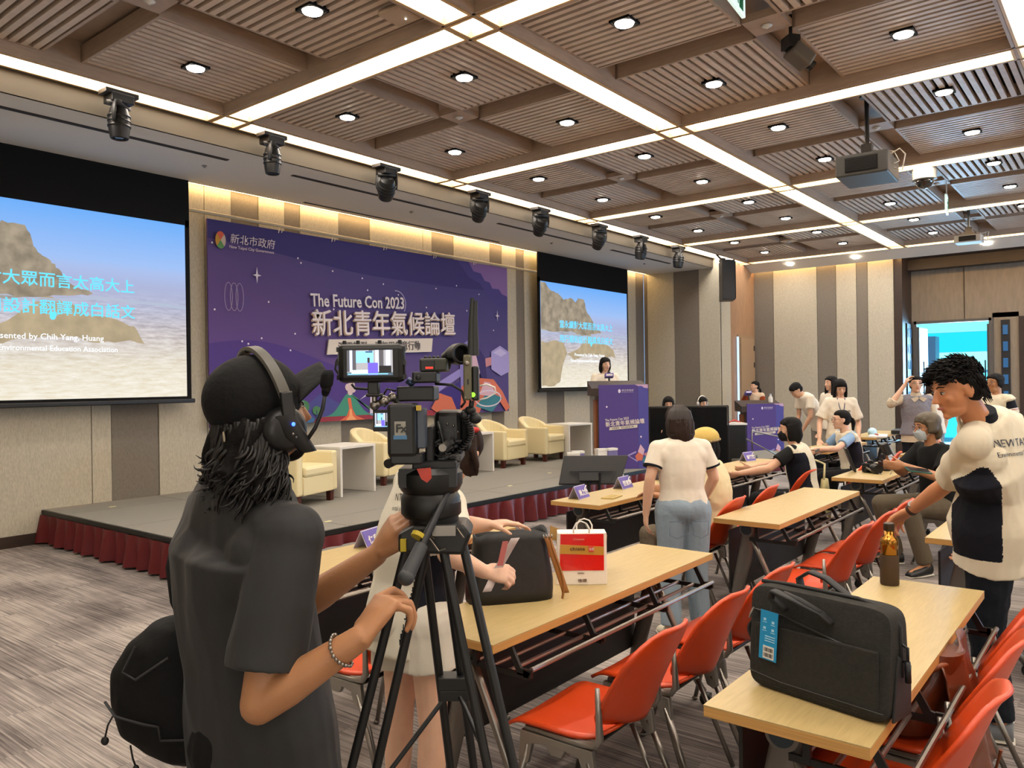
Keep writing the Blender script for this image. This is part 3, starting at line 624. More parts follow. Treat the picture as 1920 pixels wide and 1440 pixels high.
def ringart(cx,cz,rx,rz,wd,a0,a1,m,n=28):
    o=[(cx+(rx+wd)*math.cos(a0+(a1-a0)*i/n),cz+(rz+wd)*math.sin(a0+(a1-a0)*i/n)) for i in range(n+1)]; q=[(cx+(rx-wd)*math.cos(a0+(a1-a0)*i/n),cz+(rz-wd)*math.sin(a0+(a1-a0)*i/n)) for i in range(n+1)]
    LAY[0]+=1; mm=MB(); y=-.0006*LAY[0]-.001; O=bp_(o); Q=bp_(q)
    mm.add([(x,y,z) for x,z in O]+[(x,y,z) for x,z in Q],[(i,i+1,n+2+i,n+1+i) for i in range(n)]); return mm.build('outline_print',m,bn,fix=False)
ringart(10.75,1.38,.35,.14,.012,0,2*PI,ink('white','#cdc6d8'))
for x in (5.64,5.72,5.80): ringart(x,2.81,.055,.18,.004,0,2*PI,ink('line','#9c8fb0'))
ringart(8.55,2.92,.2,.2,.007,-.6,1.7,ink('line2','#b0a6c8'))
def star(x,z,r): art('star',[(x+(r if k%2==0 else r*.18)*math.sin(k*PI/4)*(1 if k%4 else 1)*(.62 if k in(2,6) else 1),z+(r if k%2==0 else r*.18)*math.cos(k*PI/4)) for k in range(8)],ink('starw','#d8d0dc'))
star(6.06,3.12,.11); star(11.03,2.87,.10)
for x,z in [(5.42,3.47),(6.71,3.42),(6.76,3.36),(6.23,2.78),(5.44,2.63),(7.86,3.25),(8.28,3.2),(7.96,3.08),(8.59,3.06),(9.44,3.23),(9.94,3.32),(10.52,3.22),(5.82,2.24),(5.91,2.21),(6.11,2.29),(6.64,2.37),(6.56,2.14),(7.31,2.75),(10.19,2.91),(5.9,3.55),(7.3,3.3),(9.2,2.9),(10.9,2.6)]:
    r=.014; art('star',[(x+r*math.cos(a*PI/3),z+r*math.sin(a*PI/3)) for a in range(6)],ink('starw','#d8d0dc'))
def lettering(parent,cx,cz,k,y,slant,third=True):
    """conference title block; (cx,cz) = left foot of the big title, k = size factor"""
    Rt=RY(-slant)@RX(PI/2); L=lambda dx,dz:(cx+(dx*math.cos(slant)-dz*math.sin(slant))*k,y,cz+(dx*math.sin(slant)+dz*math.cos(slant))*k)
    mw,mt,mb=ink('title','#d9d2d6'),ink('title_tan','#a48c78'),ink('title_box','#cfc8c0')
    text('The Future Con 2023',.255*k,mw,parent,L(.0,.36),Rt,'title_text',bold=.004*k,sx=.80,extr=.004*k)
    text('新北青年氣候論壇',.40*k,mt,parent,tuple(V(L(-.02,-.035))+V((0,.003,0))),Rt,'title_text',bold=.003*k,sx=.93,extr=.002*k)
    text('新北青年氣候論壇',.40*k,mw,parent,L(0,-.02),Rt,'title_text',bold=.003*k,sx=.93,extr=.006*k)
    b0=L(.27,-.33);  mm=MB(); M=RY(-slant)
    c=V(L(1.32,-.22)); q=[(-1.08,-.11),(1.05,-.11),(1.09,.11),(-1.03,.11)]
    mm.prism([(a*k,b*k) for a,b in q],.02*k,o=c,ax=M@V((1,0,0)),ay=M@V((0,0,1))); mm.build('title_box',mb,parent)
    text('淨零轉型．青年用創意行動',.155*k,ink('boxtext','#5f5a5c'),parent,tuple(V(L(.44,-.28))+V((0,-.006*k,0))),Rt,'title_text',bold=.001*k,sx=.9,extr=.003*k)
lettering(bn,6.92-(BX0+BX1)/2,2.41-(BZ0+BZ1)/2,1.0,-.05,.042)
def logo(parent,x,z,k,y,m2=None):
    cols_=['#c9604c','#b88a3c','#5f8f5a','#b8a89a']
    for i in range(4):
        a0=i*PI/2+PI/4; pts=[(x,z)]+[(x+.085*k*math.cos(a0+t*PI/12)*(.85),z+.11*k*math.sin(a0+t*PI/12)) for t in range(7)]
        MB().prism(pts,.0008,o=(0,y,0)).build('emblem_print',m2 or ink('em%d'%i,cols_[i]),parent,fix=False)
    text('新北市政府',.135*k,m2 or ink('logo','#cfc4cc'),parent,(x+.13*k,y,z-.01*k),(PI/2,0,0),'logo_text',shear=.1)
    text('New Taipei City Government',.055*k,m2 or ink('logo','#cfc4cc'),parent,(x+.12*k,y,z-.085*k),(PI/2,0,0),'logo_text')
logo(bn,5.53-(BX0+BX1)/2,3.515-(BZ0+BZ1)/2,1.0,-.045)
t=empty('backdrop_pipe',(8.5,9.10,3.83),label='thin cream pipe running above the purple backdrop',cat='pipe')
MB().tube((-3.4,0,0),(3.9,0,-.05),.022).build('pipe',mat('pipe_cream','#b3a88e',.4),t,smooth='auto')
for x in (-2.1,-1.2,-.2,.9,1.9): MB().pipe([(x,-.005,.0),(x+.03,.03,-.02),(x+.01,.03,-.10)],.005).pipe([(x+.06,-.005,.0),(x+.06,.03,-.09)],.005).build('cable_tie',M_white,t)

# ------------------------------------------------------------------ armchairs and white side tables on the stage
def armchair():
    t=empty('armchair',(0,0,0))
    def U(n,r_out,dep):   # plan of the tub, open towards -y
        return [(-r_out,-dep)]+[(r_out*math.cos(PI-PI*i/n),r_out*.86*math.sin(PI-PI*i/n)+.02) for i in range(n+1)]+[(r_out,-dep)]
    o=U(14,.36,.34); q=U(14,.26,.34); n=len(o); zt=lambda i:(.56+.16*math.sin(PI*max(0,min(1,(i-1)/(n-3))))**.8)
    mm=MB(); vs=[(x,y,.12) for x,y in o]+[(x,y,zt(i)) for i,(x,y) in enumerate(o)]+[(x,y,zt(i)) for i,(x,y) in enumerate(q)]+[(x,y,.12) for x,y in q]
    fs=[]
    for i in range(n-1):
        for k in range(4): a=k*n+i; b=((k+1)%4)*n+i; fs.append((a,a+1,b+1,b))
    fs+=[(0,n,2*n,3*n),(n-1,2*n-1,3*n-1,4*n-1)]
    mm.add(vs,fs).build('shell',M_cream,t,smooth=False,bevel=.022)
    MB().box((0,-.10,.22),(.53,.50,.2)).build('seat_base',M_cream,t,bevel=.012)
    MB().box((0,-.12,.37),(.52,.50,.11)).build('cushion',M_cream,t,bevel=.03)
    for x,y in ((-.29,-.28),(.29,-.28),(-.25,.2),(.25,.2)): MB().box((x,y,.06),(.055,.055,.12),taper=1.15).build('leg',M_mahog,t)
    return t
AC=armchair(); first=True
for x,y,rz,l in ((5.30,7.35,.28,'cream tub armchair at the left end of the stage, beside the headset wearer'),(7.05,7.95,.30,'cream tub armchair partly hidden behind the film camera'),
     (9.50,7.88,.12,'cream tub armchair on stage, left one of the pair near the podium'),(10.62,7.92,.12,'cream tub armchair on stage nearest to the tall podium')):
    o=AC if first else copy_tree(AC); first=False
    o.location=(x,y,SZ); o.rotation_euler=(0,0,rz); tag(o,l,'armchair','cream armchairs on the stage')
def sidetable():
    t=empty('side_table',(0,0,0))
    MB().box((0,0,.565),(.62,.5,.03)).build('table_top',M_white,t,bevel=.003)
    for s in (-1,1): MB().box((s*.29,0,.275),(.035,.5,.55)).build('side_panel',M_white,t,bevel=.003)
    return t
ST=sidetable(); first=True
for x,y,rz,l in ((6.12,7.50,.14,'white side table right of the leftmost armchair'),(8.55,7.66,.1,'white side table mostly hidden behind the bending woman'),(11.25,7.72,-.12,'white side table between the last armchair and the tall podium')):
    o=ST if first else copy_tree(ST); first=False
    o.location=(x,y,SZ); o.rotation_euler=(0,0,rz); tag(o,l,'side table','white side tables on the stage')
# ------------------------------------------------------------------ podiums with printed boards
M_pod=banner_mat('podium_print',[(0,'#54408c'),(.5,'#4b3a82'),(1,'#433778')],.2)
def podium(x,y,z,yaw,label,hh=1.22):
    t=empty('podium',(x,y,z),yaw,label,'podium')
    MB().box((-.05,.28,hh/2-.02),(.62,.42,hh-.06)).build('body',M_darkwood,t,bevel=.006)
    MB().prism([(-.02,hh-.05),(.52,hh+.06),(.52,hh+.02),(.50,hh-.16),(-.02,hh-.16)],.84,o=(.37,0,0),ax=(0,1,0),ay=(0,0,1)).build('reading_top',M_darkwood,t)
    MB().box((-.37,.35,hh/2-.1),(.03,.3,hh-.25)).build('side_panel',mat('podium_orange','#8a4a20',.5),t)
    b=empty('board',(0,0,0)); b.parent=t
    MB().box((0,0,hh/2),(.73,.05,hh)).build('board_panel',M_pod,b)
    MB().box((.29,-.027,hh/2),(.15,.002,hh)).build('board_band',ink('band3','#4c4c92'),b)
    lettering(b,-.27,hh*.51,.195,-.034,.085)
    logo(b,-.06,hh*.925,.26,-.030,ink('podlogo','#cfc8e0'))
    yy=-.0285
    MB().prism([(.17,hh),(.21,hh-.02),(.27,hh-.022),(.31,hh-.05),(.362,hh-.055),(.362,hh)],.001,o=(0,yy,0)).build('cloud_print',ink('pinkc','#b79abb'),b,fix=False)
    for X,Z in ((-.25,hh*.74),(.25,hh*.38)): MB().ell((X,yy,Z),(.012,.001,.014),n=10,m=6).build('star',ink('starw','#d8d0dc'),b)
    for pts,m_ in (([(.04,.20),(.17,.26),(.18,.24),(.07,.19),(.2,.12),(.19,.10)],ink('lilac3','#9a93cc')),([(.16,.19),(.22,.25),(.28,.2),(.26,.12),(.18,.12)],ink('coral','#c8705c')),([(.2,.25),(.24,.36),(.3,.28),(.28,.2)],ink('facep','#c9a9bd')),([(.26,.13),(.32,.2),(.36,.17),(.34,.08),(.29,.07)],ink('teal','#3f7d8e')),([(.28,.22),(.34,.24),(.362,.19),(.33,.17)],ink('coral2','#b8808a'))):
        yy-=.0007; MB().prism(pts,.0006,o=(0,yy,0)).build('figure_print',m_,b,fix=False)
podium(10.12,5.98,SZ,YAW+.02,'tall dark podium on the stage with a purple printed board',1.24)
podium(15.55,5.92,0,YAW-.02,'second podium with a purple board standing on the floor by the service door',1.16)
# microphone on podium 2 + small white box
t=empty('water_bottle',(15.95,5.95,1.17),label='small white bottle on top of the second podium',cat='bottle')
MB().lathe([(.04,-.02),(.045,.0),(.045,.10),(.02,.14),(.02,.17),(.001,.17)],n=14).build('bottle',M_white,t,smooth='auto'); MB().lathe([(.022,.15),(.022,.18),(.001,.18)],n=12).build('cap',mat('cap_blue','#9fb3c8',.5),t)
# ------------------------------------------------------------------ black partition of the sound desk
t=empty('black_partition',(P(1291,712,13.6).x,P(1291,712,13.6).y,0),YAW+.03,'low black cloth partition behind the standing girl, two operators behind it','partition')
for x0,x1 in ((-.68,.02),(.04,.66)): MB().box(((x0+x1)/2,0,.60),(x1-x0,.03,1.17)).build('cloth_panel',mat('black_cloth','#09090a',.95,bump=.3,bscale=30),t,bevel=.004)
MB().tube((-.69,0,1.2),(.68,0,1.2),.013).tube((-.69,0,0),(-.69,0,1.2),.013).tube((.68,0,0),(.68,0,1.2),.013).tube((.03,0,0),(.03,0,1.2),.012).build('frame',M_dark,t)
t=empty('equipment_rack',(P(1372,712,14.3).x,P(1372,712,14.3).y,0),YAW,'waist high black cabinet with red and white cables at the partition end','cabinet')
MB().box((0,0,.42),(.38,.4,.84)).build('cabinet_body',M_black,t,bevel=.01); MB().box((0,0,.855),(.42,.42,.03)).build('cabinet_top',M_white,t)
MB().pipe([(-.1,-.1,.88),(0,-.12,.92),(.1,-.05,.89)],.012).pipe([(-.05,0,.88),(.05,.05,.93),(.15,0,.88)],.01).build('cable',mat('cable_red','#b0392c',.5),t)
# ------------------------------------------------------------------ floor monitor in front of the stage, seen from behind
t=empty('monitor',(7.72,4.98,0),YAW-.05,'black presentation monitor on a stand in front of the stage, seen from behind','monitor')
M=RX(-.35); c=V((0,0,.63))
M_mb=mat('monitor_back','#111112',.5)
MB().prism([(-.40,-.17),(.31,-.17),(.42,.17),(-.33,.17)],.05,o=c+V((0,.02,0)),ax=M@V((1,0,0)),ay=M@V((0,0,1))).build('back_shell',M_mb,t,bevel=.008)
MB().box(c+V((-.02,-.055,-.0)),(.5,.02,.03),M).box(c+V((-.05,-.06,-.06)),(.22,.03,.12),M).build('bracket',M_dark,t)
MB().tube((-.05,-.03,.6),(-.05,-.03,.02),.022).tube((.07,-.03,.6),(.07,-.03,.02),.02).box((0,0,.015),(.6,.35,.03)).build('stand',M_black,t)
MB().pipe([(.1,-.07,.52),(.2,-.1,.5),(.26,-.05,.62)],.005).build('cable',M_black,t)
# white cut out characters and small boxes on the stage edge
t=empty('standing_characters',(9.2,5.86,SZ),YAW,'white cut out characters standing on the stage edge by the monitor','sign')
text('青',.30,M_white,t,(-.05,0,.02),(PI/2,0,0),'character',extr=.012,bold=.008); text('高',.22,M_white,t,(.12,.1,.02),(PI/2,0,0),'character',extr=.012,bold=.008)
MB().box((.1,.05,.01),(.5,.3,.02)).build('base',mat('acrylic','#b9bcbc',.2),t)
for i,(x,y) in enumerate(((8.75,5.95),(9.0,6.05),(9.5,5.98),(9.62,5.9))):
    o=empty('paper_box',(x,y,SZ),YAW+.2*i,('flat white box on the stage edge, leftmost behind the monitor','white box second from left on the stage edge behind the monitor','white box third from left on the stage edge, by the cut out characters','rightmost white box on the stage edge before the girl')[i],'box','white boxes on the stage edge')
    MB().box((0,0,.16+.0),(.17,.1,.32)).build('box_body',mat('box_purple','#6b6390',.6) if i%2 else M_white,o,bevel=.003); MB().box((.0,0,.33),(.17,.11,.03)).build('lid',M_white,o)
# little marks taped on the stage floor
for i,(x,y) in enumerate(((4.9,6.5),(4.75,6.05),(7.7,6.2),(9.1,6.6),(10.6,6.3),(4.0,8.8))):
    o=MB().box((0,0,.001),(.07,.04,.002)).build('tape_mark',mat('tape','#c8c08a',.6),loc=(x,y,SZ)); tag(o,'small pale tape mark on the stage carpet, %s from the left'%('second','fourth','third','fifth','sixth','first')[i],'tape mark','tape marks on the stage')
# ------------------------------------------------------------------ seminar tables
M_ply=mat('ply_edge','#b98c4e',.5,var=.25,vscale=3,stretch=(1,1,160))
M_leg=mat('table_leg_grey','#6d6862',.4,.5)
M_rod=mat('rack_rod','#9c8f88',.3,.8)
M_modesty=mat('modesty_panel','#17130f',.6)
TL,TD,TH=1.80,.44,.74
def table():
    t=empty('seminar_table',(0,0,0))       # origin: floor under the left rear corner nearest the audience
    MB().box((TL/2,TD/2,TH-.0015),(TL,TD,.003)).build('table_top',M_table,t)
    MB().box((TL/2,TD/2,TH-.018),(TL,TD,.030)).build('edge_band',M_ply,t,bevel=.002)
    for i in range(4):
        y=-.04+.085*i if i else -.06; z=.60 if i else .625
        MB().tube((.14,y,z),(TL-.14,y,z),.008 if i else .0095,n=8).build('rack_rod',M_rod if i else M_steel,t,smooth='auto')
    for x in (.14,TL/2-.27,TL/2+.27,TL-.14):
        MB().box((x,.10,.597),(.012,.30,.02)).box((x,-.045,.61),(.012,.035,.03)).box((x,.20,.66),(.02,.02,.13)).prism([(-.06,.615),(-.05,.60),(.0,.60),(.05,.70),(.035,.715),(-.015,.625)],.012,o=(x+.006,0,0),ax=(0,1,0),ay=(0,0,1)).build('rack_bracket',M_black,t)
    MB().box((TL/2,TD-.045,.43),(TL-.30,.012,.42)).build('modesty_panel',M_modesty,t)
    for s,x in ((0,.17),(1,TL-.17)):
        l=empty('leg',(0,0,0)); l.parent=t
        MB().lathe([(.048,-.03),(.052,-.02),(.052,.05),(.045,.06)],c=(x-.03*(1-2*s),.26,.665),M=RY(PI/2),n=24).build('hub',M_leg,l,smooth='auto')
        MB().lathe([(.036,0),(.034,.004),(.001,.005)],c=(x-(.035+.03)*(1-2*s)+0,.26,.665),M=RY(-PI/2*(1-2*s)),n=20).build('hub_cap',mat('hub_cap','#22303a',.4),l)
        MB().loft([((x,.26,.66),(.022,0,0),(0,.045,0)),((x,.30,.45),(.022,0,0),(0,.05,0)),((x,.40,.06),(.022,0,0),(0,.035,0)),((x,.41,.04),(.022,0,0),(0,.03,0))],12).build('leg_column',M_leg,l,smooth='auto')
        MB().pipe([(x,.25,.60),(x,.20,.50),(x,.02,.12),(x,-.02,.07)],.017,10).build('leg_tube',M_steel,l,smooth=True)
        MB().tube((x,.24,.69),(x,.05,.715),.02).box((x,.2,.715),(.05,.36,.016)).build('top_bracket',M_leg,l)
        for y in (.42,-.03):
            MB().lathe([(.03,-.012),(.033,-.008),(.033,.008),(.03,.012)],c=(x,y,.034),M=RY(PI/2),n=16).box((x,y,.055),(.05,.04,.02)).build('caster',M_black,l,smooth='auto')
    return t
TB=table(); first=True
R3=1.78
spots=[(2.055,.53,'beech seminar table in the right foreground with the grey laptop bag on it'),
 (2.09,1.77,'beech seminar table carrying the red shopping bag and black handbag'),
 (4.893,1.78,'empty beech table behind the chair the man leans on, in the middle of the hall'),
 (4.918,3.12,'beech table by the stage with two purple name cards and a brown paper'),
 (2.09,3.09,'beech table by the stage mostly hidden behind the cameraman and tripod'),
 (7.05,3.12,'beech table by the stage in front of the person with the yellow cap'),
 (7.50,1.80,'beech table with the two cameras on it'),
 (10.08,3.05,'beech table by the stage under the bag and tablet, near the ponytail woman'),
 (10.10,1.80,'empty beech table end just left of the man with the face mask'),
 (12.75,3.15,'far beech table holding the black book and papers'),
 (4.95,.53,'beech table end below the leaning man and the chairs, right of the bottle'),
 (7.62,.53,'beech table at the right edge behind the big man, second row back'),
 (10.2,.53,'far beech table at the right edge of the picture'),
 (7.75,-.70,'beech table corner cut by the right edge of the picture')]
for x,y,l in spots:
    o=TB if first else copy_tree(TB); first=False
    o.location=(x,y,0); tag(o,l,'table','beech seminar tables in rows')
# ------------------------------------------------------------------ orange chairs
def chair(broken=0):
    t=empty('chair',(0,0,0))      # faces +y, origin on the floor under the seat centre
    def seat(u,v):
        x=(u-.5); w_=.46-.05*(v**2)*0; y=-.20+.43*v
        z=.445-.015*math.sin(PI*v)*(1-abs(2*x))-.05*max(0,(v-.78)/.22)**1.6-.004*math.cos(PI*x)+.03*max(0,(.12-v)/.12)
        w2=.44-.10*max(0,(v-.9)/.1)**2-.15*max(0,(.30-v)/.30)**1.5
        return (x*w2,y,z)
    MB().grid(seat,12,18).build('seat',M_orange,t,smooth=True,solid=.012,fix=False)
    def back(u,v):
        x=(u-.5); z=.475+.345*v; wd=.385+.05*math.sin(min(1,v*1.2)*PI/2)
        wd*=(1-.62*max(0,(v-.66)/.34)**2.6)*(1-.30*max(0,(.16-v)/.16)**2)
        y=-.235-.115*v-.02*v*v+(.105*(2*x)**2)*(1-.80*v)
        if v>.93: y-=.014*((v-.93)/.07)
        return (x*wd,y,z)
    MB().grid(back,16,18).build('backrest',M_orange,t,smooth=True,solid=.013,fix=False)
    for s in (-1,1):
        X=s*.212
        MB().pipe([(X,.12,.425),(X,-.10,.425),(X*1.0,-.165,.432),(X*1.0,-.185,.46),(X*.99,-.18,.54),(X*.98,-.175,.625)],[.010,.012,.014,.014,.011,.008],8).build('side_arm',M_alu,t,smooth=True)
        cs=MB(); cs.prism([(.14,.415),(-.16,.415),(-.17,.33),(-.15,.315),(-.12,.33),(-.105,.375),(-.05,.385),(-.035,.355),(.01,.355),(.03,.385),(.09,.375),(.11,.30),(.135,.29),(.15,.31)],.022,o=(X+.011,0,0),ax=(0,1,0),ay=(0,0,1))
        cs.build('casting',M_alu,t,bevel=.004)
        MB().tube((X,.11,.37),(X*1.12,.215,.012),.0125,.011).ell((X*1.12,.216,.012),(.016,.016,.012),n=10,m=6).build('leg',M_steel,t,smooth=True)
        MB().tube((X,-.14,.37),(X*1.12,-.29,.012),.0125,.011).ell((X*1.12,-.291,.012),(.016,.016,.012),n=10,m=6).build('leg',M_steel,t,smooth=True)
        MB().tube((X*.75,-.10,.36),(X*.9,-.24,.012),.0105,.010).build('leg',M_steel,t,smooth=True)
    MB().tube((-.21,.08,.40),(.21,.08,.40),.010).tube((-.21,-.12,.40),(.21,-.12,.40),.010).build('cross_bar',M_black,t,smooth='auto')
    return t
CH=chair(); first=True
G='orange shell chairs with metal legs'
cs=[ # x,y,rz,label
 (2.43,1.71,.02,'orange chair nearest the tripod, tucked to the shopping bag table'),
 (2.99,1.71,.0,'orange chair in the middle of the row of three at the shopping bag table'),
 (3.52,1.71,-.02,'orange chair at the far end of the row of three, left of the laptop bag'),
 (2.44,.76,.0,'nearest orange chair at the bottom right, partly under the laptop bag table'),
 (3.00,.76,-.02,'orange chair with the brown leather bag, second at the right edge'),
 (3.50,.76,-.02,'orange chair behind the brown leather bag at the right edge'),
 (4.80,1.69,-.02,'orange chair under the left hand of the leaning man'),
 (5.35,1.69,.0,'orange chair just behind the one the man leans on'),
 (5.88,1.70,.0,'third orange chair of the middle row, beyond the steel bottle'),
 (3.20,2.86,.10,'orange chair with its back showing between black handbag and shopping bag'),
 (2.35,2.80,.05,'orange chair seat showing left of the tripod under the bracelet arm'),
 (5.36,2.69,.05,'orange chair with the person in the yellow cap on it'),
 (6.10,2.72,.05,'orange chair back right of the person in the yellow cap'),
 (7.35,2.82,.0,'orange chair of the short haired person with the mask strap'),
 (8.35,2.60,.1,'orange chair showing under the table with the cameras, left side'),
 (9.55,2.58,.15,'orange chair of the ponytail woman'),
 (10.75,2.50,.15,'orange chair back between ponytail woman and masked man'),
 (11.3,2.50,.1,'orange chair back just behind it, left of the masked man'),
 (7.80,1.42,-.3,'orange chair of the seated man with the face mask'),
 (9.1,1.40,.1,'orange chair behind the seated man with the face mask'),
 (5.15,.30,-.1,'orange chair at the right edge behind the leaning man, near the shirt hem'),
 (5.75,.28,0,'orange chair further back at the right edge behind the leaning man'),
 (8.6,.33,-.2,'dark orange chair back at the right edge beside the shirt shoulder')]
for x,y,rz,l in cs:
    o=CH if first else copy_tree(CH); first=False
    o.location=(x,y-.10,0); o.rotation_euler=(0,0,rz); tag(o,l,'chair',G)
# ------------------------------------------------------------------ things on the tables
M_tent=mat('tent_purple','#5a4b9a',.5); M_tentc=mat('tent_clear','#b3acc4',.3)
def tent(x,y,rz,txt,label):
    t=empty('name_card',(x,y,TH),rz,label,'name card','purple name cards on the front tables')
    MB().prism([(-.05,0),(0,.10),(.05,0),(.047,0),(0,.094),(-.047,0)],.19,o=(.095,0,0),ax=(0,1,0),ay=(0,0,1)).build('card',M_tentc,t,fix=True)
    M=Matrix(((1,0,0),(0,.447,-.894),(0,.894,.447)))
    MB().box((0,-.0275,.05),(.18,.10,.002),M).build('print',M_tent,t)
    R_=Matrix(((1,0,0),(0,.447,-.894),(0,.894,.447)))
    text(txt,.05,M_white,t,(-.06,-.0405,.028),R_,'card_text',bold=.001)
    MB().pipe([(.03,-.030,.05),(.06,-.022,.075),(.085,-.018,.09)],.004,6).build('print_mark',M_white,t)
tent(5.16,3.46,.12,'黃之揚','purple name card at the left end of the stage side table')
tent(5.85,3.47,.05,'張育瑋','purple name card further right on the stage side table')
tent(6.55,3.46,.0,'林書婷','purple name card just left of the standing girl')
tent(8.55,3.46,-.2,'評審席','name card at the far end before the short haired person')
tent(2.98,3.42,.25,'保留席','purple name card behind the tripod, by the stage step')
t=empty('brown_envelope',(5.32,3.26,TH),.15,'small brown paper lying on the stage side table','paper')
MB().box((0,0,.004),(.2,.1,.008)).build('sheet',mat('kraft','#a38a4c',.7),t,bevel=.002)
MB().box((0,-.01,.0085),(.15,.006,.001)).build('fold',mat('kraft_dark','#7d6836',.7),t)
# red shopping bag with a kraft bag behind
def bag_shape(mm,w0,d0,w1,d1,h,n=1):
    a=[(-w0/2,-d0/2,0),(w0/2,-d0/2,0),(w0/2,d0/2,0),(-w0/2,d0/2,0)]; b=[(-w1/2,-d1/2,h),(w1/2,-d1/2,h),(w1/2,d1/2,h),(-w1/2,d1/2,h)]
    return mm.add(a+b,[(0,3,2,1),(0,1,5,4),(1,2,6,5),(2,3,7,6),(3,0,4,7)])
t=empty('shopping_bag',(2.99,2.0,TH),YAW-.02,'red and white paper shopping bag with a gold band and rope handles','shopping bag')
t.scale=(.96,.96,.76)
MB().prism([(-.118,0),(.118,0),(.118,.305),(-.110,.305)],.10,o=(0,-.05,0)).build('bag_body',mat('paper_white','#e2d9cc',.5),t,bevel=.003)
M_red=mat('gloss_red','#d01c18',.18,coat=.6,bump=.5,bscale=9); yb=-.0525
MB().prism([(-.103,.085),(.104,.085),(.104,.30),(-.097,.30)],.002,o=(0,yb,0)).build('red_print',M_red,t)
MB().prism([(-.101,.185),(.104,.175),(.104,.225),(-.099,.24)],.002,o=(0,yb-.002,0)).build('gold_band',mat('gold_band','#b98a33',.3,coat=.5),t)
MB().box((.045,yb-.006,.213),(.024,.002,.032)).build('logo_mark',mat('logo_red','#d32a24',.3),t)
text('chiate',.030,mat('ink_black','#2a1c12',.5),t,(-.055,yb-.0055,.205),(PI/2,0,0),'print_text'); text('Cheese',.018,mat('ink_pale','#e08a70',.5),t,(-.04,yb-.003,.265),(PI/2,0,0),'print_text')
text('佳德',.020,M_white,t,(.034,yb-.0075,.206),(PI/2,0,0),'print_text',sx=.6)
text('佳德',.022,mat('ink_brown','#6b4a2a',.5),t,(-.02,yb,.018),(PI/2,0,0),'print_text'); text('Chiate',.012,MATS['ink_brown'],t,(-.02,yb,.066),(PI/2,0,0),'print_text')
for y,dx in ((-.045,0),(.045,.02)): MB().pipe([(-.035+dx,y,.30),(-.036+dx,y,.33),(-.022+dx,y*.9,.362),(.0+dx,y*.8,.372),(.025+dx,y*.9,.36),(.038+dx,y,.33),(.037+dx,y,.30)],.004,8).build('rope_handle',M_white,t,smooth=True)
t=empty('kraft_paper_bag',(3.14,2.10,TH),YAW+.1,'open brown kraft paper bag half hidden behind the red shopping bag','paper bag')
t.scale=(.85,.85,.72)
mm=MB(); bag_shape(mm,.22,.12,.27,.15,.26); mm.build('bag_body',mat('kraft_bag','#8a6a3c',.8,bump=.4,bscale=14),t,solid=.003)
MB().prism([(-.11,0),(.02,.01),(-.0,.07),(-.13,.09)],.002,o=(-.08,-.02,.20),ax=(.9,.2,-.3),ay=(.2,0,1)).prism([(.06,0),(.15,-.01),(.13,.05),(.08,.06)],.002,o=(-.02,.05,.22)).build('bag_flap',mat('kraft_inside','#a8854f',.8),t)
# black tote handbag
t=empty('black_handbag',(2.59,2.10,TH),YAW+.25,'black tote handbag with brown leather straps on the table','handbag')
mm=MB()
secs=[]
for i in range(8):
    k=i/7; z=.285*k; wv=.185-.02*k+.008*math.sin(k*6); dv=.085-.035*k
    secs.append(((.0+.01*k,0,z),(wv*.98,.0,0),(0,dv,0)))
n=20
for c,a,b in secs:
    for i in range(n):
        th=2*PI*i/n; cx=math.copysign(abs(math.cos(th))**.45,math.cos(th)); sy=math.copysign(abs(math.sin(th))**.6,math.sin(th))
        mm.v.append(V(c)+V(a)*cx+V(b)*sy+V((0,0,.012*math.sin(3*th)*(c[2]/.28)**3)))
for j in range(7):
    for i in range(n): a0=j*n+i; a1=j*n+(i+1)%n; mm.f.append((a0,a1,a1+n,a0+n))
mm.f.append(tuple(range(n))[::-1])
mm.build('bag_body',mat('tote_black','#101011',.5,bump=.25,bscale=20),t,smooth=True,solid=.004)
M_lea=mat('tan_leather','#93602c',.45)
MB().grid(lambda u,v:(.165+.03*v+.055*math.sin(v*3)*v,-.055-.02*v+(u-.5)*.036*.5,.27-.30*v+.045*(v>.9)*(v-.9)*10*0),2,14).build('strap',M_lea,t,smooth=True,solid=.004)
MB().grid(lambda u,v:(.155+.075*v+(u-.5)*.03,-.06-.01*v,.262-.24*v),2,10).build('strap',M_lea,t,smooth=True,solid=.004)
MB().grid(lambda u,v:(-.165-.05*math.sin(v*PI),-.05+(u-.5)*.02,.275-.19*v),2,10).build('strap',M_lea,t,smooth=True,solid=.004)
mm=MB()
for k in range(4): mm.pipe([(.135+.012*k,-.058,.255),(.137+.012*k,-.068,.262),(.139+.012*k,-.058,.270)],.003,6)
mm.build('buckle_ring',M_steel,t,smooth=True)
# steel bottle with a brown sleeve
t=empty('water_bottle',(3.74,.875,TH),label='amber metal drinking bottle with a brown sleeve standing on the table corner',cat='bottle')
MB().lathe([(.001,0),(.036,0),(.039,.006),(.039,.13),(.0385,.132),(.036,.132)],n=28).build('sleeve',mat('sleeve_brown','#3d2c17',.7),t,smooth='auto')
MB().lathe([(.0365,.10),(.0365,.192),(.033,.205),(.022,.214),(.0205,.24)],n=28).build('bottle_body',mat('amber_metal','#9a6a1c',.18,.85,coat=.4),t,smooth=True)
MB().lathe([(.021,.238),(.0225,.24),(.0225,.268),(.019,.271),(.001,.271)],n=24).build('lid',mat('lid_dark','#2a1c10',.4),t,smooth='auto')
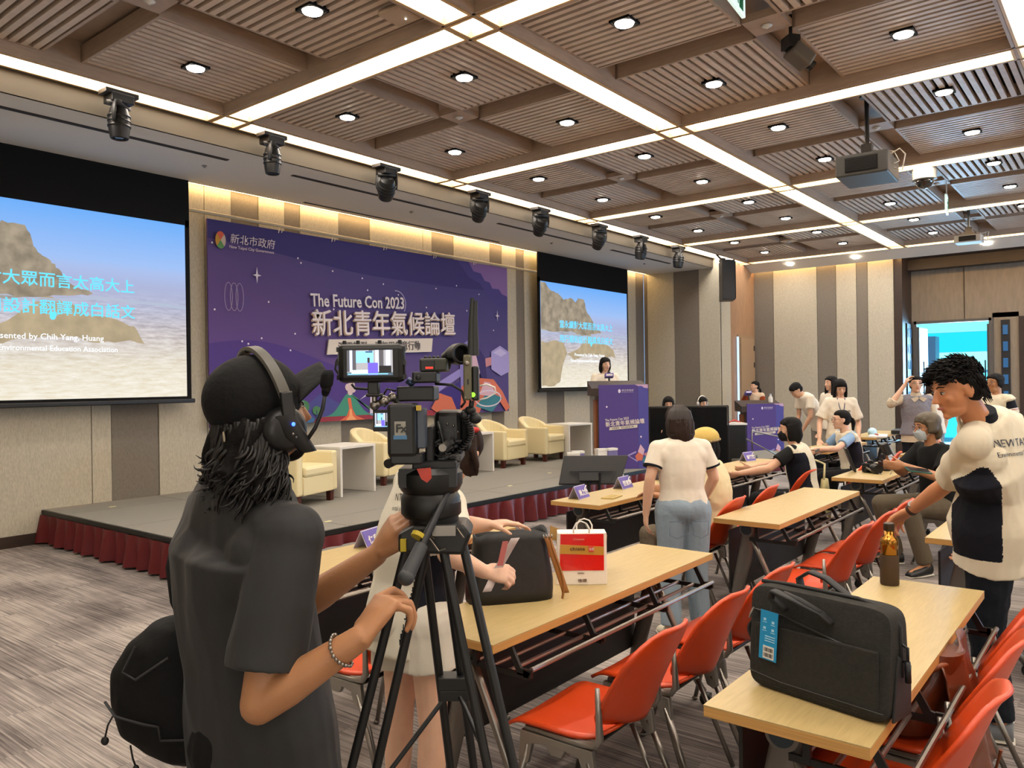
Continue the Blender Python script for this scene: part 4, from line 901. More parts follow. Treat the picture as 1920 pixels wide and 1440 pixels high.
# laptop bag
def laptop_bag():
    a=V((2.235,.905,TH)); b=V((2.19,.60,TH))
    # the bag's long face runs along the line from the far left corner to the near right corner seen in the photograph
    p0=V((2.285,.915,TH)); p1=V((2.205,.545,TH)); d=(p1-p0); yaw=math.atan2(d.y,d.x)
    t=empty('laptop_bag',(p0+p1)/2+V((.058,-.018,0)),yaw,'dark grey fabric laptop bag with a blue tag standing on the table','bag')
    Lh=.212; D=.055; H=.300
    M_b=mat('bag_fabric','#2c2b28',.85,bump=.35,bscale=420,var=.18,vscale=90)
    M_t=mat('bag_trim','#191919',.7)
    mm=MB(); prof=[]; n=36
    def outline(k,inset=0):
        a=2*PI*k/n; e=.22
        return (math.copysign(abs(math.cos(a))**e,math.cos(a))*(Lh-inset),H/2+math.copysign(abs(math.sin(a))**e,math.sin(a))*(H/2-inset))
    for y,ins in ((-D,.014),(-D*.9,.003),(-D*.3,0),(D*.3,0),(D*.9,.003),(D,.014)):
        for k in range(n):
            x,z=outline(k,ins); bul=1+.10*(1-(z/H))*(abs(y)/D)*0; mm.v.append(V((x,y*(1.25-.45*z/H),z)))
    for j in range(5):
        for k in range(n): a=j*n+k; b2=j*n+(k+1)%n; mm.f.append((a,b2,b2+n,a+n))
    mm.f.append(tuple(range(n))[::-1]); mm.f.append(tuple(5*n+i for i in range(n)))
    mm.build('bag_body',M_b,t,smooth='auto',bevel=.004)
    MB().box((0,-.064,.105),(.37,.010,.175)).build('front_pocket',M_b,t,bevel=.006)
    MB().pipe([(-.195,-.057,.225),(-.1,-.060,.226),(.1,-.062,.185),(.14,-.062,.178)],.0035,6).pipe([(-.205,-.069,.045),(-.1,-.0725,.035),(.2,-.0725,.035)],.0016,6).build('zip',M_black,t)
    MB().pipe([(-.188,-.064,.232),(-.195,-.072,.212),(-.198,-.073,.200)],.0035,8).build('zip_puller',M_steel,t)
    MB().pipe([(-.20,0,H-.002),(-.1,0,H+.004),(.1,0,H+.004),(.19,0,H-.012),(.212,0,H-.05),(.215,0,.12)],.006,8).build('piping',M_t,t,smooth=True)
    # two carrying handles
    for y,pts in ((-.055,[(-.085,.245),(-.125,.275),(-.11,.300),(-.04,.285),(.03,.262),(.055,.235)]),(.03,[(-.085,.27),(-.095,.32),(-.06,.345),(-.01,.335),(.05,.30),(.085,.265)])):
        MB().grid(lambda u,v,pts=pts,y=y:(lambda q:(q[0],y+(u-.5)*.030-(.03*math.sin(v*PI) if y<0 else 0),q[1]))((lambda s:( pts[min(int(s),4)][0]+(pts[min(int(s),4)+1][0]-pts[min(int(s),4)][0])*(s-min(int(s),4)), pts[min(int(s),4)][1]+(pts[min(int(s),4)+1][1]-pts[min(int(s),4)][1])*(s-min(int(s),4))))(v*5)),3,30).build('handle',M_t,t,smooth=True,solid=.007)
    MB().pipe([(-.085,-.066,.29),(-.03,-.075,.283),(.03,-.075,.262)],.011,10).build('handle_wrap',M_t,t,smooth=True)
    # side gusset, shoulder strap clip
    MB().prism([(-.05,0),(.05,0),(.055,.13),(-.02,.17)],.008,o=(Lh+.005,0,.01),ax=(0,1,0),ay=(0,0,1)).build('side_gusset',M_t,t,bevel=.003)
    MB().pipe([(Lh-.005,0,.21),(Lh+.02,0,.20),(Lh+.02,0,.165),(Lh,0,.16)],.004,8).tube((Lh+.018,0,.165),(Lh+.02,-.0,.11),.008).build('strap_clip',M_dark,t,smooth=True)
    MB().grid(lambda u,v:(-Lh-.002-.03*math.sin(v*PI),(u-.5)*.03,.19-.09*v),2,10).build('side_loop',M_t,t,smooth=True,solid=.005)
    # blue swing tag
    g=empty('swing_tag',(.035,0,-.022)); g.parent=t; g.scale=(1.35,1.03,1.15)
    Mx=RY(.06); o=V((-.118,-.079,.222))
    MB().box(o+Mx@V((.0,0,-.060)),(.042,.0015,.125),Mx).build('tag_card',mat('tag_blue','#1688bb',.5),g)
    MB().box(o+Mx@V((.002,-.0012,-.103)),(.026,.001,.032),Mx).build('barcode_label',M_white,g)
    q=MB()
    for k in range(7):
        for zz in (-.096,-.110): q.box(o+Mx@V((-.008+.0033*k,-.0020,zz)),(.0012+.0006*(k%3),.0006,.010),Mx)
    q.build('barcode',mat('ink_dark','#222222',.5),g)
    q=MB()
    for x,z in ((-.01,-.02),(-.010,-.042),(.010,-.024),(.010,-.044)): q.box(o+Mx@V((x,-.0012,z)),(.006,.0006,.006),Mx); q.box(o+Mx@V((x,-.0012,z-.007)),(.010,.0006,.0014),Mx)
    for k in range(3): q.box(o+Mx@V((.004,-.0012,-.062-.006*k)),(.024,.0006,.0018),Mx)
    q.build('tag_print',mat('tag_pale','#a9d4e6',.5),g)
    MB().pipe([(-.118,-.079,.222),(-.116,-.072,.24),(-.108,-.068,.27)],.001,6).build('tag_cord',M_black,g)
laptop_bag()
t=empty('clear_cup',(2.56,.70,TH),.3,'crumpled clear plastic packet lying behind the laptop bag','plastic bag')
mm=MB(); rnd=random.Random(5)
mm.grid(lambda u,v:(-.14+.28*u+.01*math.sin(9*v),-.09+.18*v,.012+.17*math.sin(PI*u)*math.sin(PI*v)+.02*math.sin(13*u+7*v)*math.sin(PI*v)),14,10)
mm.build('film',mat('clear_film','#e8e4d8',.12,alpha=.42,coat=.5),t,smooth=False)
t.name='plastic_packet'
# clear bottle lying against the bag
t=empty('plastic_bottle',(2.385,.60,TH+.0),.1,'clear plastic bottle standing behind the right end of the laptop bag','bottle')
MB().lathe([(.001,0),(.030,0),(.032,.01),(.030,.08),(.032,.09),(.031,.16),(.015,.195),(.013,.215)],n=20).build('bottle_body',mat('pet','#cfd3cf',.08,alpha=.4,coat=.5),t,smooth='auto')
MB().lathe([(.0325,.09),(.0325,.14)],n=20).build('label_band',mat('pet_label','#5f86b0',.4),t); MB().lathe([(.015,.21),(.015,.228),(.001,.228)],n=16).build('cap',M_white,t)
# two cameras on the table
def slr(x,y,rz,label,lens=.11):
    t=empty('camera',(x,y,TH),rz,label,'camera')
    MB().box((0,0,.045),(.14,.06,.09)).prism([(-.03,0),(.03,0),(.02,.03),(-.02,.03)],.05,o=(0,-.025,.09)).box((-.055,-.02,.05),(.03,.05,.09)).build('body',M_black,t,bevel=.008)
    MB().lathe([(.036,0),(.038,.02),(.036,.03),(.040,.035),(.040,lens-.02),(.044,lens),(.036,lens)],c=(0,-.03,.045),M=RX(PI/2),n=22).build('lens',M_black,t,smooth='auto')
    MB().lathe([(.0405,.04),(.0415,.045),(.0405,.05)],c=(0,-.03,.045),M=RX(PI/2),n=22).build('lens_ring',M_steel,t)
    return t
c1=slr(8.08,2.05,-.9,'black camera with big lens lying on the table, strap hanging over the edge',.14)
MB().grid(lambda u,v:(-.07+.26*v,-.02-.24*math.sin(v*PI)*.8,.06-.075*math.sin(v*PI)+(u-.5)*.02),2,20).build('strap',mat('strap_grey','#77716a',.6),c1,smooth=True,solid=.003)
c2=slr(8.30,1.98,.7,'black camera with a raised flash on the table, right of the other camera',.08)
MB().box((0,0,.14),(.06,.04,.05)).box((0,-.02,.21),(.075,.06,.12),RX(-.4)).build('flash',M_black,c2,bevel=.006)
t=empty('folder',(8.02,2.22,TH),.4,'black tablet stand upright behind the two cameras','tablet')
MB().box((0,0,.12),(.16,.02,.24),RX(-.35)).build('cover',M_black,t,bevel=.004); MB().box((0,-.014,.12),(.14,.004,.2),RX(-.35)).build('screen',mat('tab_screen','#15181c',.15),t)
t.name='tablet'
t=empty('book',(14.0,3.05,TH),.1,'black closed book on the far table under the striped wall','book')
MB().box((0,0,.03),(.5,.28,.06)).build('cover',M_black,t,bevel=.006); MB().box((0,-.005,.03),(.48,.28,.045)).build('pages',M_white,t)
t=empty('paper_sheet',(13.1,3.2,TH),.2,'white papers with a red pen on the far table','paper')
MB().box((0,0,.01),(.6,.25,.02)).build('sheets',M_white,t); MB().tube((-.1,0,.03),(.1,.05,.03),.01).build('pen',mat('pen_red','#b8474a',.5),t)
t=empty('face_mask',(13.35,3.35,TH),.2,'pale blue crumpled mask on the far table','mask')
MB().ell((0,0,.05),(.12,.07,.07),n=12,m=8).build('cloth',mat('mask_blue','#a9c9d6',.7,bump=.6,bscale=20),t,smooth=True); MB().pipe([(.1,0,.04),(.16,.02,.03),(.1,.05,.02)],.004).build('loop',M_white,t)
t=empty('tablet',(10.45,3.2,TH),.2,'flat tablet with a bright screen between the two seated women','tablet')
MB().box((0,0,.006),(.26,.2,.012)).build('shell',M_black,t,bevel=.003); MB().box((0,0,.0125),(.24,.18,.001)).build('screen',mat('tab_lit','#20262c',.1,emit='#b9cfe8',es=.9),t)
# brown leather bag hanging from a chair
t=empty('leather_bag',(2.98,.52,0),-.1,'rust brown leather bag hanging over the chair seat at the right edge','handbag')
mm=MB(); M_rb=mat('rust_leather','#5c2a12',.35,bump=.5,bscale=12,coat=.2)
secs=[((0,.12-.02*k,.46+.045*k),((.15-.012*k*(k>3)),0,0),(0,.10-.008*k,0)) for k in range(7)]
mm.loft(secs,18).build('bag_body',M_rb,t,smooth='auto')
MB().grid(lambda u,v:(-.12+.24*u+.01*math.sin(20*v),-.02-.10*v+.015*math.sin(9*u),.74-.04*math.cos(PI*u)-.42*v),12,12).build('flap',M_rb,t,smooth=True,solid=.006)
MB().pipe([(-.12,.05,.66),(-.10,.0,.70),(.0,-.04,.71),(.10,-.0,.70),(.12,.05,.66)],.010,8).build('strap',mat('rust_strap','#7a3c17',.4),t,smooth=True)
MB().pipe([(.10,-.06,.36),(.16,-.10,.30),(.15,-.12,.38)],.006).build('tassel',MATS['rust_strap'],t)
# khaki shoulder bag and backpack
t=empty('tote_bag',(7.62,2.34,0),.2,'cream cloth bag hanging on the chair between the short haired person and cameras','bag')
MB().loft([((0,0,.32),(.14,0,0),(0,.05,0)),((0,0,.45),(.16,0,0),(0,.06,0)),((0.02,0,.62),(.13,0,0),(0,.04,0)),((.03,0,.70),(.09,0,0),(0,.03,0))],14).build('bag_body',mat('cream_cloth','#a59a6e',.85,bump=.4,bscale=20),t,smooth=True)
MB().pipe([(-.05,0,.68),(.05,0,.84),(.2,.1,.86),(.3,.2,.78)],.010,8).build('strap',mat('cream_cloth2','#b5aa80',.85),t,smooth=True)
t=empty('backpack',(13.0,5.1,0),.3,'small black bag on the floor right of the second podium','bag')
MB().ell((0,0,.15),(.26,.16,.15),n=16,m=10).build('bag_body',M_blackm,t,smooth=True); MB().pipe([(-.1,0,.28),(0,0,.36),(.1,0,.28)],.012).build('handle',M_black,t,smooth=True)
# ------------------------------------------------------------------ film camera on a tripod
def rig():
    D0=1.75; s=D0/FPX          # metres per photograph pixel at the rig's distance
    base=P(808,900,D0)
    t=empty('film_camera',base,YAW,'black film camera rig with monitor, battery and aerials on the tripod head','camera')
    def L(u,v,y=0): return V(((u-808)*s*(1+y/D0),y,-(v-900)*s*(1+y/D0)))
    def bx(name,u0,v0,u1,v1,y0,y1,m,parent=t,bevel=.004,M=None):
        a,b=L(u0,v1),L(u1,v0); return MB().box(((0,0,0)),(b.x-a.x,y1-y0,b.z-a.z),M).build(name,m,parent,bevel=bevel,loc=((a.x+b.x)/2,(y0+y1)/2,(a.z+b.z)/2))
    Mg=mat('rig_black','#080809',.42); Mg2=mat('rig_olive','#2a2c22',.5)
    # camera body with its buttons side towards the operator
    bx('camera_body',812,772,866,862,.03,.15,Mg,bevel=.012)
    bx('body_plate',800,800,816,868,-.02,.12,M_dark)
    bx('top_plate',748,724,818,752,-.02,.10,M_black)
    b=bx('camera_body',865,768,880,850,.02,.13,mat('rig_rubber','#0c0c0c',.75),bevel=.015)
    q=MB()
    for u,v in ((823,800),(838,797),(850,800),(858,812),(822,812),(822,828),(830,840),(838,842),(846,838)): q.ell(L(u,v)+V((0,.028,0)),(.0032,.003,.0032),n=8,m=6)
    q.build('buttons',M_steel,t,smooth=True)
    MB().lathe([(.017,0),(.018,.006),(.010,.007)],c=L(837,818)+V((0,.032,0)),M=RX(PI/2),n=20).build('control_dial',M_dark,t)
    # battery
    bt=empty('battery',(0,0,0)); bt.parent=t
    bx('battery_shell',738,754,790,850,-.085,-.02,Mg,bt,bevel=.008)
    MB().box((0,0,0),(.018,.05,.086)).build('battery_side',mat('bat_grey','#3c4350',.4),bt,loc=L(797,800)+V((-.0,-.045,0)),bevel=.003)
    bx('battery_foot',742,845,800,864,-.08,-.01,Mg,bt)
    bx('label_plate',752,786,772,817,-.087,-.085,mat('bat_label','#8d8a80',.4),bt,bevel=0)
    text('Fx',.024,mat('ink_dark','#222222',.5),bt,L(754,805)+V((0,-.0880,0)),(PI/2,0,0),'label_text',bold=.0006)
    bx('label_band',750,811,774,818,-.0875,-.085,mat('bat_blue','#3d6d96',.4),bt,bevel=0)
    bx('sticker',791,758,799,767,-.087,-.072,mat('bat_yellow','#b89a30',.5),bt,bevel=0)
    # field monitor with a cage
    mo=empty('field_monitor',(0,0,0)); mo.parent=t
    bx('monitor_cage',645,645,767,716,-.055,-.02,Mg,mo,bevel=.012)
    bx('monitor_bezel',655,652,758,709,-.058,-.05,mat('bezel','#040405',.5),mo,bevel=.003)
    def pic(u0,v0,u1,v1,y,par):
        def e_(n,c,st=.9): return mat('live_'+n,'#000000',.4,emit=c,es=st)
        def r(n,a,b_,c,d,m,k): bx(n,u0+(u1-u0)*a,v0+(v1-v0)*b_,u0+(u1-u0)*c,v0+(v1-v0)*d,y-.0004*k-.0004,y-.0004*k,m,par,bevel=0)
        r('live_picture',0,0,1,1,e_('wall','#9d9a9c',.8),1)
        for a,c in ((0,.06),(.12,.2),(.48,.56),(.70,.8)): r('live_picture',a,0,c,.85,e_('stripe','#5d5a5e',.6),2)
        for a,c in ((.06,.12),(.62,.70),(.85,.95)): r('live_picture',a,0,c,.85,e_('pale','#b9c4e6',.9),2)
        r('live_screen',.20,.04,.58,.50,e_('blue','#79b8f2',1.0),3); r('live_screen',.41,.05,.56,.10,e_('navy','#20406a',.6),4)
        r('live_person',.45,.30,.50,.5,e_('skin','#3a2a28',.5),4)
        r('live_podium',.46,.5,.68,.98,e_('purple','#5a4ae0',1.0),5); r('live_floor',0,.88,1,1,e_('floor','#4b6070',.6),3)
        r('live_chairs',.1,.78,.46,.93,e_('cream','#cfe8ea',.9),4); r('live_booth',.70,.62,.97,.9,e_('dark','#0a0b10',.4),4)
        r('live_ticks',.02,.92,.9,.96,e_('cyan','#7fc4e8',.8),6)
    pic(664,657,747,703,-.058,mo)
    q=MB()
    for u in (655,680,720,757):
        q.lathe([(.004,-.004),(.005,0),(.004,.008)],c=L(u,645)+V((0,-.03,0)),n=8)
    for v in (655,680,706): q.box(L(646,v)+V((0,-.04,0)),(.006,.02,.010)); q.box(L(766,v)+V((0,-.04,0)),(.006,.02,.010))
    q.build('cage_screws',M_dark,mo)
    MB().pipe([L(645,660),L(634,675),L(632,690),L(640,702),L(650,708)],.0028,8).pipe([L(662,718),L(668,726),L(690,728),L(705,724)],.003,8).build('cable',M_black,mo,smooth=True)
    bx('monitor_mount',698,714,718,740,-.045,-.015,M_black,mo,bevel=.003); bx('mount_plate',695,736,724,742,-.05,-.01,M_black,mo)
    MB().tube(L(709,742)+V((0,-.03,0)),L(709,760)+V((0,-.03,0)),.006).ell(L(709,758)+V((0,-.03,0)),.011).tube(L(709,758)+V((0,-.03,0)),L(740,745)+V((0,-.03,0)),.008).ell(L(727,750)+V((0,-.035,0)),.012).ell(L(742,743)+V((0,-.03,0)),.010).tube(L(742,743)+V((0,-.03,0)),L(755,765)+V((0,-.0,0)),.007).build('articulated_arm',M_steel,mo,smooth='auto')
    # small rear screen
    bx('rear_screen',706,766,738,806,-.035,-.02,mat('bezel','#040405',.5),t,bevel=.002); pic(709,772,737,798,-.0355,t)
    # electronic viewfinder / receiver stack with red logo
    bx('receiver_box',791,672,842,697,-.02,.08,Mg2,t,bevel=.005); bx('receiver_box',778,697,824,718,-.03,.06,Mg,t,bevel=.004)
    bx('receiver_face',794,675,820,696,-.0235,-.02,M_black,t); bx('red_mark',803,688,817,692,-.025,-.0235,mat('red_mark','#a83020',.4,emit='#ff3a20',es=.3),t,bevel=0)
    q=MB()
    for u in (800,808,816,824): q.ell(L(u,670)+V((0,.01,0)),(.004,.006,.004),n=8,m=6)
    q.ell(L(790,708)+V((0,-.031,0)),(.006,.003,.006)); q.build('knobs',M_dark,t,smooth=True)
    MB().pipe([L(766,712),L(772,716),L(778,722)],.008,10).build('connector',mat('lemo','#3d4a66',.3,.6),t,smooth=True)
    # lens / matte ring seen over the body
    MB().lathe([(.020,0),(.024,.002),(.024,.030),(.020,.032),(.017,.030),(.017,.004)],c=L(857,664)+V((0,.03,0)),M=RZ(.5)@RX(PI/2),n=26).build('microphone_ring',M_black,t,smooth='auto')
    MB().loft([(L(828,672)+V((0,.04,0)),(0,.012,0),(0,0,.010)),(L(845,660)+V((0,.03,0)),(0,.014,0),(0,0,.014)),(L(855,664)+V((0,.03,0)),(0,.012,0),(0,0,.010))],12).tube(L(838,690)+V((0,.04,0)),L(846,668)+V((0,.03,0)),.008).build('ring_arm',M_black,t,smooth='auto')
    # wireless transmitter with two flat aerials
    tx=empty('transmitter',(0,0,0)); tx.parent=t
    bx('transmitter_front',873,667,888,751,-.03,.015,mat('tx_olive','#5d5843',.45,.3),tx,bevel=.003)
    bx('transmitter_back',888,688,901,752,-.02,.02,Mg,tx,bevel=.004)
    q=MB().ell(L(880,683)+V((0,-.031,0)),(.0055,.004,.0055))
    for u,v in ((876,671),(885,671),(876,746),(885,746)): q.ell(L(u,v)+V((0,-.031,0)),(.0015,.001,.0015),n=6,m=4)
    q.build('socket',M_steel,tx,smooth=True)
    bx('slot',880,712,883,722,-.0315,-.03,M_black,tx,bevel=0)
    MB().lathe([(.0055,0),(.0055,.002),(.001,.0022)],c=L(890,741)+V((0,-.022,0)),M=RX(PI/2),n=16).build('green_light',mat('green_led','#5a8a20',.4,emit='#8fe030',es=.7),tx)
    for u0,u1,vt in ((879,890,560),(885,896,565)):
        MB().loft([(L((u0+u1)/2+(2 if vt==560 else 4),668),(.0085,0,0),(0,.004,0)),(L((u0+u1)/2+4,600),(.0065,0,0),(0,.0035,0)),(L((u0+u1)/2+6,vt),(.0045,0,0),(0,.003,0))],12).build('aerial',mat('aerial_grey','#1d1f1f',.45),tx,smooth='auto')
    MB().tube(L(887,752),L(884,775),.006).ell(L(884,770),(.013,.012,.010)).tube(L(878,766),L(895,782),.008).ell(L(893,786),(.014,.012,.012)).ell(L(872,780),.010).build('transmitter_arm',M_dark,tx,smooth='auto')
    # rails, handgrip, coiled cable, small parts underneath
    MB().tube(L(740,850)+V((0,-.03,0)),L(752,843)+V((0,.02,0)),.009).tube(L(738,862)+V((0,-.08,0)),L(765,852)+V((0,0,0)),.010).build('pan_grip',M_black,t,smooth='auto')
    MB().tube(L(790,856)+V((0,-.06,0)),L(806,846)+V((0,.14,0)),.0085).tube(L(835,836)+V((0,-.06,0)),L(850,824)+V((0,.14,0)),.0085).build('support_rod',M_steel,t,smooth='auto')
    pts=[]
    for i in range(170):
        k=i/169; c=L(872-30*k+24*math.sin(k*PI),785+72*k)+V((0,.02,0)); a=i*.62; pts.append(c+V((math.cos(a)*.007,math.sin(a)*.007,math.sin(a)*.004)))
    MB().pipe(pts,.0022,6).build('coiled_cable',M_black,t,smooth=True)
    MB().pipe([L(818,720),L(850,722),L(868,734),L(874,755),L(866,765)],.003,8).pipe([L(724,762),L(718,745),L(728,728),L(745,732)],.0025,8).pipe([L(822,790),L(830,822),L(836,850),L(842,862)],.0028,8).pipe([L(800,860),L(812,850),L(826,858),L(846,850)],.003,8).build('cable',M_black,t,smooth=True)
    bx('quick_plate',776,862,858,880,-.03,.10,M_black,t,bevel=.004); bx('slide_rail',820,852,865,868,-.0,.14,mat('rail_grey','#4a4a48',.4,.5),t)
    q=MB(); rnd=random.Random(9)
    for k in range(16): q.box(L(rnd.uniform(812,866),rnd.uniform(826,860))+V((0,rnd.uniform(-.02,.04),0)),(rnd.uniform(.006,.02),.02,rnd.uniform(.005,.012)),RY(rnd.uniform(-.6,.6)))
    q.build('clamp_block',M_dark,t,bevel=.002)
    MB().pipe([L(896,726),L(915,722),L(930,728),L(932,738),L(915,748),L(895,752)],.002,6).build('loop_wire',M_white,t,smooth=True)
    # ---------------- tripod
    tt=empty('tripod',base,YAW,'black two stage video tripod with fluid head and long pan bar','tripod')
    hp=L(808,905)
    MB().lathe([(.058,0),(.066,.01),(.066,.045),(.060,.055),(.066,.062),(.072,.075),(.072,.10),(.060,.112)],c=L(806,970)+V((0,.01,0)),n=28).box(L(806,892)+V((0,.01,0)),(.125,.11,.04)).build('fluid_head',M_black,tt,smooth='auto')
    MB().prism([(-.018,.008),(.012,.010),(.014,-.012),(.004,-.022),(-.008,-.014)],.006,o=L(803,880)+V((0,-.062,0))).build('red_lever',mat('red_lever','#b0301a',.4),tt)
    MB().lathe([(.058,0),(.061,.004),(.061,.030),(.050,.036)],c=L(812,966)+V((0,.01,0)),n=28).lathe([(.050,0),(.055,.008),(.055,.040),(.045,.05)],c=L(812,995)+V((0,.01,0)),n=28).build('bowl_clamp',M_dark,tt,smooth='auto')
    q=MB().lathe([(.024,-.012),(.026,-.01),(.026,.008),(.020,.012)],c=L(846,920)+V((0,.01,0)),M=RY(PI/2),n=20); q.build('drag_knob',mat('knob_grey','#6b675c',.4),tt,smooth='auto')
    # spider with clamps
    MB().prism([(-.085,-.03),(.055,-.036),(.075,.01),(.06,.03),(-.05,.03),(-.085,.012)],.11,o=L(822,1003)+V((0,-.05,0))).build('spider',M_black,tt,bevel=.008)
    MB().box(L(836,985)+V((0,-.058,0)),(.05,.02,.022)).pipe([L(818,1000)+V((0,-.06,0)),L(800,985)+V((0,-.065,0)),L(826,1022)+V((0,-.065,0)),L(838,1018)+V((0,-.06,0))],.002,6).pipe([L(858,983)+V((0,-.05,0)),L(870,1000)+V((0,-.05,0)),L(878,1008)+V((0,-.04,0)),L(862,1016)+V((0,-.04,0))],.002,6).build('clamp_lever',M_steel,tt)
    # legs: pairs of tubes down to a mid-level joint, lower stage, foot
    Z0=-(base.z)   # floor in the local frame
    def leg(top,foot,side,name='leg'):
        g=empty(name,(0,0,0)); g.parent=tt
        top,foot=V(top),V(foot); d=(foot-top); mid=top+d*.545; low=top+d*.93
        sd=V(side).normalized()*.030
        MB().tube(top+sd*.75,mid+sd,.0105).tube(top-sd*.75,mid-sd,.0105).build('leg_tube',M_black,g,smooth='auto')
        zz=d.normalized(); q=zz.to_track_quat('Z','Y').to_matrix()
        MB().box(mid,(.09,.035,.055),Matrix((sd.normalized(),zz.cross(sd.normalized()),zz)).transposed()).build('leg_joint',M_dark,g,bevel=.006)
        MB().lathe([(.014,0),(.016,.006),(.014,.016),(.006,.018)],c=mid+V((0,-.028,0)),M=RX(PI/2),n=14).build('lock_knob',M_black,g)
        MB().tube(mid+sd*.45,low+sd*.45,.010).tube(mid-sd*.45,low-sd*.45,.010).build('lower_tube',mat('carbon','#191919',.35,.4),g,smooth='auto')
        MB().ell(foot+V((0,0,.015)),(.03,.03,.018)).tube(low,foot+V((0,0,.015)),.014).build('foot',M_blackm,g,smooth=True)
    leg(L(784,1010)+V((0,0,0)),(-.36,-.02,Z0),(1,.15,.0))
    leg(L(848,1012)+V((0,-.03,0)),(.33,-.20,Z0),(1,.1,0))
    leg(L(805,1012)+V((0,.05,0)),(.10,.40,Z0),(1,0,0))
    # mid spreader seen between the legs
    MB().box(L(838,1322)+V((0,.14,0)),(.075,.05,.03)).box(L(838,1345)+V((0,.14,0)),(.07,.05,.025)).tube(L(838,1330)+V((0,.14,0)),(-.19,-.01,Z0+.68),.006).tube(L(838,1330)+V((0,.14,0)),(.20,-.11,Z0+.68),.006).build('spreader',M_black,tt,bevel=.003)
    # pan bar
    MB().tube(L(852,895)+V((0,.0,0)),L(800,1003)+V((0,-.11,0)),.0085).build('pan_bar',M_dark,tt,smooth='auto')
    MB().tube(L(800,1003)+V((0,-.11,0)),L(777,1050)+V((0,-.155,0)),.014,.016).ell(L(777,1050)+V((0,-.155,0)),.017).build('pan_bar_grip',mat('grip_grey','#2f3133',.6),tt,smooth='auto')
    MB().tube(L(794,985)+V((0,-.095,0)),L(791,991)+V((0,-.100,0)),.0150).build('yellow_band',mat('band_yellow','#a8940f',.5),tt)
    MB().box(L(761,1012)+V((0,-.05,0)),(.012,.02,.026)).build('yellow_label',mat('band_yellow','#a8940f',.5),tt)
rig()
# ------------------------------------------------------------------ people
def skin_mat(name,c,sss=.12): return mat(name,c,.48,sss=sss,bump=.06,bscale=160,var=.05,vscale=20)
SK=skin_mat('skin_light','#c2977a'); SK2=skin_mat('skin_tan','#a5744f'); SK3=skin_mat('skin_fair','#cda48a')
M_hair=mat('hair_black','#0a0706',.75,bump=.5,bscale=60,stretch=(1,1,.12)); M_hair2=mat('hair_brown','#22130b',.75,bump=.6,bscale=70,stretch=(1,1,.12)); M_hairg=mat('hair_grey','#4a3f2c',.55,bump=.5,bscale=60,stretch=(1,1,.15))
M_eyew=mat('eye_white','#d8d2ca',.3); M_eyeb=mat('eye_dark','#160e0b',.2); M_lip=mat('lip','#9a4f45',.5); M_brow=mat('brow','#1c1310',.8)
def cloth(name,c,b=.35,s=14,rough=.85): return mat(name,c,rough,bump=b,bscale=s)
M_wtee=cloth('tee_white','#d5cdbd'); M_bpoly=cloth('polo_black','#121314'); M_btee=mat('tee_black','#1b1b1c',.74,bump=.5,bscale=7,sheen=.05); M_den=cloth('denim_light','#8494a0',.4,30); M_dend=cloth('denim_dark','#10141c',.3,30)
M_navy=cloth('navy_cloth','#10121c'); M_khaki=cloth('khaki_cloth','#5d5344'); M_bpant=cloth('trousers_black','#0e0e10'); M_cream2=cloth('tee_cream','#cfc39c')
from mathutils import noise as MN
def folds(me,amp,sc,seed=0):
    """cloth creases: vertices moved along their normals by a stretched ridged noise"""
    off=V((seed*3.1,seed*1.7,seed)); mv=[]
    for v in me.vertices:
        p=V((v.co.x*sc,v.co.y*sc,v.co.z*sc*.42)) if seed%2==0 else V(((v.co.x+v.co.z)*sc*.7,v.co.y*sc,(v.co.z-v.co.x)*sc*.7))
        a=MN.noise(p+off); b=MN.noise(p*2.3+off); mv.append((1-abs(a)*2.2)*amp*.8+b*amp*.35-amp*.3)
    for v,d in zip(me.vertices,[v.normal.copy() for v in me.vertices]): v.co+=d*mv[v.index]
def remesh(mb,name,m,parent,vox,sm=4,fold=None):
    me=mb.mesh(name+'_tmp'); bm=bmesh.new(); bm.from_mesh(me); bmesh.ops.recalc_face_normals(bm,faces=bm.faces); bm.to_mesh(me); bm.free()
    o=bpy.data.objects.new(name,me); C.objects.link(o)
    r=o.modifiers.new('r','REMESH'); r.mode='VOXEL'; r.voxel_size=vox; r.use_smooth_shade=True
    if sm: s=o.modifiers.new('s','SMOOTH'); s.factor=.5; s.iterations=sm
    dg=bpy.context.evaluated_depsgraph_get(); nm=bpy.data.meshes.new_from_object(o.evaluated_get(dg)); nm.name=name
    bpy.data.objects.remove(o); bpy.data.meshes.remove(me)
    if fold: folds(nm,*fold)
    o=bpy.data.objects.new(name,nm); C.objects.link(o); nm.materials.clear(); nm.materials.append(m); 
    for p in nm.polygons: p.use_smooth=True
    if parent is not None: o.parent=parent
    return o
def frame(fwd,up):
    f=V(fwd).normalized(); u=V(up); u=(u-f*u.dot(f)).normalized(); r=f.cross(u); return Matrix((r,f,u)).transposed()   # columns right, forward, up
def cone(mb,a,b,ra,rb,n=14):
    a,b=V(a),V(b); mb.tube(a,b,ra,rb,n); mb.ell(a,ra,n=n,m=8); mb.ell(b,rb,n=n,m=8)
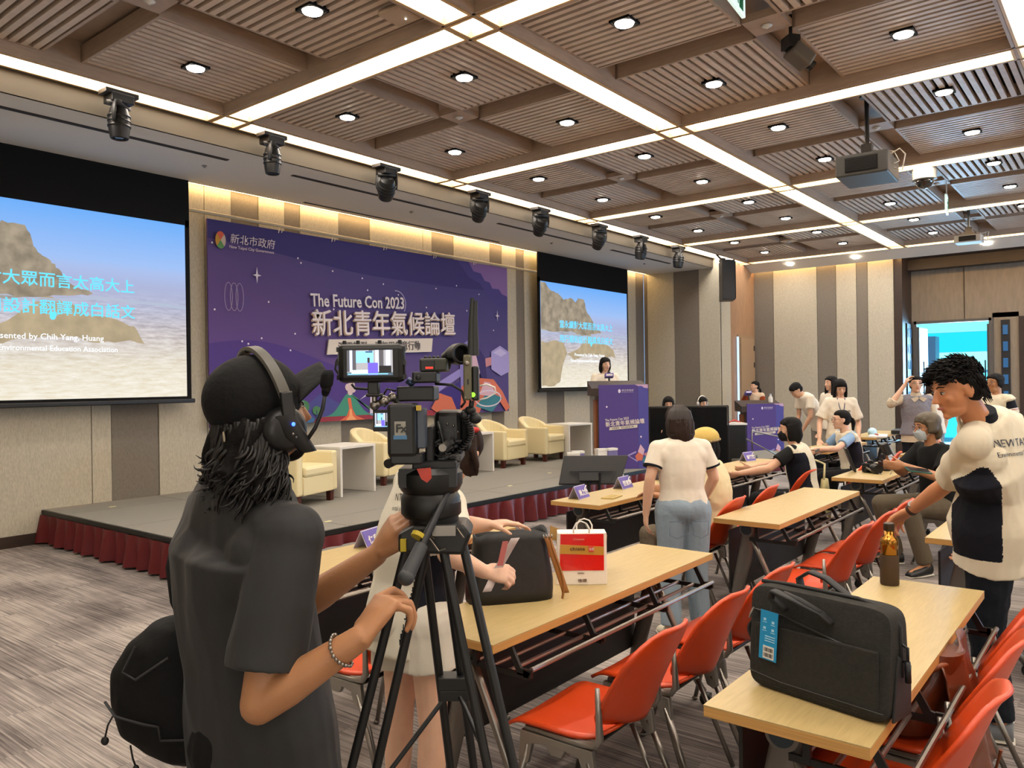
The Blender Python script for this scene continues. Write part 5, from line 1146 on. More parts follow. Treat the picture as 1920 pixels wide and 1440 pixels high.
def hand(mb,wr,d,nrm,thumb,size=.18,curl=(.3,.35,.4,.45),spread=.10,tcurl=.3,tout=.7,thick=1.0,pts=None):
    """wr wrist, d finger direction, nrm palm normal, thumb direction across the palm; curl in radians per joint for index..little"""
    d=V(d).normalized(); nrm=V(nrm); nrm=(nrm-d*nrm.dot(d)).normalized(); t=V(thumb); t=(t-d*t.dot(d)-nrm*t.dot(nrm)).normalized()
    k=size/.18; pl=.085*k
    M=Matrix((t,d,nrm)).transposed()
    mb.loft([(V(wr)-d*.01,t*.026*k,nrm*.019*k),(V(wr)+d*.02*k,t*.031*k,nrm*.018*k),(V(wr)+d*.055*k,t*.041*k,nrm*.017*k),(V(wr)+d*pl,t*.042*k,nrm*.012*k)],14)
    lens=((.042,.026,.020),(.046,.030,.021),(.043,.027,.020),(.034,.021,.018)); offs=(.031,.010,-.011,-.031)
    for i in range(4):
        c=curl[i] if isinstance(curl,(list,tuple)) else curl
        cs=c if isinstance(c,(list,tuple)) else (c,c*1.1,c*.8)
        p=V(wr)+d*(pl-.004*k-(.008*k if i==3 else 0))+t*offs[i]*k; ang=0; sp=(1.5-i)*spread; fd=(d+t*sp*.6).normalized()
        r=[.0095,.0088,.0080,.0068] if i<3 else [.0085,.0078,.0070,.006]
        mb.ell(p,r[0]*1.1*k,n=10,m=6)
        for j in range(3):
            ang+=cs[j]; dd=(fd*math.cos(ang)+nrm*math.sin(ang)).normalized(); q=p+dd*lens[i][j]*k
            cone(mb,p,q,r[j]*k*thick,r[j+1]*k*thick,10); p=q
    p=V(wr)+d*.022*k+t*.022*k; dd=(d*math.cos(tout)+t*math.sin(tout)+nrm*.25).normalized(); q=p+dd*.042*k; cone(mb,p,q,.0145*k,.0110*k,10)
    d2=(dd*math.cos(tcurl)+(d*.5+nrm*.6).normalized()*math.sin(tcurl)).normalized(); p2=q+d2*.030*k; cone(mb,q,p2,.0105*k,.0092*k,10)
    d3=(d2*math.cos(tcurl*.6)+(d*.6+nrm*.6).normalized()*math.sin(tcurl*.6)).normalized(); cone(mb,p2,p2+d3*.024*k,.0092*k,.0075*k,10)
def head_mesh(mb,c,M,k=1.0,ears=True):
    """c centre of the head, M columns right / forward / up"""
    L=lambda x,y,z:V(c)+M@V((x*k,y*k,z*k))
    mb.ell(L(0,-.012,.030),(.074*k,.092*k,.082*k),M,24,16)            # cranium
    mb.ell(L(0,.022,-.012),(.063*k,.068*k,.078*k),M,20,14)            # face
    mb.ell(L(0,.032,-.070),(.046*k,.050*k,.038*k),M,18,12)            # jaw
    mb.ell(L(0,.068,-.093),(.020*k,.018*k,.016*k),M,12,8)             # chin
    mb.loft([(L(0,.082,.022),M@V((.007*k,0,0)),M@V((0,.008*k,0))),(L(0,.098,-.008),M@V((.009*k,0,0)),M@V((0,.009*k,0))),(L(0,.106,-.026),M@V((.014*k,0,0)),M@V((0,.010*k,0))),(L(0,.090,-.034),M@V((.012*k,0,0)),M@V((0,.008*k,0)))],12)
    for s in (-1,1):
        mb.ell(L(.036*s,.062,-.020),(.020*k,.018*k,.020*k),M,12,8)     # cheek
        mb.ell(L(.030*s,.074,.028),(.018*k,.010*k,.008*k),M,10,6)      # brow ridge
        if ears: mb.ell(L(.076*s,-.004,-.008),(.009*k,.018*k,.030*k),M@RZ(.35*s),12,8); mb.ell(L(.080*s,-.012,-.004),(.007*k,.012*k,.022*k),M,10,6)
    mb.ell(L(0,.082,-.057),(.021*k,.010*k,.008*k),M,12,8)
def face_bits(parent,c,M,k=1.0,down=0,glasses=None,smile=0,mask=None,lip=None):
    L=lambda x,y,z:V(c)+M@V((x*k,y*k,z*k))
    w=MB();e=MB();b=MB();l=MB()
    for s in (-1,1):
        w.ell(L(.030*s,.0765,.008),(.0125*k,.007*k,.0052*k*(.55 if down else 1)),M,12,8)
        e.ell(L(.030*s,.0815,.007),(.0058*k,.004*k,.0052*k*(.6 if down else 1)),M,10,6)
        e.pipe([L(.016*s,.081,.011),L(.030*s,.0835,.0145-(.003 if down else 0)),L(.044*s,.0765,.009)],.0016*k,6)
        b.pipe([L(.013*s,.087,.030),L(.030*s,.086,.037),L(.048*s,.072,.031)],[.0025*k,.0032*k,.0016*k],6)
    l.pipe([L(-.022,.0855,-.056+.004*smile),L(-.008,.0925,-.0555),L(0,.0935,-.057),L(.008,.0925,-.0555),L(.022,.0855,-.056+.004*smile)],[.002*k,.0042*k,.0042*k,.0042*k,.002*k],8)
    w.build('eye_whites',M_eyew,parent,smooth=True); e.build('eyes',M_eyeb,parent,smooth=True); b.build('eyebrows',M_brow,parent,smooth=True)
    if not mask: l.build('lips',lip or M_lip,parent,smooth=True)
    if glasses:
        g=MB()
        for s in (-1,1):
            g.pipe([L(.031*s+.021*math.cos(a*PI/8),.098-.008*abs(math.cos(a*PI/8)*(s*math.cos(a*PI/8)>0)),.005+.017*math.sin(a*PI/8)) for a in range(17)],.0015*k,6)
            g.pipe([L(.052*s,.090,.010),L(.074*s,.045,.012),L(.080*s,-.005,.008)],.0014*k,6)
        g.pipe([L(-.010,.099,.008),L(0,.101,.011),L(.010,.099,.008)],.0014*k,6); g.build('glasses',glasses,parent,smooth=True)
    if mask:
        g=MB(); g.loft([(L(0,.055,.0),M@V((.045*k,0,0)),M@V((0,.030*k,0))),(L(0,.062,-.03),M@V((.056*k,0,0)),M@V((0,.048*k,0))),(L(0,.058,-.07),M@V((.052*k,0,0)),M@V((0,.046*k,0))),(L(0,.050,-.10),M@V((.038*k,0,0)),M@V((0,.034*k,0)))],20)
        for s in (-1,1): g.pipe([L(.05*s,.06,-.02),L(.072*s,.02,.0),L(.08*s,-.01,.01)],.0015*k,6); g.pipe([L(.045*s,.06,-.085),L(.068*s,.02,-.045),L(.08*s,-.01,-.02)],.0015*k,6)
        g.build('face_mask',mask,parent,smooth='auto')
def hair_cap(mb,c,M,k=1.0,fringe=0,side=0,thick=1.0,back=0):
    """skull cap of hair: sits over the cranium and down the back of the head, leaves the face free"""
    L=lambda x,y,z:V(c)+M@V((x*k,y*k,z*k))
    mb.ell(L(0,-.026,.040),(.083*k*thick,.092*k*thick,.080*k*thick),M,22,14)
    mb.ell(L(0,-.045,-.005),(.076*k*thick,.066*k*thick,.075*k),M,20,12)
    mb.ell(L(0,.012,.078),(.066*k*thick,.066*k,.040*k*thick),M@RX(-.25),18,10)
    if fringe:
        for i in range(7):
            x=-.054+.018*i; cone(mb,L(x,.045,.088-.006*abs(i-3)),L(x*1.05,.079-.010*abs(i-3)*.6,.088-.006*abs(i-3)-.055*fringe),.016*k,.008*k,8)
    for s in (-1,1):
        if side: mb.loft([(L(.070*s,-.01,.05),M@V((.018*k,0,0)),M@V((0,.05*k,0))),(L(.080*s,-.004,-.02),M@V((.014*k,0,0)),M@V((0,.045*k,0))),(L(.078*s,.0,-.02-side*.5),M@V((.015*k,0,0)),M@V((0,.042*k,0))),(L(.062*s,-.005,-.02-side),M@V((.016*k,0,0)),M@V((0,.032*k,0)))],14)
    if back: mb.loft([(L(0,-.06,.02),M@V((.078*k,0,0)),M@V((0,.05*k,0))),(L(0,-.07,-.06),M@V((.082*k,0,0)),M@V((0,.045*k,0))),(L(0,-.06,-.06-back*.6),M@V((.080*k,0,0)),M@V((0,.035*k,0))),(L(0,-.05,-.06-back),M@V((.060*k,0,0)),M@V((0,.02*k,0)))],18)
def torso(mb,J,k,inf=0,bottom=None,top=True,belly=0):
    """lofted trunk from hips to neck base; J joint dict; inf = how much wider than the body (cloth)"""
    pe,ch,ne=V(J['pelvis']),V(J['chest']),V(J['neck']); sl,sr=V(J['sl']),V(J['sr']); hl,hr=V(J['hl']),V(J['hr'])
    xs=(sr-sl).normalized(); xh=(hr-hl).normalized(); sw=(sr-sl).length/2
    def sec(c,x,up,a,b): 
        up=up.normalized(); x=(x-up*x.dot(up)).normalized(); y=up.cross(x); return (c,x*(a+inf),y*(b+inf))
    u1=(ch-pe); u2=(ne-ch); S=[]
    if bottom is not None: S.append(sec(pe-u1.normalized()*bottom,xh,u1,.170*k,.118*k))
    else: S.append(sec(pe-u1.normalized()*.06*k,xh,u1,.150*k,.10*k))
    S.append(sec(pe+u1*.05,xh,u1,.168*k,.112*k))
    S.append(sec(pe.lerp(ch,.45),(xh+xs),u1,(.138+.02*belly)*k,(.098+.03*belly)*k))
    S.append(sec(pe.lerp(ch,.85),xs,u1,.152*k,.108*k))
    S.append(sec(ch.lerp(ne,.25),xs,u1+u2,max(.150*k,sw*.93),.105*k))
    m_=(sl+sr)/2; S.append(sec(m_.lerp(ne,.05),xs,u2,sw*.86,.078*k))
    S.append(sec(m_.lerp(ne,.45),xs,u2,sw*.66,.070*k)); S.append(sec(m_.lerp(ne,.8),xs,u2,sw*.44,.064*k))
    S.append(sec(ne-(u2.normalized())*.004,xs,u2,.066*k-inf*.3,.062*k-inf*.3))
    mb.loft(S,22)
GARM={}
def wrap(o,label):
    m=o.modifiers.new('w','SHRINKWRAP'); m.target=GARM[label]; m.wrap_method='PROJECT'; m.use_project_x=False; m.use_project_y=False; m.use_project_z=True; m.use_negative_direction=True; m.use_positive_direction=True; m.offset=.0025; m.wrap_mode='ABOVE_SURFACE'; return o
def two_tone(label,m,pred):
    o=GARM[label]; me=o.data; me.materials.append(m)
    for p in me.polygons:
        if pred(p.center): p.material_index=1
def human(name,label,J,k=1.0,vox=.010,skin=None,head=None,hairf=None,face=None,top=None,sleeve=.5,slk=1.0,bot=None,botlen=1.0,shoes=None,hands=None,inf=.014,hem=.10,botk=1.0,loc=(0,0,0),rz=0,belly=0,legs=True,ears=True,headk=None,fold_=.0065):
    """J: joints in the figure's own frame (metres). head=(forward,up). hands={'l':dict,'r':dict}"""
    t=empty(name,loc,rz,label,'person'); skin=skin or SK; J={a:V(b) for a,b in J.items()}
    hk=headk or k; M=frame(*head); b=MB()
    head_mesh(b,J['head'],M,hk,ears)
    nb=J['head']+M@V((0,-.025*hk,-.055*hk)); cone(b,J['neck']-V((0,0,.03*k)),nb,.054*k,.050*k)
    torso(b,J,k*.97)
    for s in 'lr':
        if 's'+s in J and 'e'+s in J:
            cone(b,J['s'+s],J['e'+s],.046*k,.037*k); el,wr=J['e'+s],J['w'+s]
            mid=el.lerp(wr,.28); cone(b,el,mid,.037*k,.039*k); cone(b,mid,wr,.039*k,.0255*k)
            h=dict((hands or {}).get(s,{})); d=h.pop('d',wr-el); nn=h.pop('n',(0,1,0)); tt=h.pop('t',(1 if s=='l' else -1,0,0))
            hand(b,wr,d,nn,tt,size=h.pop('size',.178*k),**h)
        if legs and 'k'+s in J:
            cone(b,J['h'+s],J['k'+s],.078*k,.052*k); kn,an=J['k'+s],J['a'+s]; md=kn.lerp(an,.3); cone(b,kn,md,.051*k,.054*k); cone(b,md,an,.054*k,.036*k)
            ft=J.get('t'+s,an+V((0,.14*k,-.04*k))); cone(b,an-V((0,0,.02)),ft,.034*k,.026*k)
    remesh(b,'body',skin,t,vox,3)
    if hairf: 
        hb=MB(); hm=hairf(hb,J['head'],M,hk) or M_hair; remesh(hb,'hair',hm,t,max(.006,vox*.9),2)
    if face is not None: face_bits(t,J['head'],M,hk,**face)
    if top:
        b=MB(); torso(b,J,k,inf,bottom=hem,belly=belly)
        for s in 'lr':
            if 'e'+s in J:
                sh,el,wr=J['s'+s],J['e'+s],J['w'+s]; b.ell(sh-V((0,0,.010*k)),(.053+inf*.5)*k,n=16,m=10); nk=J['neck']-(J['neck']-J['chest']).normalized()*.045*k; cone(b,nk.lerp(sh,.25),sh-V((0,0,.012*k)),(.050+inf*.3)*k,(.050+inf*.5)*k); b.ell(sh.lerp(J['chest'],.32)-V((0,0,.02*k)),(.078+inf*.5)*k,n=16,m=10)
                if sleeve<=1:
                    e=sh.lerp(el,sleeve); d=(el-sh).normalized(); b.tube(sh-V((0,0,.010*k)),e,(.050+inf*.5)*k,(.052+inf)*k*slk,20)
                else:
                    cone(b,sh,el,(.054+inf)*k*slk,(.042+inf)*k*slk); e=el.lerp(wr,sleeve-1); b.tube(el,e,(.042+inf)*k*slk,(.034+inf)*k*slk,14)
        so=remesh(b,'shirt',top,t,vox,8,fold=(fold_,8,len(label)%5)); GARM[label]=so
    if bot:
        b=MB(); u=(J['chest']-J['pelvis']).normalized()
        b.ell(J['pelvis'],(.160*k*botk,.112*k*botk,.12*k),n=20,m=12)
        for s in 'lr':
            kn,an=J['k'+s],J['a'+s]
            b.ell(J['h'+s],.092*k*botk,n=16,m=10)
            if botlen>=1:
                e=kn.lerp(an,min(1,botlen-.0) if botlen<=1 else 1); cone(b,J['h'+s],kn,.090*k*botk,.066*k*botk); b.tube(kn,kn.lerp(an,.97),.066*k*botk,.056*k*botk,14); b.ell(kn,.066*k*botk,n=14,m=8)
            else: b.tube(J['h'+s],J['h'+s].lerp(kn,botlen),.090*k*botk,.090*k*botk,16)
        remesh(b,'trousers' if botlen>=1 else 'shorts',bot,t,vox,6,fold=(.005*k,11,len(label)%4))
    if shoes and legs:
        for s in 'lr':
            an=J['a'+s]; ft=J.get('t'+s,an+V((0,.14*k,-.04*k))); d=(ft-an); d.z=0; d.normalize(); x=V((d.y,-d.x,0)); z0=min(an.z,ft.z)-.035
            b=MB(); c=V((an.x,an.y,max(.0,z0)))
            b.loft([(c-d*.05*k+V((0,0,.055)),x*.034*k,V((0,0,.05))),(c+V((0,0,.052)),x*.042*k,V((0,0,.050))),(c+d*.08*k+V((0,0,.04)),x*.048*k,V((0,0,.038))),(c+d*.15*k+V((0,0,.032)),x*.048*k,V((0,0,.030))),(c+d*.195*k+V((0,0,.022)),x*.030*k,V((0,0,.018)))],16)
            sh_=remesh(b,'shoe',shoes,t,max(.006,vox*.8),2)
            MB().loft([(c-d*.055*k+V((0,0,.008)),x*.036*k,V((0,0,.008))),(c+d*.08*k+V((0,0,.008)),x*.050*k,V((0,0,.008))),(c+d*.20*k+V((0,0,.008)),x*.034*k,V((0,0,.008)))],14).build('sole',mat('sole','#c9c4b8',.6),t,smooth='auto')
    return t
def stand(H=1.65,lean=0,arms='down',**ov):
    """default standing joints facing +y, feet at z=0"""
    s=H/1.70; L=lean
    J=dict(pelvis=(0,0,.93),chest=(0,L*.35,1.24),neck=(0,L*.62,1.43),head=(0,L*.8+.025,1.575),sl=(-.165,L*.58,1.385),sr=(.165,L*.58,1.385),hl=(-.088,0,.90),hr=(.088,0,.90),
      kl=(-.095,.01,.50),kr=(.095,.01,.50),al=(-.10,-.02,.09),ar=(.10,-.02,.09),tl=(-.115,.13,.035),tr=(.115,.13,.035),
      el=(-.225,L*.55-.03,1.11),er=(.225,L*.55-.03,1.11),wl=(-.235,L*.6+.03,.87),wr=(.235,L*.6+.03,.87))
    J={a:(V(b)*s) for a,b in J.items()}
    for a,b in ov.items(): J[a]=V(b)
    return J
def sit(H=1.62,lean=0,**ov):
    s=H/1.70; z=.50; L=lean
    J=dict(pelvis=(0,0,z+.06),chest=(0,L*.35+.01,z+.38),neck=(0,L*.6+.03,z+.565),head=(0,L*.8+.06,z+.71),sl=(-.165,L*.58+.02,z+.52),sr=(.165,L*.58+.02,z+.52),hl=(-.09,.02,z+.03),hr=(.09,.02,z+.03),
      kl=(-.12,.42,z+.03),kr=(.12,.42,z+.03),al=(-.12,.40,.09),ar=(.12,.40,.09),tl=(-.13,.55,.035),tr=(.13,.55,.035),
      el=(-.23,.08+L*.5,z+.27),er=(.23,.08+L*.5,z+.27),wl=(-.17,.31+L*.4,z+.27),wr=(.17,.31+L*.4,z+.27))
    J={a:V(b) for a,b in J.items()}
    for a in ('chest','neck','head','sl','sr','el','er'): J[a]=V((J[a].x*s,J[a].y*s,z+(J[a].z-z)*s))
    for a,b in ov.items(): J[a]=V(b)
    return J
def strands(mb,c,M,k,n,gen,seed=1):
    rnd=random.Random(seed)
    for i in range(n):
        pts,r=gen(rnd,i); mb.pipe([V(c)+M@(V(p)*k) for p in pts],[q*k for q in r],6)

# ---- 1 the camera operator, back to us, at the left
def operator():
    D=1.72
    f=V(RGT)*.62+V((FWD.x,FWD.y,0)).normalized()*.72; f.z=0; f.normalize(); side=f.cross(V((0,0,1)))   # his right hand side
    hd=P(491,776,1.70)
    J=dict(head=hd,neck=P(464,905,1.69),chest=P(452,1060,1.74),pelvis=P(490,1370,1.74),sr=P(541,995,1.60),sl=P(392,978,1.90),
      er=P(486,1322,1.53),wr=P(676,1196,1.53),el=P(560,1140,1.86),wl=P(706,1040,1.80))
    pel=J['pelvis']; J['hr']=pel+side*.09+V((0,0,-.03)); J['hl']=pel-side*.09+V((0,0,-.03))
    for s,q in (('r',1),('l',-1)):
        J['k'+s]=V((J['h'+s].x,J['h'+s].y,.48))+f*.03+side*.02*q; J['a'+s]=V((J['h'+s].x,J['h'+s].y,.09))+side*.03*q; J['t'+s]=J['a'+s]+f*.15+V((0,0,-.05))
    hf=(V(RGT)*.74+V((FWD.x,FWD.y,0))*.67+V((0,0,.12)))
    def hair(mb,c,M,k):
        mb.ell(V(c)+M@V((0,-.045,-.03)),(.080,.062,.07),M,20,12); mb.ell(V(c)+M@V((0,-.058,-.10)),(.078,.045,.05),M,18,10)
        def g(r,i):
            a=r.uniform(-1.75,1.75); x=math.sin(a)*.080; y=-.03-math.cos(a)*.062; z=r.uniform(-.06,.01); L=r.uniform(.10,.175); fl=r.uniform(.008,.038); w=r.uniform(.7,1.4); ph=r.uniform(0,6)
            pts=[]
            for q in range(9):
                t=q/8; o=1+fl*10*t**2.2; pts.append((x*(1+.10*t+.28*t*t*(fl>.022))+.009*math.sin(ph+t*7*w),y*(1+.15*t)-.012*t-.030*t*t*(fl>.025)+.008*math.cos(ph+t*7*w),z-L*t+.035*t**4*(fl>.018)))
            return pts,[.0085,.010,.010,.0095,.009,.008,.0065,.0045,.0018]
        strands(mb,c,M,k,60,g,4); return mat('hair_wavy','#080504',.8,bump=.4,bscale=90)
    t=human('person','camera operator in a black cap and headset, seen from behind, gripping the tripod bar',J,1.0,vox=.0048,skin=SK2,head=(hf,(0,0,1)),hairf=hair,face={},
      top=M_btee,fold_=.010,sleeve=.80,slk=.93,inf=.030,hem=.16,bot=M_bpant,botk=1.0,belly=.3,shoes=M_black,ears=False,
      hands=dict(r=dict(d=(P(748,1092,1.60)-P(676,1196,1.53)),n=(V(RGT)*.75+V(FWD)*.65+V((0,0,-.15))),t=(-V(RGT)*.45+V((0,0,.8))),curl=((.55,.75,.45),(.95,.8,.5),(1.05,.95,.6),(1.15,1.0,.6)),spread=.30,tout=.5,tcurl=.5,size=.195),
                 l=dict(d=(P(752,968,1.78)-P(706,1040,1.80)),n=(V(RGT)*.8+V(FWD)*.3),t=(V(FWD)*-.9+V((0,0,.3))),curl=((.35,.55,.4),(.4,.6,.4),(.5,.6,.4),(.6,.6,.5)),spread=.12,tout=.55,tcurl=.3,size=.19)))
    M=frame(hf,(0,0,1)); L=lambda x,y,z:hd+M@V((x,y,z))
    cu=MB()
    def g2(r,i):
        a=r.uniform(-2.0,2.0); x=math.sin(a)*.086; y=-.03-math.cos(a)*.070; z=r.uniform(-.05,.0); Ln=r.uniform(.09,.19); fl=r.random(); w=r.uniform(4.5,8); ph=r.uniform(0,6); cr=.009+.016*r.random(); pts=[]
        for q in range(15):
            t=q/14; o=1+(.06+.20*fl)*t*t; pts.append((x*o+cr*t*math.sin(ph+t*w),y*o-.008*t+cr*t*math.cos(ph+t*w),z-Ln*t+(.03*fl)*t**4+cr*.6*t*math.sin(ph*2+t*w)))
        return pts,[.0046*(1-(q/14)**3)+.0007 for q in range(15)]
    strands(cu,hd,M,1.0,420,g2,11); tag(cu.build('hair_curls',mat('curl_black','#0a0504',.5),t,smooth=True,fix=False),kind='stuff')
    # beard line on the jaw
    bb=MB(); bb.ell(L(.0,.052,-.088),(.040,.036,.026),M,16,10); bb.ell(L(.045,.02,-.065),(.016,.030,.022),M,14,8); remesh(bb,'beard',M_hair,t,.005,2)
    # cap
    cp=MB(); cp.ell(L(0,-.016,.036),(.088,.106,.094),M,28,18); cap=cp
    o=remesh(cap,'cap_tmp',mat('cap_black','#0c0c0d',.8,bump=.3,bscale=50),None,.006,1)
    me=o.data; bm=bmesh.new(); bm.from_mesh(me); z0=hd
    inv=M.transposed()
    kill=[v for v in bm.verts if (lambda q:q.z<-.018-.10*q.y*(1 if q.y<0 else -.25))(inv@(v.co-hd))]
    bmesh.ops.delete(bm,geom=kill,context='VERTS'); bm.to_mesh(me); bm.free(); o.name='cap'; o.parent=t; sd=o.modifiers.new('s','SOLIDIFY'); sd.thickness=.003
    MB().grid(lambda u,v:L((u-.5)*.172*math.sqrt(max(.02,1-.97*v**2.6)),.074+.078*v-.03*(2*u-1)**2*(1-v),.052+.066*v-.034*((2*u-1)**2)*(1-.3*v)-.022*v*v),18,14).build('cap_brim',MATS['cap_black'],t,smooth=True,solid=.004)
    MB().ell(L(0,-.016,.137),(.007,.007,.004),M,10,6).build('cap_button',MATS['cap_black'],t)
    MB().box(L(.045,-.105,-.030),(.028,.004,.020),M@RZ(-.45)).build('cap_buckle',mat('buckle','#9a8f7c',.4,.4),t,bevel=.002)
    # headset: band over the cap, ear cup, boom microphone
    hs=empty('headset',(0,0,0)); hs.parent=t
    band=[]
    for i in range(25):
        a=-PI*.02+PI*1.04*i/24; band.append((L(.106*math.cos(a),.012-.02*math.sin(a),.006+.134*math.sin(a))))
    vs=[];fs=[]
    for i,p in enumerate(band):
        a=-PI*.02+PI*1.04*i/24; nx=M@V((math.cos(a),0,math.sin(a))); y=M@V((0,1,0))
        for (w_,th) in ((-.013,.0),(-.011,.007),(.011,.007),(.013,.0),(.011,-.003),(-.011,-.003)): vs.append(p+y*w_+nx*th)
    for i in range(24):
        for q in range(6): a0=i*6+q; a1=i*6+(q+1)%6; fs.append((a0,a1,a1+6,a0+6))
    MB().add(vs,fs).build('headband',mat('headband_grey','#4a4842',.45),hs,smooth='auto')
    for s in (1,-1):
        MB().lathe([(.040,-.012),(.048,-.008),(.049,.008),(.042,.022),(.032,.028),(.001,.029)],c=L(.086*s,.004,-.032),M=M@RY(PI/2*s),n=28).build('ear_cup',mat('cup_black','#121214',.4),hs,smooth='auto')
        MB().lathe([(.046,-.020),(.050,-.014),(.048,-.006)],c=L(.086*s,.004,-.032),M=M@RY(PI/2*s),n=28).build('ear_pad',M_blackm,hs,smooth=True)
        MB().box(L(.112*s,.006,.020),(.012,.026,.055),M).build('slider',mat('cup_black','#121214',.4),hs,bevel=.003)
    MB().loft([(L(.110,.0,.0),M@V((.010,0,0)),M@V((0,.022,0))),(L(.113,.016,-.045),M@V((.010,0,0)),M@V((0,.024,0))),(L(.106,.045,-.085),M@V((.008,0,0)),M@V((0,.018,0)))],14).build('control_pod',M_black,hs,smooth='auto')
    MB().ell(L(.1255,.008,-.020),(.002,.0042,.0042),M,12,8).build('blue_light',mat('blue_led','#1030c0',.3,emit='#2a50ff',es=3.5),hs,smooth=True)
    MB().ell(L(.1235,.006,-.040),(.002,.003,.003),M,10,6).ell(L(.1235,.012,-.048),(.002,.0024,.0024),M,10,6).build('control_buttons',M_steel,hs,smooth=True)
    m0=L(.112,.040,-.060); m3=P(610,735,1.66); m4=P(613,706,1.66)
    MB().pipe([m0,m0.lerp(m3,.3)+V(RGT)*.006-V((0,0,.004)),m0.lerp(m3,.65)+V(RGT)*.008,m3],.0042,8).build('boom_arm',M_black,hs,smooth=True)
    q=MB(); cone(q,P(610,737,1.66),P(612,728,1.66),.008,.010); q.loft([(P(611,728,1.66),V(RGT)*.010,V(FWD)*.010),(P(612,722,1.66),V(RGT)*.0135,V(FWD)*.0135),(P(614,704,1.66),V(RGT)*.0140,V(FWD)*.0140),(P(615,694,1.66),V(RGT)*.010,V(FWD)*.010)],14); q.build('foam_microphone',M_blackm,hs,smooth=True)
    # shirt seams
    # bracelet on the right wrist
    b=MB(); wr=J['wr']; el=J['er']; ax=(wr-el).normalized(); c=el.lerp(wr,.80); x=ax.orthogonal().normalized(); y=ax.cross(x)
    for i in range(26):
        a=2*PI*i/26; b.ell(c+(x*math.cos(a)+y*math.sin(a))*.0335+ax*.004*math.sin(2*a),.0042 if i%2 else .0034,n=8,m=6)
    o=b.build('bracelet',M_steel,t,smooth=True); o['label']='silver chain bracelet'
    # backpack on the left hip
    bg=empty('backpack',P(333,1290,1.80),YAW,'small black drawstring rucksack slung on the camera operator\'s back','backpack')
    M_bk=mat('rucksack_black','#0b0b0c',.75,bump=.4,bscale=25); s=1.78/FPX
    pl=[]
    q=MB()
    for z,xc,a_,b_ in ((.165,.030,.035,.035),(.150,.022,.075,.055),(.11,-.005,.105,.075),(.05,-.02,.125,.088),(-.02,-.015,.128,.092),(-.09,.0,.125,.088),(-.135,.03,.105,.075),(-.158,.055,.06,.045)):
        q.loft([],0) if 0 else None; pl.append((V((xc,0,z)),V((a_,0,-.0)),V((0,b_,0))))
    q.loft(pl,32); remesh(q,'bag_body',M_bk,bg,.006,16,fold=(.006,9,2))
    MB().pipe([(-.14,-.05,-.01),(-.10,-.085,-.028),(-.03,-.10,-.04),(.0,-.10,-.045),(.005,-.10,-.075),(.06,-.088,-.08),(.12,-.06,-.078)],.003,6).pipe([(-.06,-.075,.12),(-.08,-.09,.07),(-.05,-.096,.055),(.02,-.09,.10)],.003,6).build('seam',mat('seam','#232325',.7),bg)
    MB().pipe([(-.125,-.02,-.03),(-.145,-.03,-.07),(-.152,-.03,-.10)],.0022,6).pipe([(-.10,-.02,-.12),(-.095,-.02,-.15),(-.088,-.02,-.17)],.0022,6).ell((-.152,-.03,-.105),(.009,.006,.010)).ell((-.088,-.02,-.172),(.007,.005,.008)).build('drawcord',M_black,bg,smooth=True)
    MB().pipe([(.09,-.085,-.03),(.09,-.09,-.10),(.092,-.088,-.14)],.004,6).build('zip_pull',M_dark,bg)
    MB().pipe([(.03,-.03,.155),(.0,-.01,.20),(-.022,.02,.27),(-.02,.05,.33)],.010,8).pipe([(.06,-.03,.15),(.16,-.06,.10),(.2,-.02,.02)],.009,8).build('strap',M_bk,bg,smooth=True)
operator()
def hair_short(fr=.5,side=.0): 
    def f(mb,c,M,k):
        hair_cap(mb,c,M,k,fringe=fr,side=side)
    return f
def hair_bob(L=.10,fr=.6,m=None):
    def f(mb,c,M,k):
        hair_cap(mb,c,M,k,fringe=fr,side=L,back=L*.9); return m
    return f
def hair_long(L=.22,fr=.3,m=None,front=True):
    def f(mb,c,M,k):
        hair_cap(mb,c,M,k,fringe=fr,side=.06,back=L*.8)
        for s in (-1,1):
            if front: mb.loft([(V(c)+M@V((.072*s*k,.01*k,.02*k)),M@V((.018*k,0,0)),M@V((0,.04*k,0))),(V(c)+M@V((.078*s*k,.02*k,-.08*k)),M@V((.022*k,0,0)),M@V((0,.035*k,0))),(V(c)+M@V((.075*s*k,.035*k,(-.08-L*.5)*k)),M@V((.024*k,0,0)),M@V((0,.028*k,0))),(V(c)+M@V((.068*s*k,.04*k,(-.08-L)*k)),M@V((.014*k,0,0)),M@V((0,.016*k,0)))],12)
        return m
    return f
def hair_tail(L=.16,m=None,low=False):
    def f(mb,c,M,k):
        hair_cap(mb,c,M,k,fringe=0)
        z0=-.03 if low else .04
        mb.loft([(V(c)+M@V((0,-.09*k,z0*k)),M@V((.018*k,0,0)),M@V((0,0,.018*k))),(V(c)+M@V((0,-.13*k,(z0-.01)*k)),M@V((.030*k,0,0)),M@V((0,.022*k,.022*k))),(V(c)+M@V((0,-.145*k,(z0-.08)*k)),M@V((.034*k,0,0)),M@V((0,.026*k,0))),(V(c)+M@V((0,-.13*k,(z0-L)*k)),M@V((.012*k,0,0)),M@V((0,.010*k,0)))],12)
        return m
    return f
def at(u,d): p=P(u,712,d); return (p.x,p.y,0)
def ring_band(t,a,b,r,m,name='sleeve_band'):
    MB().tube(a,b,r,r,18).build(name,m,t,smooth='auto')

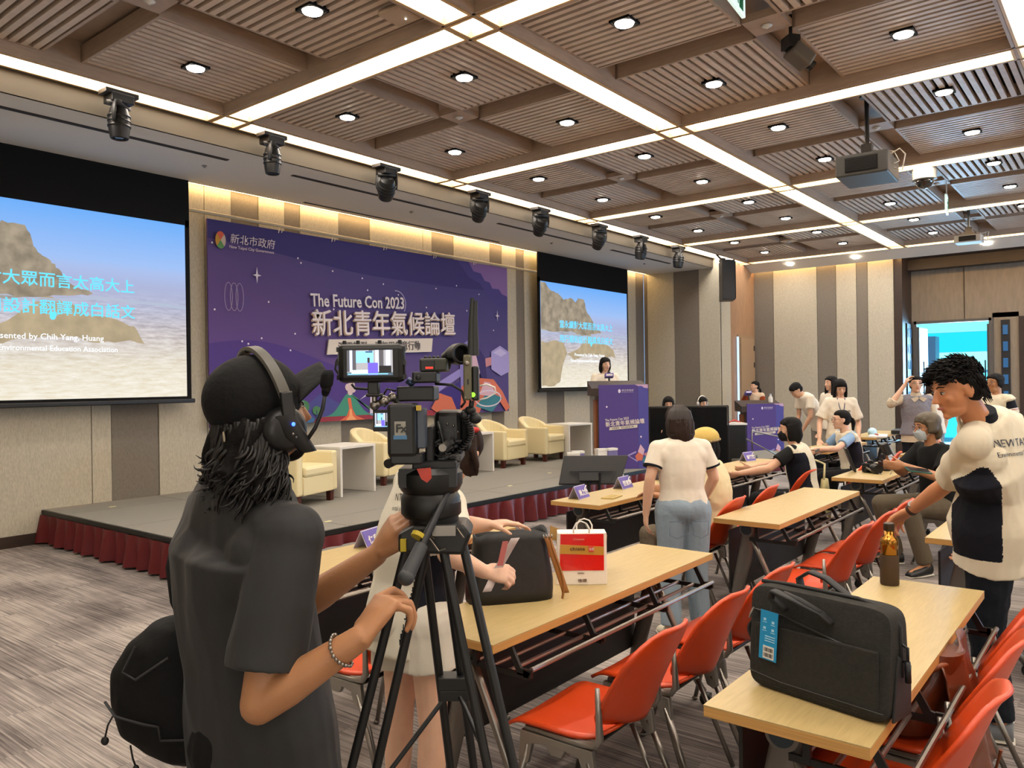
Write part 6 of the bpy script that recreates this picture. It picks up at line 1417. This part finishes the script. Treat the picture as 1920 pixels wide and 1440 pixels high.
# ---- 2 woman bending over the table beside the tripod
def bending():
    R_,F_=V(RGT),V((FWD.x,FWD.y,0)).normalized(); R_.z=0; R_.normalize()
    J=dict(head=P(862,850,2.98),neck=P(832,908,2.90),chest=P(778,1010,2.84),pelvis=P(770,1150,2.82),sr=P(838,945,2.70),sl=P(772,900,3.04),er=P(838,1038,2.60),wr=P(908,1072,2.62),el=P(868,985,3.0),wl=P(915,985,2.98),
      hr=P(803,1172,2.72),hl=P(752,1168,2.88),kr=P(812,1362,2.70),kl=P(750,1350,2.86))
    for s in 'rl': k_=J['k'+s]; J['a'+s]=V((k_.x,k_.y,.09))-R_*.02; J['t'+s]=J['a'+s]+(R_*.8+F_*.6)*.15-V((0,0,.05))
    f=(R_*.15+F_*.60+V((0,0,-.80))); up=(R_*.35+F_*.6+V((0,0,.55)))
    def hair(mb,c,M,k):
        hair_cap(mb,c,M,k,thick=1.03)
        for i in range(26):
            r=random.Random(i); a=r.uniform(-.045,.045); b=r.uniform(-.03,.03)
            mb.pipe([P(872+a*420,815,2.93)+F_*b,P(868+a*470,845,2.90)+F_*b,P(874+a*500,872,2.88)+F_*b*.6,P(884+a*260,892+r.uniform(-6,4),2.88)],[.010,.013,.010,.003],6)
        return M_hair2
    L='young woman in white vest shirt bending over the black handbag behind the tripod'
    t=human('person',L,J,.94,vox=.0062,skin=SK3,head=(f,up),hairf=hair,face={},top=cloth('vest_white','#c9c4b4',.4,9),sleeve=.6,inf=.042,hem=.12,bot=cloth('shorts_white','#c4beb0',.3,12),botlen=.42,botk=1.26,shoes=M_white,
      hands=dict(r=dict(d=R_*.9+V((0,0,-.1)),n=F_*.6+V((0,0,-.6)),t=V((0,0,1)),curl=((.9,1.1,.6),)*4,tout=.4,tcurl=.9),l=dict(d=R_*.95+V((0,0,.12)),n=V((0,0,-1)),t=-F_,curl=(.18,.25,.3,.35),spread=.22,tout=.8)))
    inv=(P(812,1118,2.7)); 
    def pred(c):
        q=c-EYE; d=q.dot(FWD); u=960+FPX*q.dot(RGT)/d; v=720+FPX*q.dot(DWN)/d
        return c.z<J['sr'].z-.17 and c.z>J['pelvis'].z-.055 and (c-J['pelvis']).dot(R_)>-.005+.25*(c.z-J['pelvis'].z) and (c-J['pelvis']).dot(R_)<.125+.25*(c.z-J['pelvis'].z)
    two_tone(L,M_navy,pred)
    MB().lathe([(.020,-.010),(.028,-.006),(.030,.0),(.028,.006),(.020,.010)],c=P(884,806,2.94),n=16).build('hair_band',mat('scrunchie','#b01f1c',.7,bump=.8,bscale=60),t,smooth=True)
    ink_=mat('ink_dark','#222222',.5)
    Mx=Matrix((R_*.93-F_*.30,V((0,0,1)),R_*-.30-F_*.93)).transposed()
    # lettering across the shoulder blades
    wrap(text('NTATTHUT',.034,ink_,t,P(728,943,2.75),Mx@RZ(.12),'print_text',sx=.9,extr=0),L); wrap(text('ental protection',.022,ink_,t,P(726,960,2.75),Mx@RZ(.1),'print_text',sx=.9,extr=0),L)
    o=empty('leaflet',P(940,1062,2.60),YAW+.3,'pale leaflet held in the bending woman\'s right hand','leaflet')
    MB().grid(lambda u,v:((u-.5)*.03+(v-.5)*-.10,.02*math.sin(v*3),.09-.20*v+.03*v*v),2,10).build('sheet',mat('leaflet','#c9b9b4',.4,alpha=.85),o,smooth=True,solid=.001)
    MB().grid(lambda u,v:((u-.5)*.02-.02*v+.012,-.012,.085-.08*v),2,6).build('print_stripe',mat('leaf_red','#b0605c',.5),o,smooth=True)
bending()

# ---- 3 girl standing with her back to us
J=stand(1.53,.06,el=(-.215,-.02,1.03),wl=(-.235,.02,.80),er=(.215,.03,1.02),wr=(.19,.17,.86))
J['al']=V((-.10,-.05,.09)); J['ar']=V((.12,.06,.09)); J['head']=V((0,.10,1.375)); J['neck']=V((0,.045,1.285)); J['tl']=J['al']+V((-.02,.14,-.05)); J['tr']=J['ar']+V((.03,.14,-.05)); J['sl']=V((-.152,.03,1.225)); J['sr']=V((.152,.03,1.225)); J['chest']=V((0,.02,1.10))
def hair3(mb,c,M,k):
    hair_cap(mb,c,M,k,thick=1.05)
    c=V(c)
    mb.ell(c+V((0,-.065,.0)),(.080,.055,.085),n=20,m=12); mb.ell(c+V((0,-.09,-.075)),(.074,.050,.075),n=20,m=12); mb.ell(c+V((.01,-.09,-.135)),(.055,.042,.062),n=18,m=10)
    r=random.Random(8)
    for i in range(30):
        a=r.uniform(-1.25,1.25); x=math.sin(a)*.082; y=-.05-math.cos(a)*.055; e=r.uniform(.13,.21)
        mb.pipe([c+V((x*.55,y*.9+.0,.085)),c+V((x*1.0,y,.02)),c+V((x*.98,y-.022,-.06)),c+V((x*.62+.01,y-.030,-.11)),c+V((x*.36+.012+r.uniform(-.008,.008),y*.8-.02,-e))],[.008,.011,.012,.010,.003],6)
    return M_hair2
lab='girl in white ringer tee and light jeans, standing with her back to us'
x,y,_=at(1277,5.05)
t=human('person',lab,J,.93,vox=.0075,skin=SK3,head=((-.05,.95,-.45),(0,.3,1)),hairf=hair3,face={},top=M_wtee,sleeve=.66,slk=1.0,inf=.012,hem=-.02,bot=M_den,botk=1.22,shoes=mat('shoe_cream','#c9c3ae',.6),loc=(x,y,0),rz=YAW+.06,
  hands=dict(l=dict(d=(0,.1,-1),n=(1,0,0),t=(0,1,0),curl=(.3,.35,.4,.45)),r=dict(d=(-.3,.8,-.2),n=(-1,0,0),t=(0,.2,1),curl=.5)))
cu=MB(); r=random.Random(21); hc=J['head']
for i in range(260):
    a=r.uniform(-1.5,1.5); x=math.sin(a)*.090; y_=-.045-math.cos(a)*.066; e=r.uniform(.14,.235)
    cu.pipe([hc+V((x*.3,y_*.5,.118)),hc+V((x*.8,y_*.95,.075)),hc+V((x*1.02,y_*1.05,.0)),hc+V((x*1.0,y_*1.05-.018,-.07)),hc+V((x*.66+.01,y_-.020,-.12)),hc+V((x*.42+.012+r.uniform(-.012,.012),y_*.8-.02,-e))],[.002,.0035,.0040,.0040,.003,.0008],5)
tag(cu.build('hair_strands',mat('strand_brown','#1e110a',.55),t,smooth=True,fix=False),kind='stuff')
for s in 'lr':
    a=J['s'+s].lerp(J['e'+s],.60); b=J['s'+s].lerp(J['e'+s],.66); ring_band(t,a,b,.0635,M_navy)
MB().pipe([(.07*math.cos(a*PI/10),.035+.055*math.sin(a*PI/10),1.262-.012*math.sin(a*PI/10)) for a in range(21)],.006,6).build('neck_band',M_navy,t,smooth=True)
q=MB()
for s in (-1,1):
    for pts in ([(-.05,0),(.05,0),(.045,-.085),(0,-.105),(-.045,-.085),(-.05,0)],): q.pipe([(s*.075+a,-.127-.008*(1-abs(a)*10)-.02*(-b),.80+b-.03) for a,b in pts],.0022,5)
q.pipe([(0,-.118,.86),(0,-.135,.78),(0,-.115,.70)],.0022,5).build('pocket_seam',mat('denim_seam','#5f6d7a',.8),t,smooth=True)
# ---- 4 seated person with the yellow cap
lab='person with a yellow cap and cream tee sitting beside the standing girl'
J=sit(1.62,.05,wl=(-.20,.40,.80),wr=(.10,.42,.80)); J['kl']=V((-.28,.44,.52)); J['al']=V((-.32,.38,.09)); J['tl']=V((-.36,.52,.035))
x,y=5.50,2.46
t=human('person',lab,J,.97,vox=.008,skin=SK2,head=((-.75,.75,-.12),(0,0,1)),hairf=hair_bob(.11,0),face={},top=M_cream2,sleeve=.75,slk=1.2,inf=.022,hem=.08,bot=M_khaki,botk=1.1,shoes=M_black,loc=(x,y,0),rz=.16)
M=frame((-.75,.75,-.12),(0,0,1)); c=J['head']; cp=MB(); cp.ell(c+M@V((0,-.012,.040)),(.092,.112,.084),M,24,14); o=remesh(cp,'cap',mat('cap_yellow','#c2a75e',.8,bump=.5,bscale=25),t,.008,1)
bm=bmesh.new(); bm.from_mesh(o.data); inv=M.transposed(); bmesh.ops.delete(bm,geom=[v for v in bm.verts if (inv@(v.co-c)).z<.022],context='VERTS'); bm.to_mesh(o.data); bm.free(); o.modifiers.new('s','SOLIDIFY').thickness=.003
MB().grid(lambda u,v:c+M@V(((u-.5)*.15*(1-.35*v*v),.085+.075*v,.040-.012*(2*u-1)**2-.01*v)),12,6).build('cap_brim',MATS['cap_yellow'],t,smooth=True,solid=.004)
MB().pipe([c+M@V((.096*math.cos(a*PI/12),-.012+.112*math.sin(a*PI/12),.022)) for a in range(25)],.009,6).build('cap_band',mat('camo','#8a7a55',.8,bump=.6,bscale=40,var=.6,vscale=60),t,smooth=True)
# ---- 5 speaker at the tall podium
lab='speaker with a black bob and white tee holding a microphone behind the tall podium'
J=stand(1.69,.03,er=(.22,.08,1.13),wr=(.05,.26,1.22),el=(-.23,.02,1.10),wl=(-.15,.25,1.08))
x,y,_=at(1134,12.7)
t=human('person',lab,J,.98,vox=.011,skin=SK3,head=((-.25,1,-.10),(0,0,1)),hairf=hair_bob(.10,.55),face={},top=M_wtee,sleeve=.6,inf=.02,hem=.1,bot=M_bpant,shoes=M_black,loc=(x,y,SZ),rz=YAW+PI+.12,legs=True)
def mic(name,loc,rz,label,tilt):
    m_=empty(name,loc,rz,label,'microphone'); Mx=RX(tilt)
    MB().lathe([(.014,-.13),(.016,.03),(.020,.05)],M=Mx,n=14).build('handle',M_black,m_,smooth='auto'); MB().ell(Mx@V((0,0,.075)),(.027,.027,.032),n=14,m=10).build('grille',M_dark,m_,smooth=True)
    MB().box(Mx@V((0,0,.03)),(.13,.13,.06),Mx).build('mic_flag',M_tent,m_,bevel=.004); MB().box(Mx@V((0,-.066,.03)),(.10,.002,.025),Mx).build('flag_print',M_white,m_)
p=P(1142,708,12.35); mic('microphone',p,YAW,'microphone with a purple cube held by the speaker at the tall podium',-.2)
# ---- 6 host at the second podium
lab='host in a cream jacket with rust sleeves speaking into a microphone at the second podium'
J=stand(1.62,.02,el=(-.20,.03,1.03),wl=(-.14,.22,.98),er=(.24,.17,1.12),wr=(.07,.23,1.34))
x,y,_=at(1417,17.0)
t=human('person',lab,J,.96,vox=.013,skin=SK3,head=((.35,1,-.02),(0,0,1)),hairf=hair_tail(.22,low=True),face=dict(smile=1),top=cloth('jacket_cream','#c9b49c'),sleeve=.15,inf=.02,hem=.2,bot=M_bpant,shoes=M_black,loc=(x,y,0),rz=YAW+2.2)
for s in 'lr': q=MB(); cone(q,J['s'+s].lerp(J['e'+s],.2),J['e'+s],.064,.056); q.tube(J['e'+s],J['e'+s].lerp(J['w'+s],.92),.056,.046,14); remesh(q,'sleeve',cloth('rust_sleeve','#8a3c1c',.6,30),t,.013,2)
mic('microphone',P(1403,740,16.75),YAW,'microphone with a purple cube held by the host at the second podium',-.5)
# ---- 7,8,9 the three standing by the striped wall
lab='young man in a white tee bowing his head by the striped wall'
J=stand(1.72,.0); J.update(chest=V((0,.14,1.20)),neck=V((0,.30,1.40)),head=V((0,.40,1.47)),sl=V((-.165,.25,1.36)),sr=V((.165,.25,1.36)),el=V((-.20,.28,1.06)),er=V((.20,.24,1.06)),wl=V((-.10,.34,.86)),wr=V((.10,.34,.86)))
x,y,_=at(1536,12.5)
human('person',lab,J,1.0,vox=.012,skin=SK,head=((0,.72,-.72),(0,.7,.7)),hairf=hair_short(.5),face={},top=M_wtee,sleeve=.6,inf=.02,hem=.08,bot=cloth('trousers_grey','#8a857c'),shoes=M_white,loc=(x,y,0),rz=YAW+1.75)
lab='young woman standing behind the girl with the lanyard, looking left'
J=stand(1.70)
x,y,_=at(1560,11.9)
human('person',lab,J,.97,vox=.012,skin=SK3,head=((.1,1,-.05),(0,0,1)),hairf=hair_long(.12,.2),face={},top=M_wtee,sleeve=.6,inf=.02,hem=.05,bot=cloth('trousers_grey','#8a857c'),shoes=M_white,loc=(x,y,0),rz=YAW+1.95)
lab='young woman with long straight black hair, white tee and lanyard, looking down'
J=stand(1.64,.03,el=(-.24,.0,1.04),wl=(-.20,.17,.86),er=(.27,.02,1.06),wr=(.30,.14,.82))
x,y,_=at(1574,10.9)
t=human('person',lab,J,.98,vox=.011,skin=SK3,head=((-.05,.86,-.45),(0,.3,1)),hairf=hair_long(.20,.5),face=dict(down=1),top=M_wtee,sleeve=.85,slk=1.1,inf=.024,hem=.1,bot=M_bpant,botk=1.1,shoes=M_black,loc=(x,y,0),rz=YAW+2.95)
MB().pipe([(-.05,.085,1.38),(-.03,.14,1.25),(0,.165,1.12),(.03,.14,1.25),(.05,.085,1.38)],.006,6).build('lanyard',mat('lanyard','#3a4260',.7),t,smooth=True)
MB().box((0,.175,1.07),(.075,.006,.10)).build('name_badge',mat('badge','#b9aebf',.4),t); MB().box((0,.149,1.20),(.16,.004,.012)).box((-.09,.147,1.2),(.03,.004,.03)).build('shirt_print',mat('print_grey','#8d887c',.7),t)
# ---- 10 short haired person with a mask, seated, seen from behind
lab='person with short black hair and mask in a white and navy vest, seated'
J=sit(1.62,.10); J.update(el=V((-.32,.25,.84)),wl=V((-.38,.50,.79)),er=V((.26,.30,.84)),wr=V((.12,.52,.79)))
t=human('person',lab,J,1.0,vox=.009,skin=SK,head=((-.45,1,-.08),(0,0,1)),hairf=hair_bob(.085,.3),face=dict(mask=mat('mask_black','#15151a',.8)),ears=False,top=cloth('vest_cream','#cbc3ad',.4,10),sleeve=.12,inf=.026,hem=.08,bot=M_bpant,shoes=M_black,loc=(7.38,2.44,0),rz=.12)
two_tone(lab,M_navy,lambda c:c.x<-.105 and c.z<.98 and c.z>.5 or c.x>.13 and c.z<.95)
for s in 'lr': q=MB(); q.tube(J['s'+s],J['s'+s].lerp(J['e'+s],.62),.060,.066,16); q.ell(J['s'+s],.058); remesh(q,'sleeve',M_bpoly,t,.009,4)
text('NEW TAIPEI',.035,mat('print_grey2','#6b675f',.7),t,(-.10,-.112,.98),(PI/2,0,0),'print_text',extr=.002); MB().box((0,-.116,.955),(.24,.004,.006)).build('shirt_print',MATS['print_grey2'],t)
# ---- 11 ponytail woman
lab='seated woman with black ponytail, glasses and light blue sleeves'
J=sit(1.60,.12); J.update(el=V((-.30,.34,.86)),wl=V((-.30,.60,.86)),er=V((.28,.22,.80)),wr=V((.10,.42,.79)))
t=human('person',lab,J,.97,vox=.010,skin=SK3,head=((.12,1,-.05),(0,0,1)),hairf=hair_tail(.20),face=dict(glasses=M_dark),top=cloth('vest_cream','#cbc3ad',.4,10),sleeve=.12,inf=.022,hem=.08,bot=M_bpant,shoes=M_white,loc=(9.62,2.62,0),rz=YAW+1.62)
two_tone(lab,M_navy,lambda c:abs(c.x)>.115 and c.z<.92)
for s in 'lr': q=MB(); q.tube(J['s'+s],J['s'+s].lerp(J['e'+s],.66),.056,.062,16); q.ell(J['s'+s],.055); remesh(q,'sleeve',cloth('sleeve_blue','#7f9dbd',.4,20),t,.010,4)
# ---- 12 woman with her hand at her ear
lab='woman with glasses in a grey knitted vest holding her hand to her ear'
J=stand(1.68,.0,er=(.33,.06,1.30),wr=(.155,.08,1.555),el=(-.23,.0,1.10),wl=(-.23,.10,.87))
x,y,_=at(1716,10.4)
t=human('person',lab,J,1.0,vox=.010,skin=SK3,head=((.12,1,.02),(0,0,1)),hairf=hair_tail(.05,low=True),face=dict(glasses=M_dark,smile=1),top=cloth('knit_grey','#77757e',.5,40),sleeve=.02,inf=.028,hem=.03,bot=M_dend,shoes=M_white,loc=(x,y,0),rz=YAW+PI-.12,
  hands=dict(r=dict(d=(-.35,-.05,.9),n=(-1,0,0),t=(0,1,0),curl=.5)))
q=MB(); cone(q,J['sr'],J['er'],.060,.054); q.tube(J['er'],J['er'].lerp(J['wr'],.2),.060,.066,14); remesh(q,'sleeve',cloth('blouse','#b9ad98',.9,26),t,.010,2)
q=MB(); cone(q,J['sl'],J['el'],.060,.054); remesh(q,'sleeve',MATS['blouse'],t,.010,2)
b=MB(); b.loft([((0,0,.80),(.185,0,0),(0,.135,0)),((0,0,.93),(.180,0,0),(0,.13,0))],22).build('blouse_hem',MATS['blouse'],t,smooth='auto')
b=MB(); b.loft([((0,.01,1.375),(.095,0,0),(0,.085,0)),((0,.015,1.42),(.072,0,0),(0,.068,0)),((0,.02,1.445),(.062,0,0),(0,.06,0))],20).prism([(-.02,0),(-.10,-.03),(-.055,-.075),(0,-.03)],.008,o=(-.0,.115,1.40)).prism([(.02,0),(.10,-.03),(.055,-.075),(0,-.03)],.008,o=(0,.115,1.40)).build('collar',MATS['blouse'],t,smooth='auto')
# ---- 13 seated man with a face mask
lab='seated older man in black polo with glasses and pale face mask'
J=sit(1.72,.10); J.update(el=V((-.25,.18,.80)),wl=V((-.10,.42,.90)),er=V((.25,.20,.80)),wr=V((.10,.42,.90)),kl=V((-.20,.46,.56)),kr=V((.16,.48,.55)),al=V((-.24,.34,.09)),ar=V((.2,.30,.09)),tl=V((-.28,.50,.035)),tr=V((.24,.46,.035)))
t=human('person',lab,J,1.05,vox=.0085,skin=SK2,head=((.06,1,-.12),(0,0,1)),hairf=lambda mb,c,M,k:(hair_cap(mb,c,M,k,fringe=.5,side=.03,back=.05,thick=1.06),M_hairg)[1],face=dict(glasses=mat('frame_red','#4a1c1a',.4),mask=mat('mask_white','#aab6bb',.7)),
  top=M_bpoly,sleeve=.72,slk=1.1,inf=.022,hem=.1,bot=M_khaki,botk=1.1,shoes=M_black,loc=(7.66,1.36,0),rz=YAW+1.72,belly=.5,
  hands=dict(l=dict(d=(.35,.8,.0),n=(1,0,0),t=(0,0,1),curl=.5),r=dict(d=(-.35,.8,.0),n=(-1,0,0),t=(0,0,1),curl=.5)))
o=empty('phone',P(1722,882,6.30),YAW,'green cased phone held by the seated man with the mask','phone')
MB().box((0,0,0),(.19,.085,.012),RY(.14)@RX(.3)).build('phone_case',mat('phone_green','#1d5a4e',.3),o,bevel=.004); MB().box(RY(.14)@RX(.3)@V((0,0,.0068)),(.18,.078,.001),RY(.14)@RX(.3)).build('screen',mat('tab_screen','#15181c',.15),o)
# ---- 15 man at the right behind
lab='man with glasses in a navy and white vest behind the leaning man'
J=stand(1.69); x,y,_=at(1868,9.7)
t=human('person',lab,J,1.03,vox=.010,skin=SK2,head=((0,1,-.02),(0,0,1)),hairf=hair_short(.3,.02),face=dict(glasses=M_dark,smile=1),top=cloth('vest_cream','#cbc3ad',.4,10),sleeve=.1,inf=.03,hem=.15,bot=M_dend,shoes=M_black,loc=(x,y,0),rz=YAW+1.85)
for s in 'lr': q=MB(); q.tube(J['s'+s],J['s'+s].lerp(J['e'+s],.62),.062,.070,16); q.ell(J['s'+s],.060); remesh(q,'sleeve',M_navy,t,.010,3)
for s in 'lr':
    a,b=J['s'+s],J['e'+s]; ring_band(t,a.lerp(b,.46),a.lerp(b,.50),.0725,M_white); ring_band(t,a.lerp(b,.50),a.lerp(b,.53),.0727,mat('stripe_red','#8a3a3a',.8)); ring_band(t,a.lerp(b,.53),a.lerp(b,.66),.0722,MATS['vest_cream'])
two_tone(lab,M_navy,lambda c:abs(c.x)>.12 and c.z<1.15 and c.y<.06)
# ---- a woman half hidden between them
lab='woman with brown hair mostly hidden behind the leaning man'
J=stand(1.62); x,y,_=at(1750,11.3)
human('person',lab,J,.96,vox=.013,skin=SK3,head=((0,1,0),(0,0,1)),hairf=hair_long(.25,0,M_hair2),face={},top=M_wtee,sleeve=.8,inf=.02,hem=.05,bot=M_den,shoes=M_white,loc=(x,y,0),rz=YAW+.4)
# ---- 16,17 operators behind the black partition
for u,l,ban in ((1252,'operator with black hair and headphones peeking over the left half of the black partition',0),(1312,'operator with pale headphones peeking over the right half of the black partition',1)):
    J=sit(1.78); x,y,_=at(u,14.0+.1*ban)
    t=human('person',l,J,1.0,vox=.012,skin=SK,head=((0,1,-.25),(0,0,1)),hairf=hair_short(.5,.02),face=dict(down=1),top=M_bpoly,sleeve=.7,inf=.02,hem=.1,bot=M_bpant,shoes=M_black,loc=(x,y,0),rz=YAW+PI-.1+.5*ban)
    h=J['head']; MB().pipe([h+V((.096*math.cos(a*PI/12),0,.01+.118*math.sin(a*PI/12))) for a in range(13)],.010,8).ell(h+V((.09,0,-.01)),(.022,.035,.04)).ell(h+V((-.09,0,-.01)),(.022,.035,.04)).build('headphones',M_white if ban else M_black,t,smooth=True)
    o=empty('office_chair',(x,y,0),YAW+PI,'dark chair under the operator behind the %s half of the partition'%('right' if ban else 'left'),'chair')
    MB().box((0,0,.42),(.45,.45,.06)).build('seat',M_black,o,bevel=.02); MB().box((0,-.24,.72),(.42,.04,.4)).build('backrest',M_black,o,bevel=.02); MB().tube((0,0,.40),(0,0,.05),.025).box((0,0,.04),(.5,.06,.04)).box((0,0,.04),(.06,.5,.04)).build('leg',M_dark,o)
# ---- 14 big man leaning on the chair, right foreground
def leaning():
    R_,F_=V(RGT),V((FWD.x,FWD.y,0)).normalized(); R_.z=0; R_.normalize(); Z=V((0,0,1))
    f=(R_*-.85+F_*.52).normalized(); lf=(R_*-.52+F_*-.85).normalized()
    ne=P(1838,782,3.53); 
    J=dict(head=P(1793,730,3.48),neck=ne,chest=P(1868,905,3.62),pelvis=P(1856,1040,3.68),sl=P(1824,826,3.43),sr=P(1902,826,3.80),el=P(1774,908,3.76),wl=P(1706,958,4.02),er=P(1880,960,3.9),wr=P(1840,1010,3.95))
    pe=J['pelvis']; J['hl']=pe+lf*.10-Z*.03; J['hr']=pe-lf*.10-Z*.03
    for s,q in (('l',1),('r',-1)): J['k'+s]=V((J['h'+s].x,J['h'+s].y,.48))+f*.02; J['a'+s]=V((J['h'+s].x,J['h'+s].y,.09))+lf*.03*q-f*.03; J['t'+s]=J['a'+s]+f*.15-Z*.05
    hf=(R_*-.97+F_*-.04-Z*.30)
    def hair(mb,c,M,k):
        hair_cap(mb,c,M,k*.97,fringe=0,side=0,thick=1.0)
        r=random.Random(2)
        for i in range(40):
            a=r.uniform(-1.5,1.5); b=r.uniform(-.9,1.5); p=V((math.sin(a)*.072*math.cos(b*.5),.0+math.sin(b)*.08-.01,.040+.075*math.cos(a)*max(.25,math.cos(b*.7))))
            d=(p-V((0,-.01,-.02))).normalized(); d=(d+V((r.uniform(-.35,.35),.55+r.uniform(-.3,.4),r.uniform(-.2,.3)))).normalized(); L=r.uniform(.022,.046)
            q0=V(c)+M@(p*k); q1=V(c)+M@((p+d*L*.55)*k); q2=V(c)+M@((p+d*L+V((0,.006,-.008)))*k); mb.pipe([q0,q1,q2],[.010*k,.0065*k,.0015*k],6)
        return M_hair
    def spikes(t):
        mb=MB(); r=random.Random(5); M=frame(hf,Z); c=J['head']; k=1.07
        for i in range(620):
            a=r.uniform(-1.6,1.6); b=r.uniform(-1.5,1.55); p=V((math.sin(a)*.076*max(.2,math.cos(b*.6)),math.sin(b)*.088-.014,.042+.080*math.cos(a)*max(.2,math.cos(b*.75))))
            if abs(p.x)>.055 and p.z<.035: continue
            d=(p-V((0,-.01,-.02))).normalized(); d=(d*.7+V((r.uniform(-.3,.3),.75+r.uniform(-.3,.3),r.uniform(-.1,.35)))).normalized(); L_=r.uniform(.020,.042)
            mb.pipe([V(c)+M@(p*k),V(c)+M@((p+d*L_*.55)*k),V(c)+M@((p+d*L_+V((0,.004,-.006)))*k)],[.0042,.0032,.0006],5)
        for i in range(520):
            ph=r.uniform(-1.75,1.75); z=r.uniform(-.055,.085); x=math.sin(ph)*.083*(1-.25*max(0,(z-.04)/.045)); y=-.02-math.cos(ph)*.090*(1-.2*max(0,(z-.04)/.045)); p=V((x,y,z)); d=V((x*3,y*2.2+.05,-.75)).normalized()
            if y>-.045 and z<.03: continue
            d=d; d.normalize(); L_=r.uniform(.02,.034)
            mb.pipe([V(c)+M@(p*k),V(c)+M@((p+d*L_)*k)],[.0042,.0010],5)
        tag(mb.build('hair_tufts',M_hair,t,smooth=True,fix=False),kind='stuff')
    L='big man in a white and navy vest shirt, one hand on an orange chair'
    t=human('person',L,J,1.07,vox=.0058,skin=skin_mat('skin_warm','#bd8058'),head=(hf,Z),hairf=hair,face={},top=cloth('vest_cream2','#cdc4ae',.4,8),fold_=.010,sleeve=.84,slk=.80,inf=.030,hem=.045,bot=M_dend,botk=1.05,shoes=mat('shoe_grey','#6f7479',.6),belly=1.6,headk=1.07,
       hands=dict(l=dict(d=(P(1652,990,4.18)-P(1706,958,4.02)),n=-Z*.8+R_*-.2,t=(R_*.25+F_*-.9),curl=((.45,.8,.5),(.5,.9,.5),(.55,.9,.5),(.6,.9,.5)),spread=.1,tout=.5,tcurl=.5,size=.20)))
    spikes(t)
    pc=J['pelvis']
    ax=(J['chest']-J['pelvis']).normalized()
    sa,sb=J['sl'],J['el']
    def pred(c):
        tt=max(0,min(1,(c-sa).dot(sb-sa)/(sb-sa).length_squared))
        if (c-sa-(sb-sa)*tt).length<.105: return False
        q=c-pc; h=q.dot(Z); a=q.dot(f); b=q.dot(lf)
        return b>.02 and .01<h<.44-1.6*max(0,-a) and -.05<a+.0*h<.150 and not (c-J['sl']).length<.12
    two_tone(L,M_navy,pred)
    # collar
    c0=ne; M=frame(f,(ne-J['chest'])); b=MB()
    b.loft([(c0+M@V((0,-.004,-.025)),M@V((.082,0,0)),M@V((0,.076,0))),(c0+M@V((0,0,.012)),M@V((.070,0,0)),M@V((0,.066,0))),(c0+M@V((0,0,.035)),M@V((.066,0,0)),M@V((0,.062,0)))],24).build('collar',M_navy,t,smooth='auto')
    b=MB(); b.prism([(-.06,.02),(-.02,.03),(-.01,-.05),(-.07,-.03)],.008,o=c0+M@V((.0,.078,0)),ax=M@V((1,0,0)),ay=M@V((0,.3,1))).prism([(.06,.02),(.02,.03),(.01,-.05),(.07,-.03)],.008,o=c0+M@V((.0,.078,0)),ax=M@V((1,0,0)),ay=M@V((0,.3,1))).build('collar_flap',MATS['vest_cream2'],t)
    # yoke seam, watch, ring, back lettering
    w=J['el'].lerp(J['wl'],.93); ax=(J['wl']-J['el']).normalized(); x=ax.orthogonal().normalized(); y=ax.cross(x)
    MB().tube(w-ax*.011,w+ax*.011,.0315,.0305,22).build('watch_strap',mat('strap_brown','#3a2015',.6),t,smooth='auto')
    fc=w+(R_*-.25-F_*.6+Z*.75).normalized()*.031; n_=(R_*-.25-F_*.6+Z*.75).normalized(); q=n_.to_track_quat('Z','Y').to_matrix()
    MB().lathe([(.021,-.004),(.023,0),(.023,.006),(.020,.009)],c=fc,M=q,n=24).build('watch_case',M_steel,t,smooth='auto'); MB().lathe([(.019,.0092),(.001,.0096)],c=fc,M=q,n=20).build('watch_dial',mat('dial','#1a1c1e',.2),t)
    ink_=mat('ink_navy','#2a2c38',.6)
    bk=-f; Xd=(R_*.52+F_*.85).normalized(); Mx=Matrix((Xd,Z,-f)).transposed()
    wrap(text('NEW TAIPEI CITY',.048,ink_,t,P(1868,840,3.40),Mx,'print_text',extr=0,sx=1.1),L); wrap(text('Environmental Protection',.030,ink_,t,P(1868,858,3.40),Mx,'print_text',extr=0),L)
leaning()
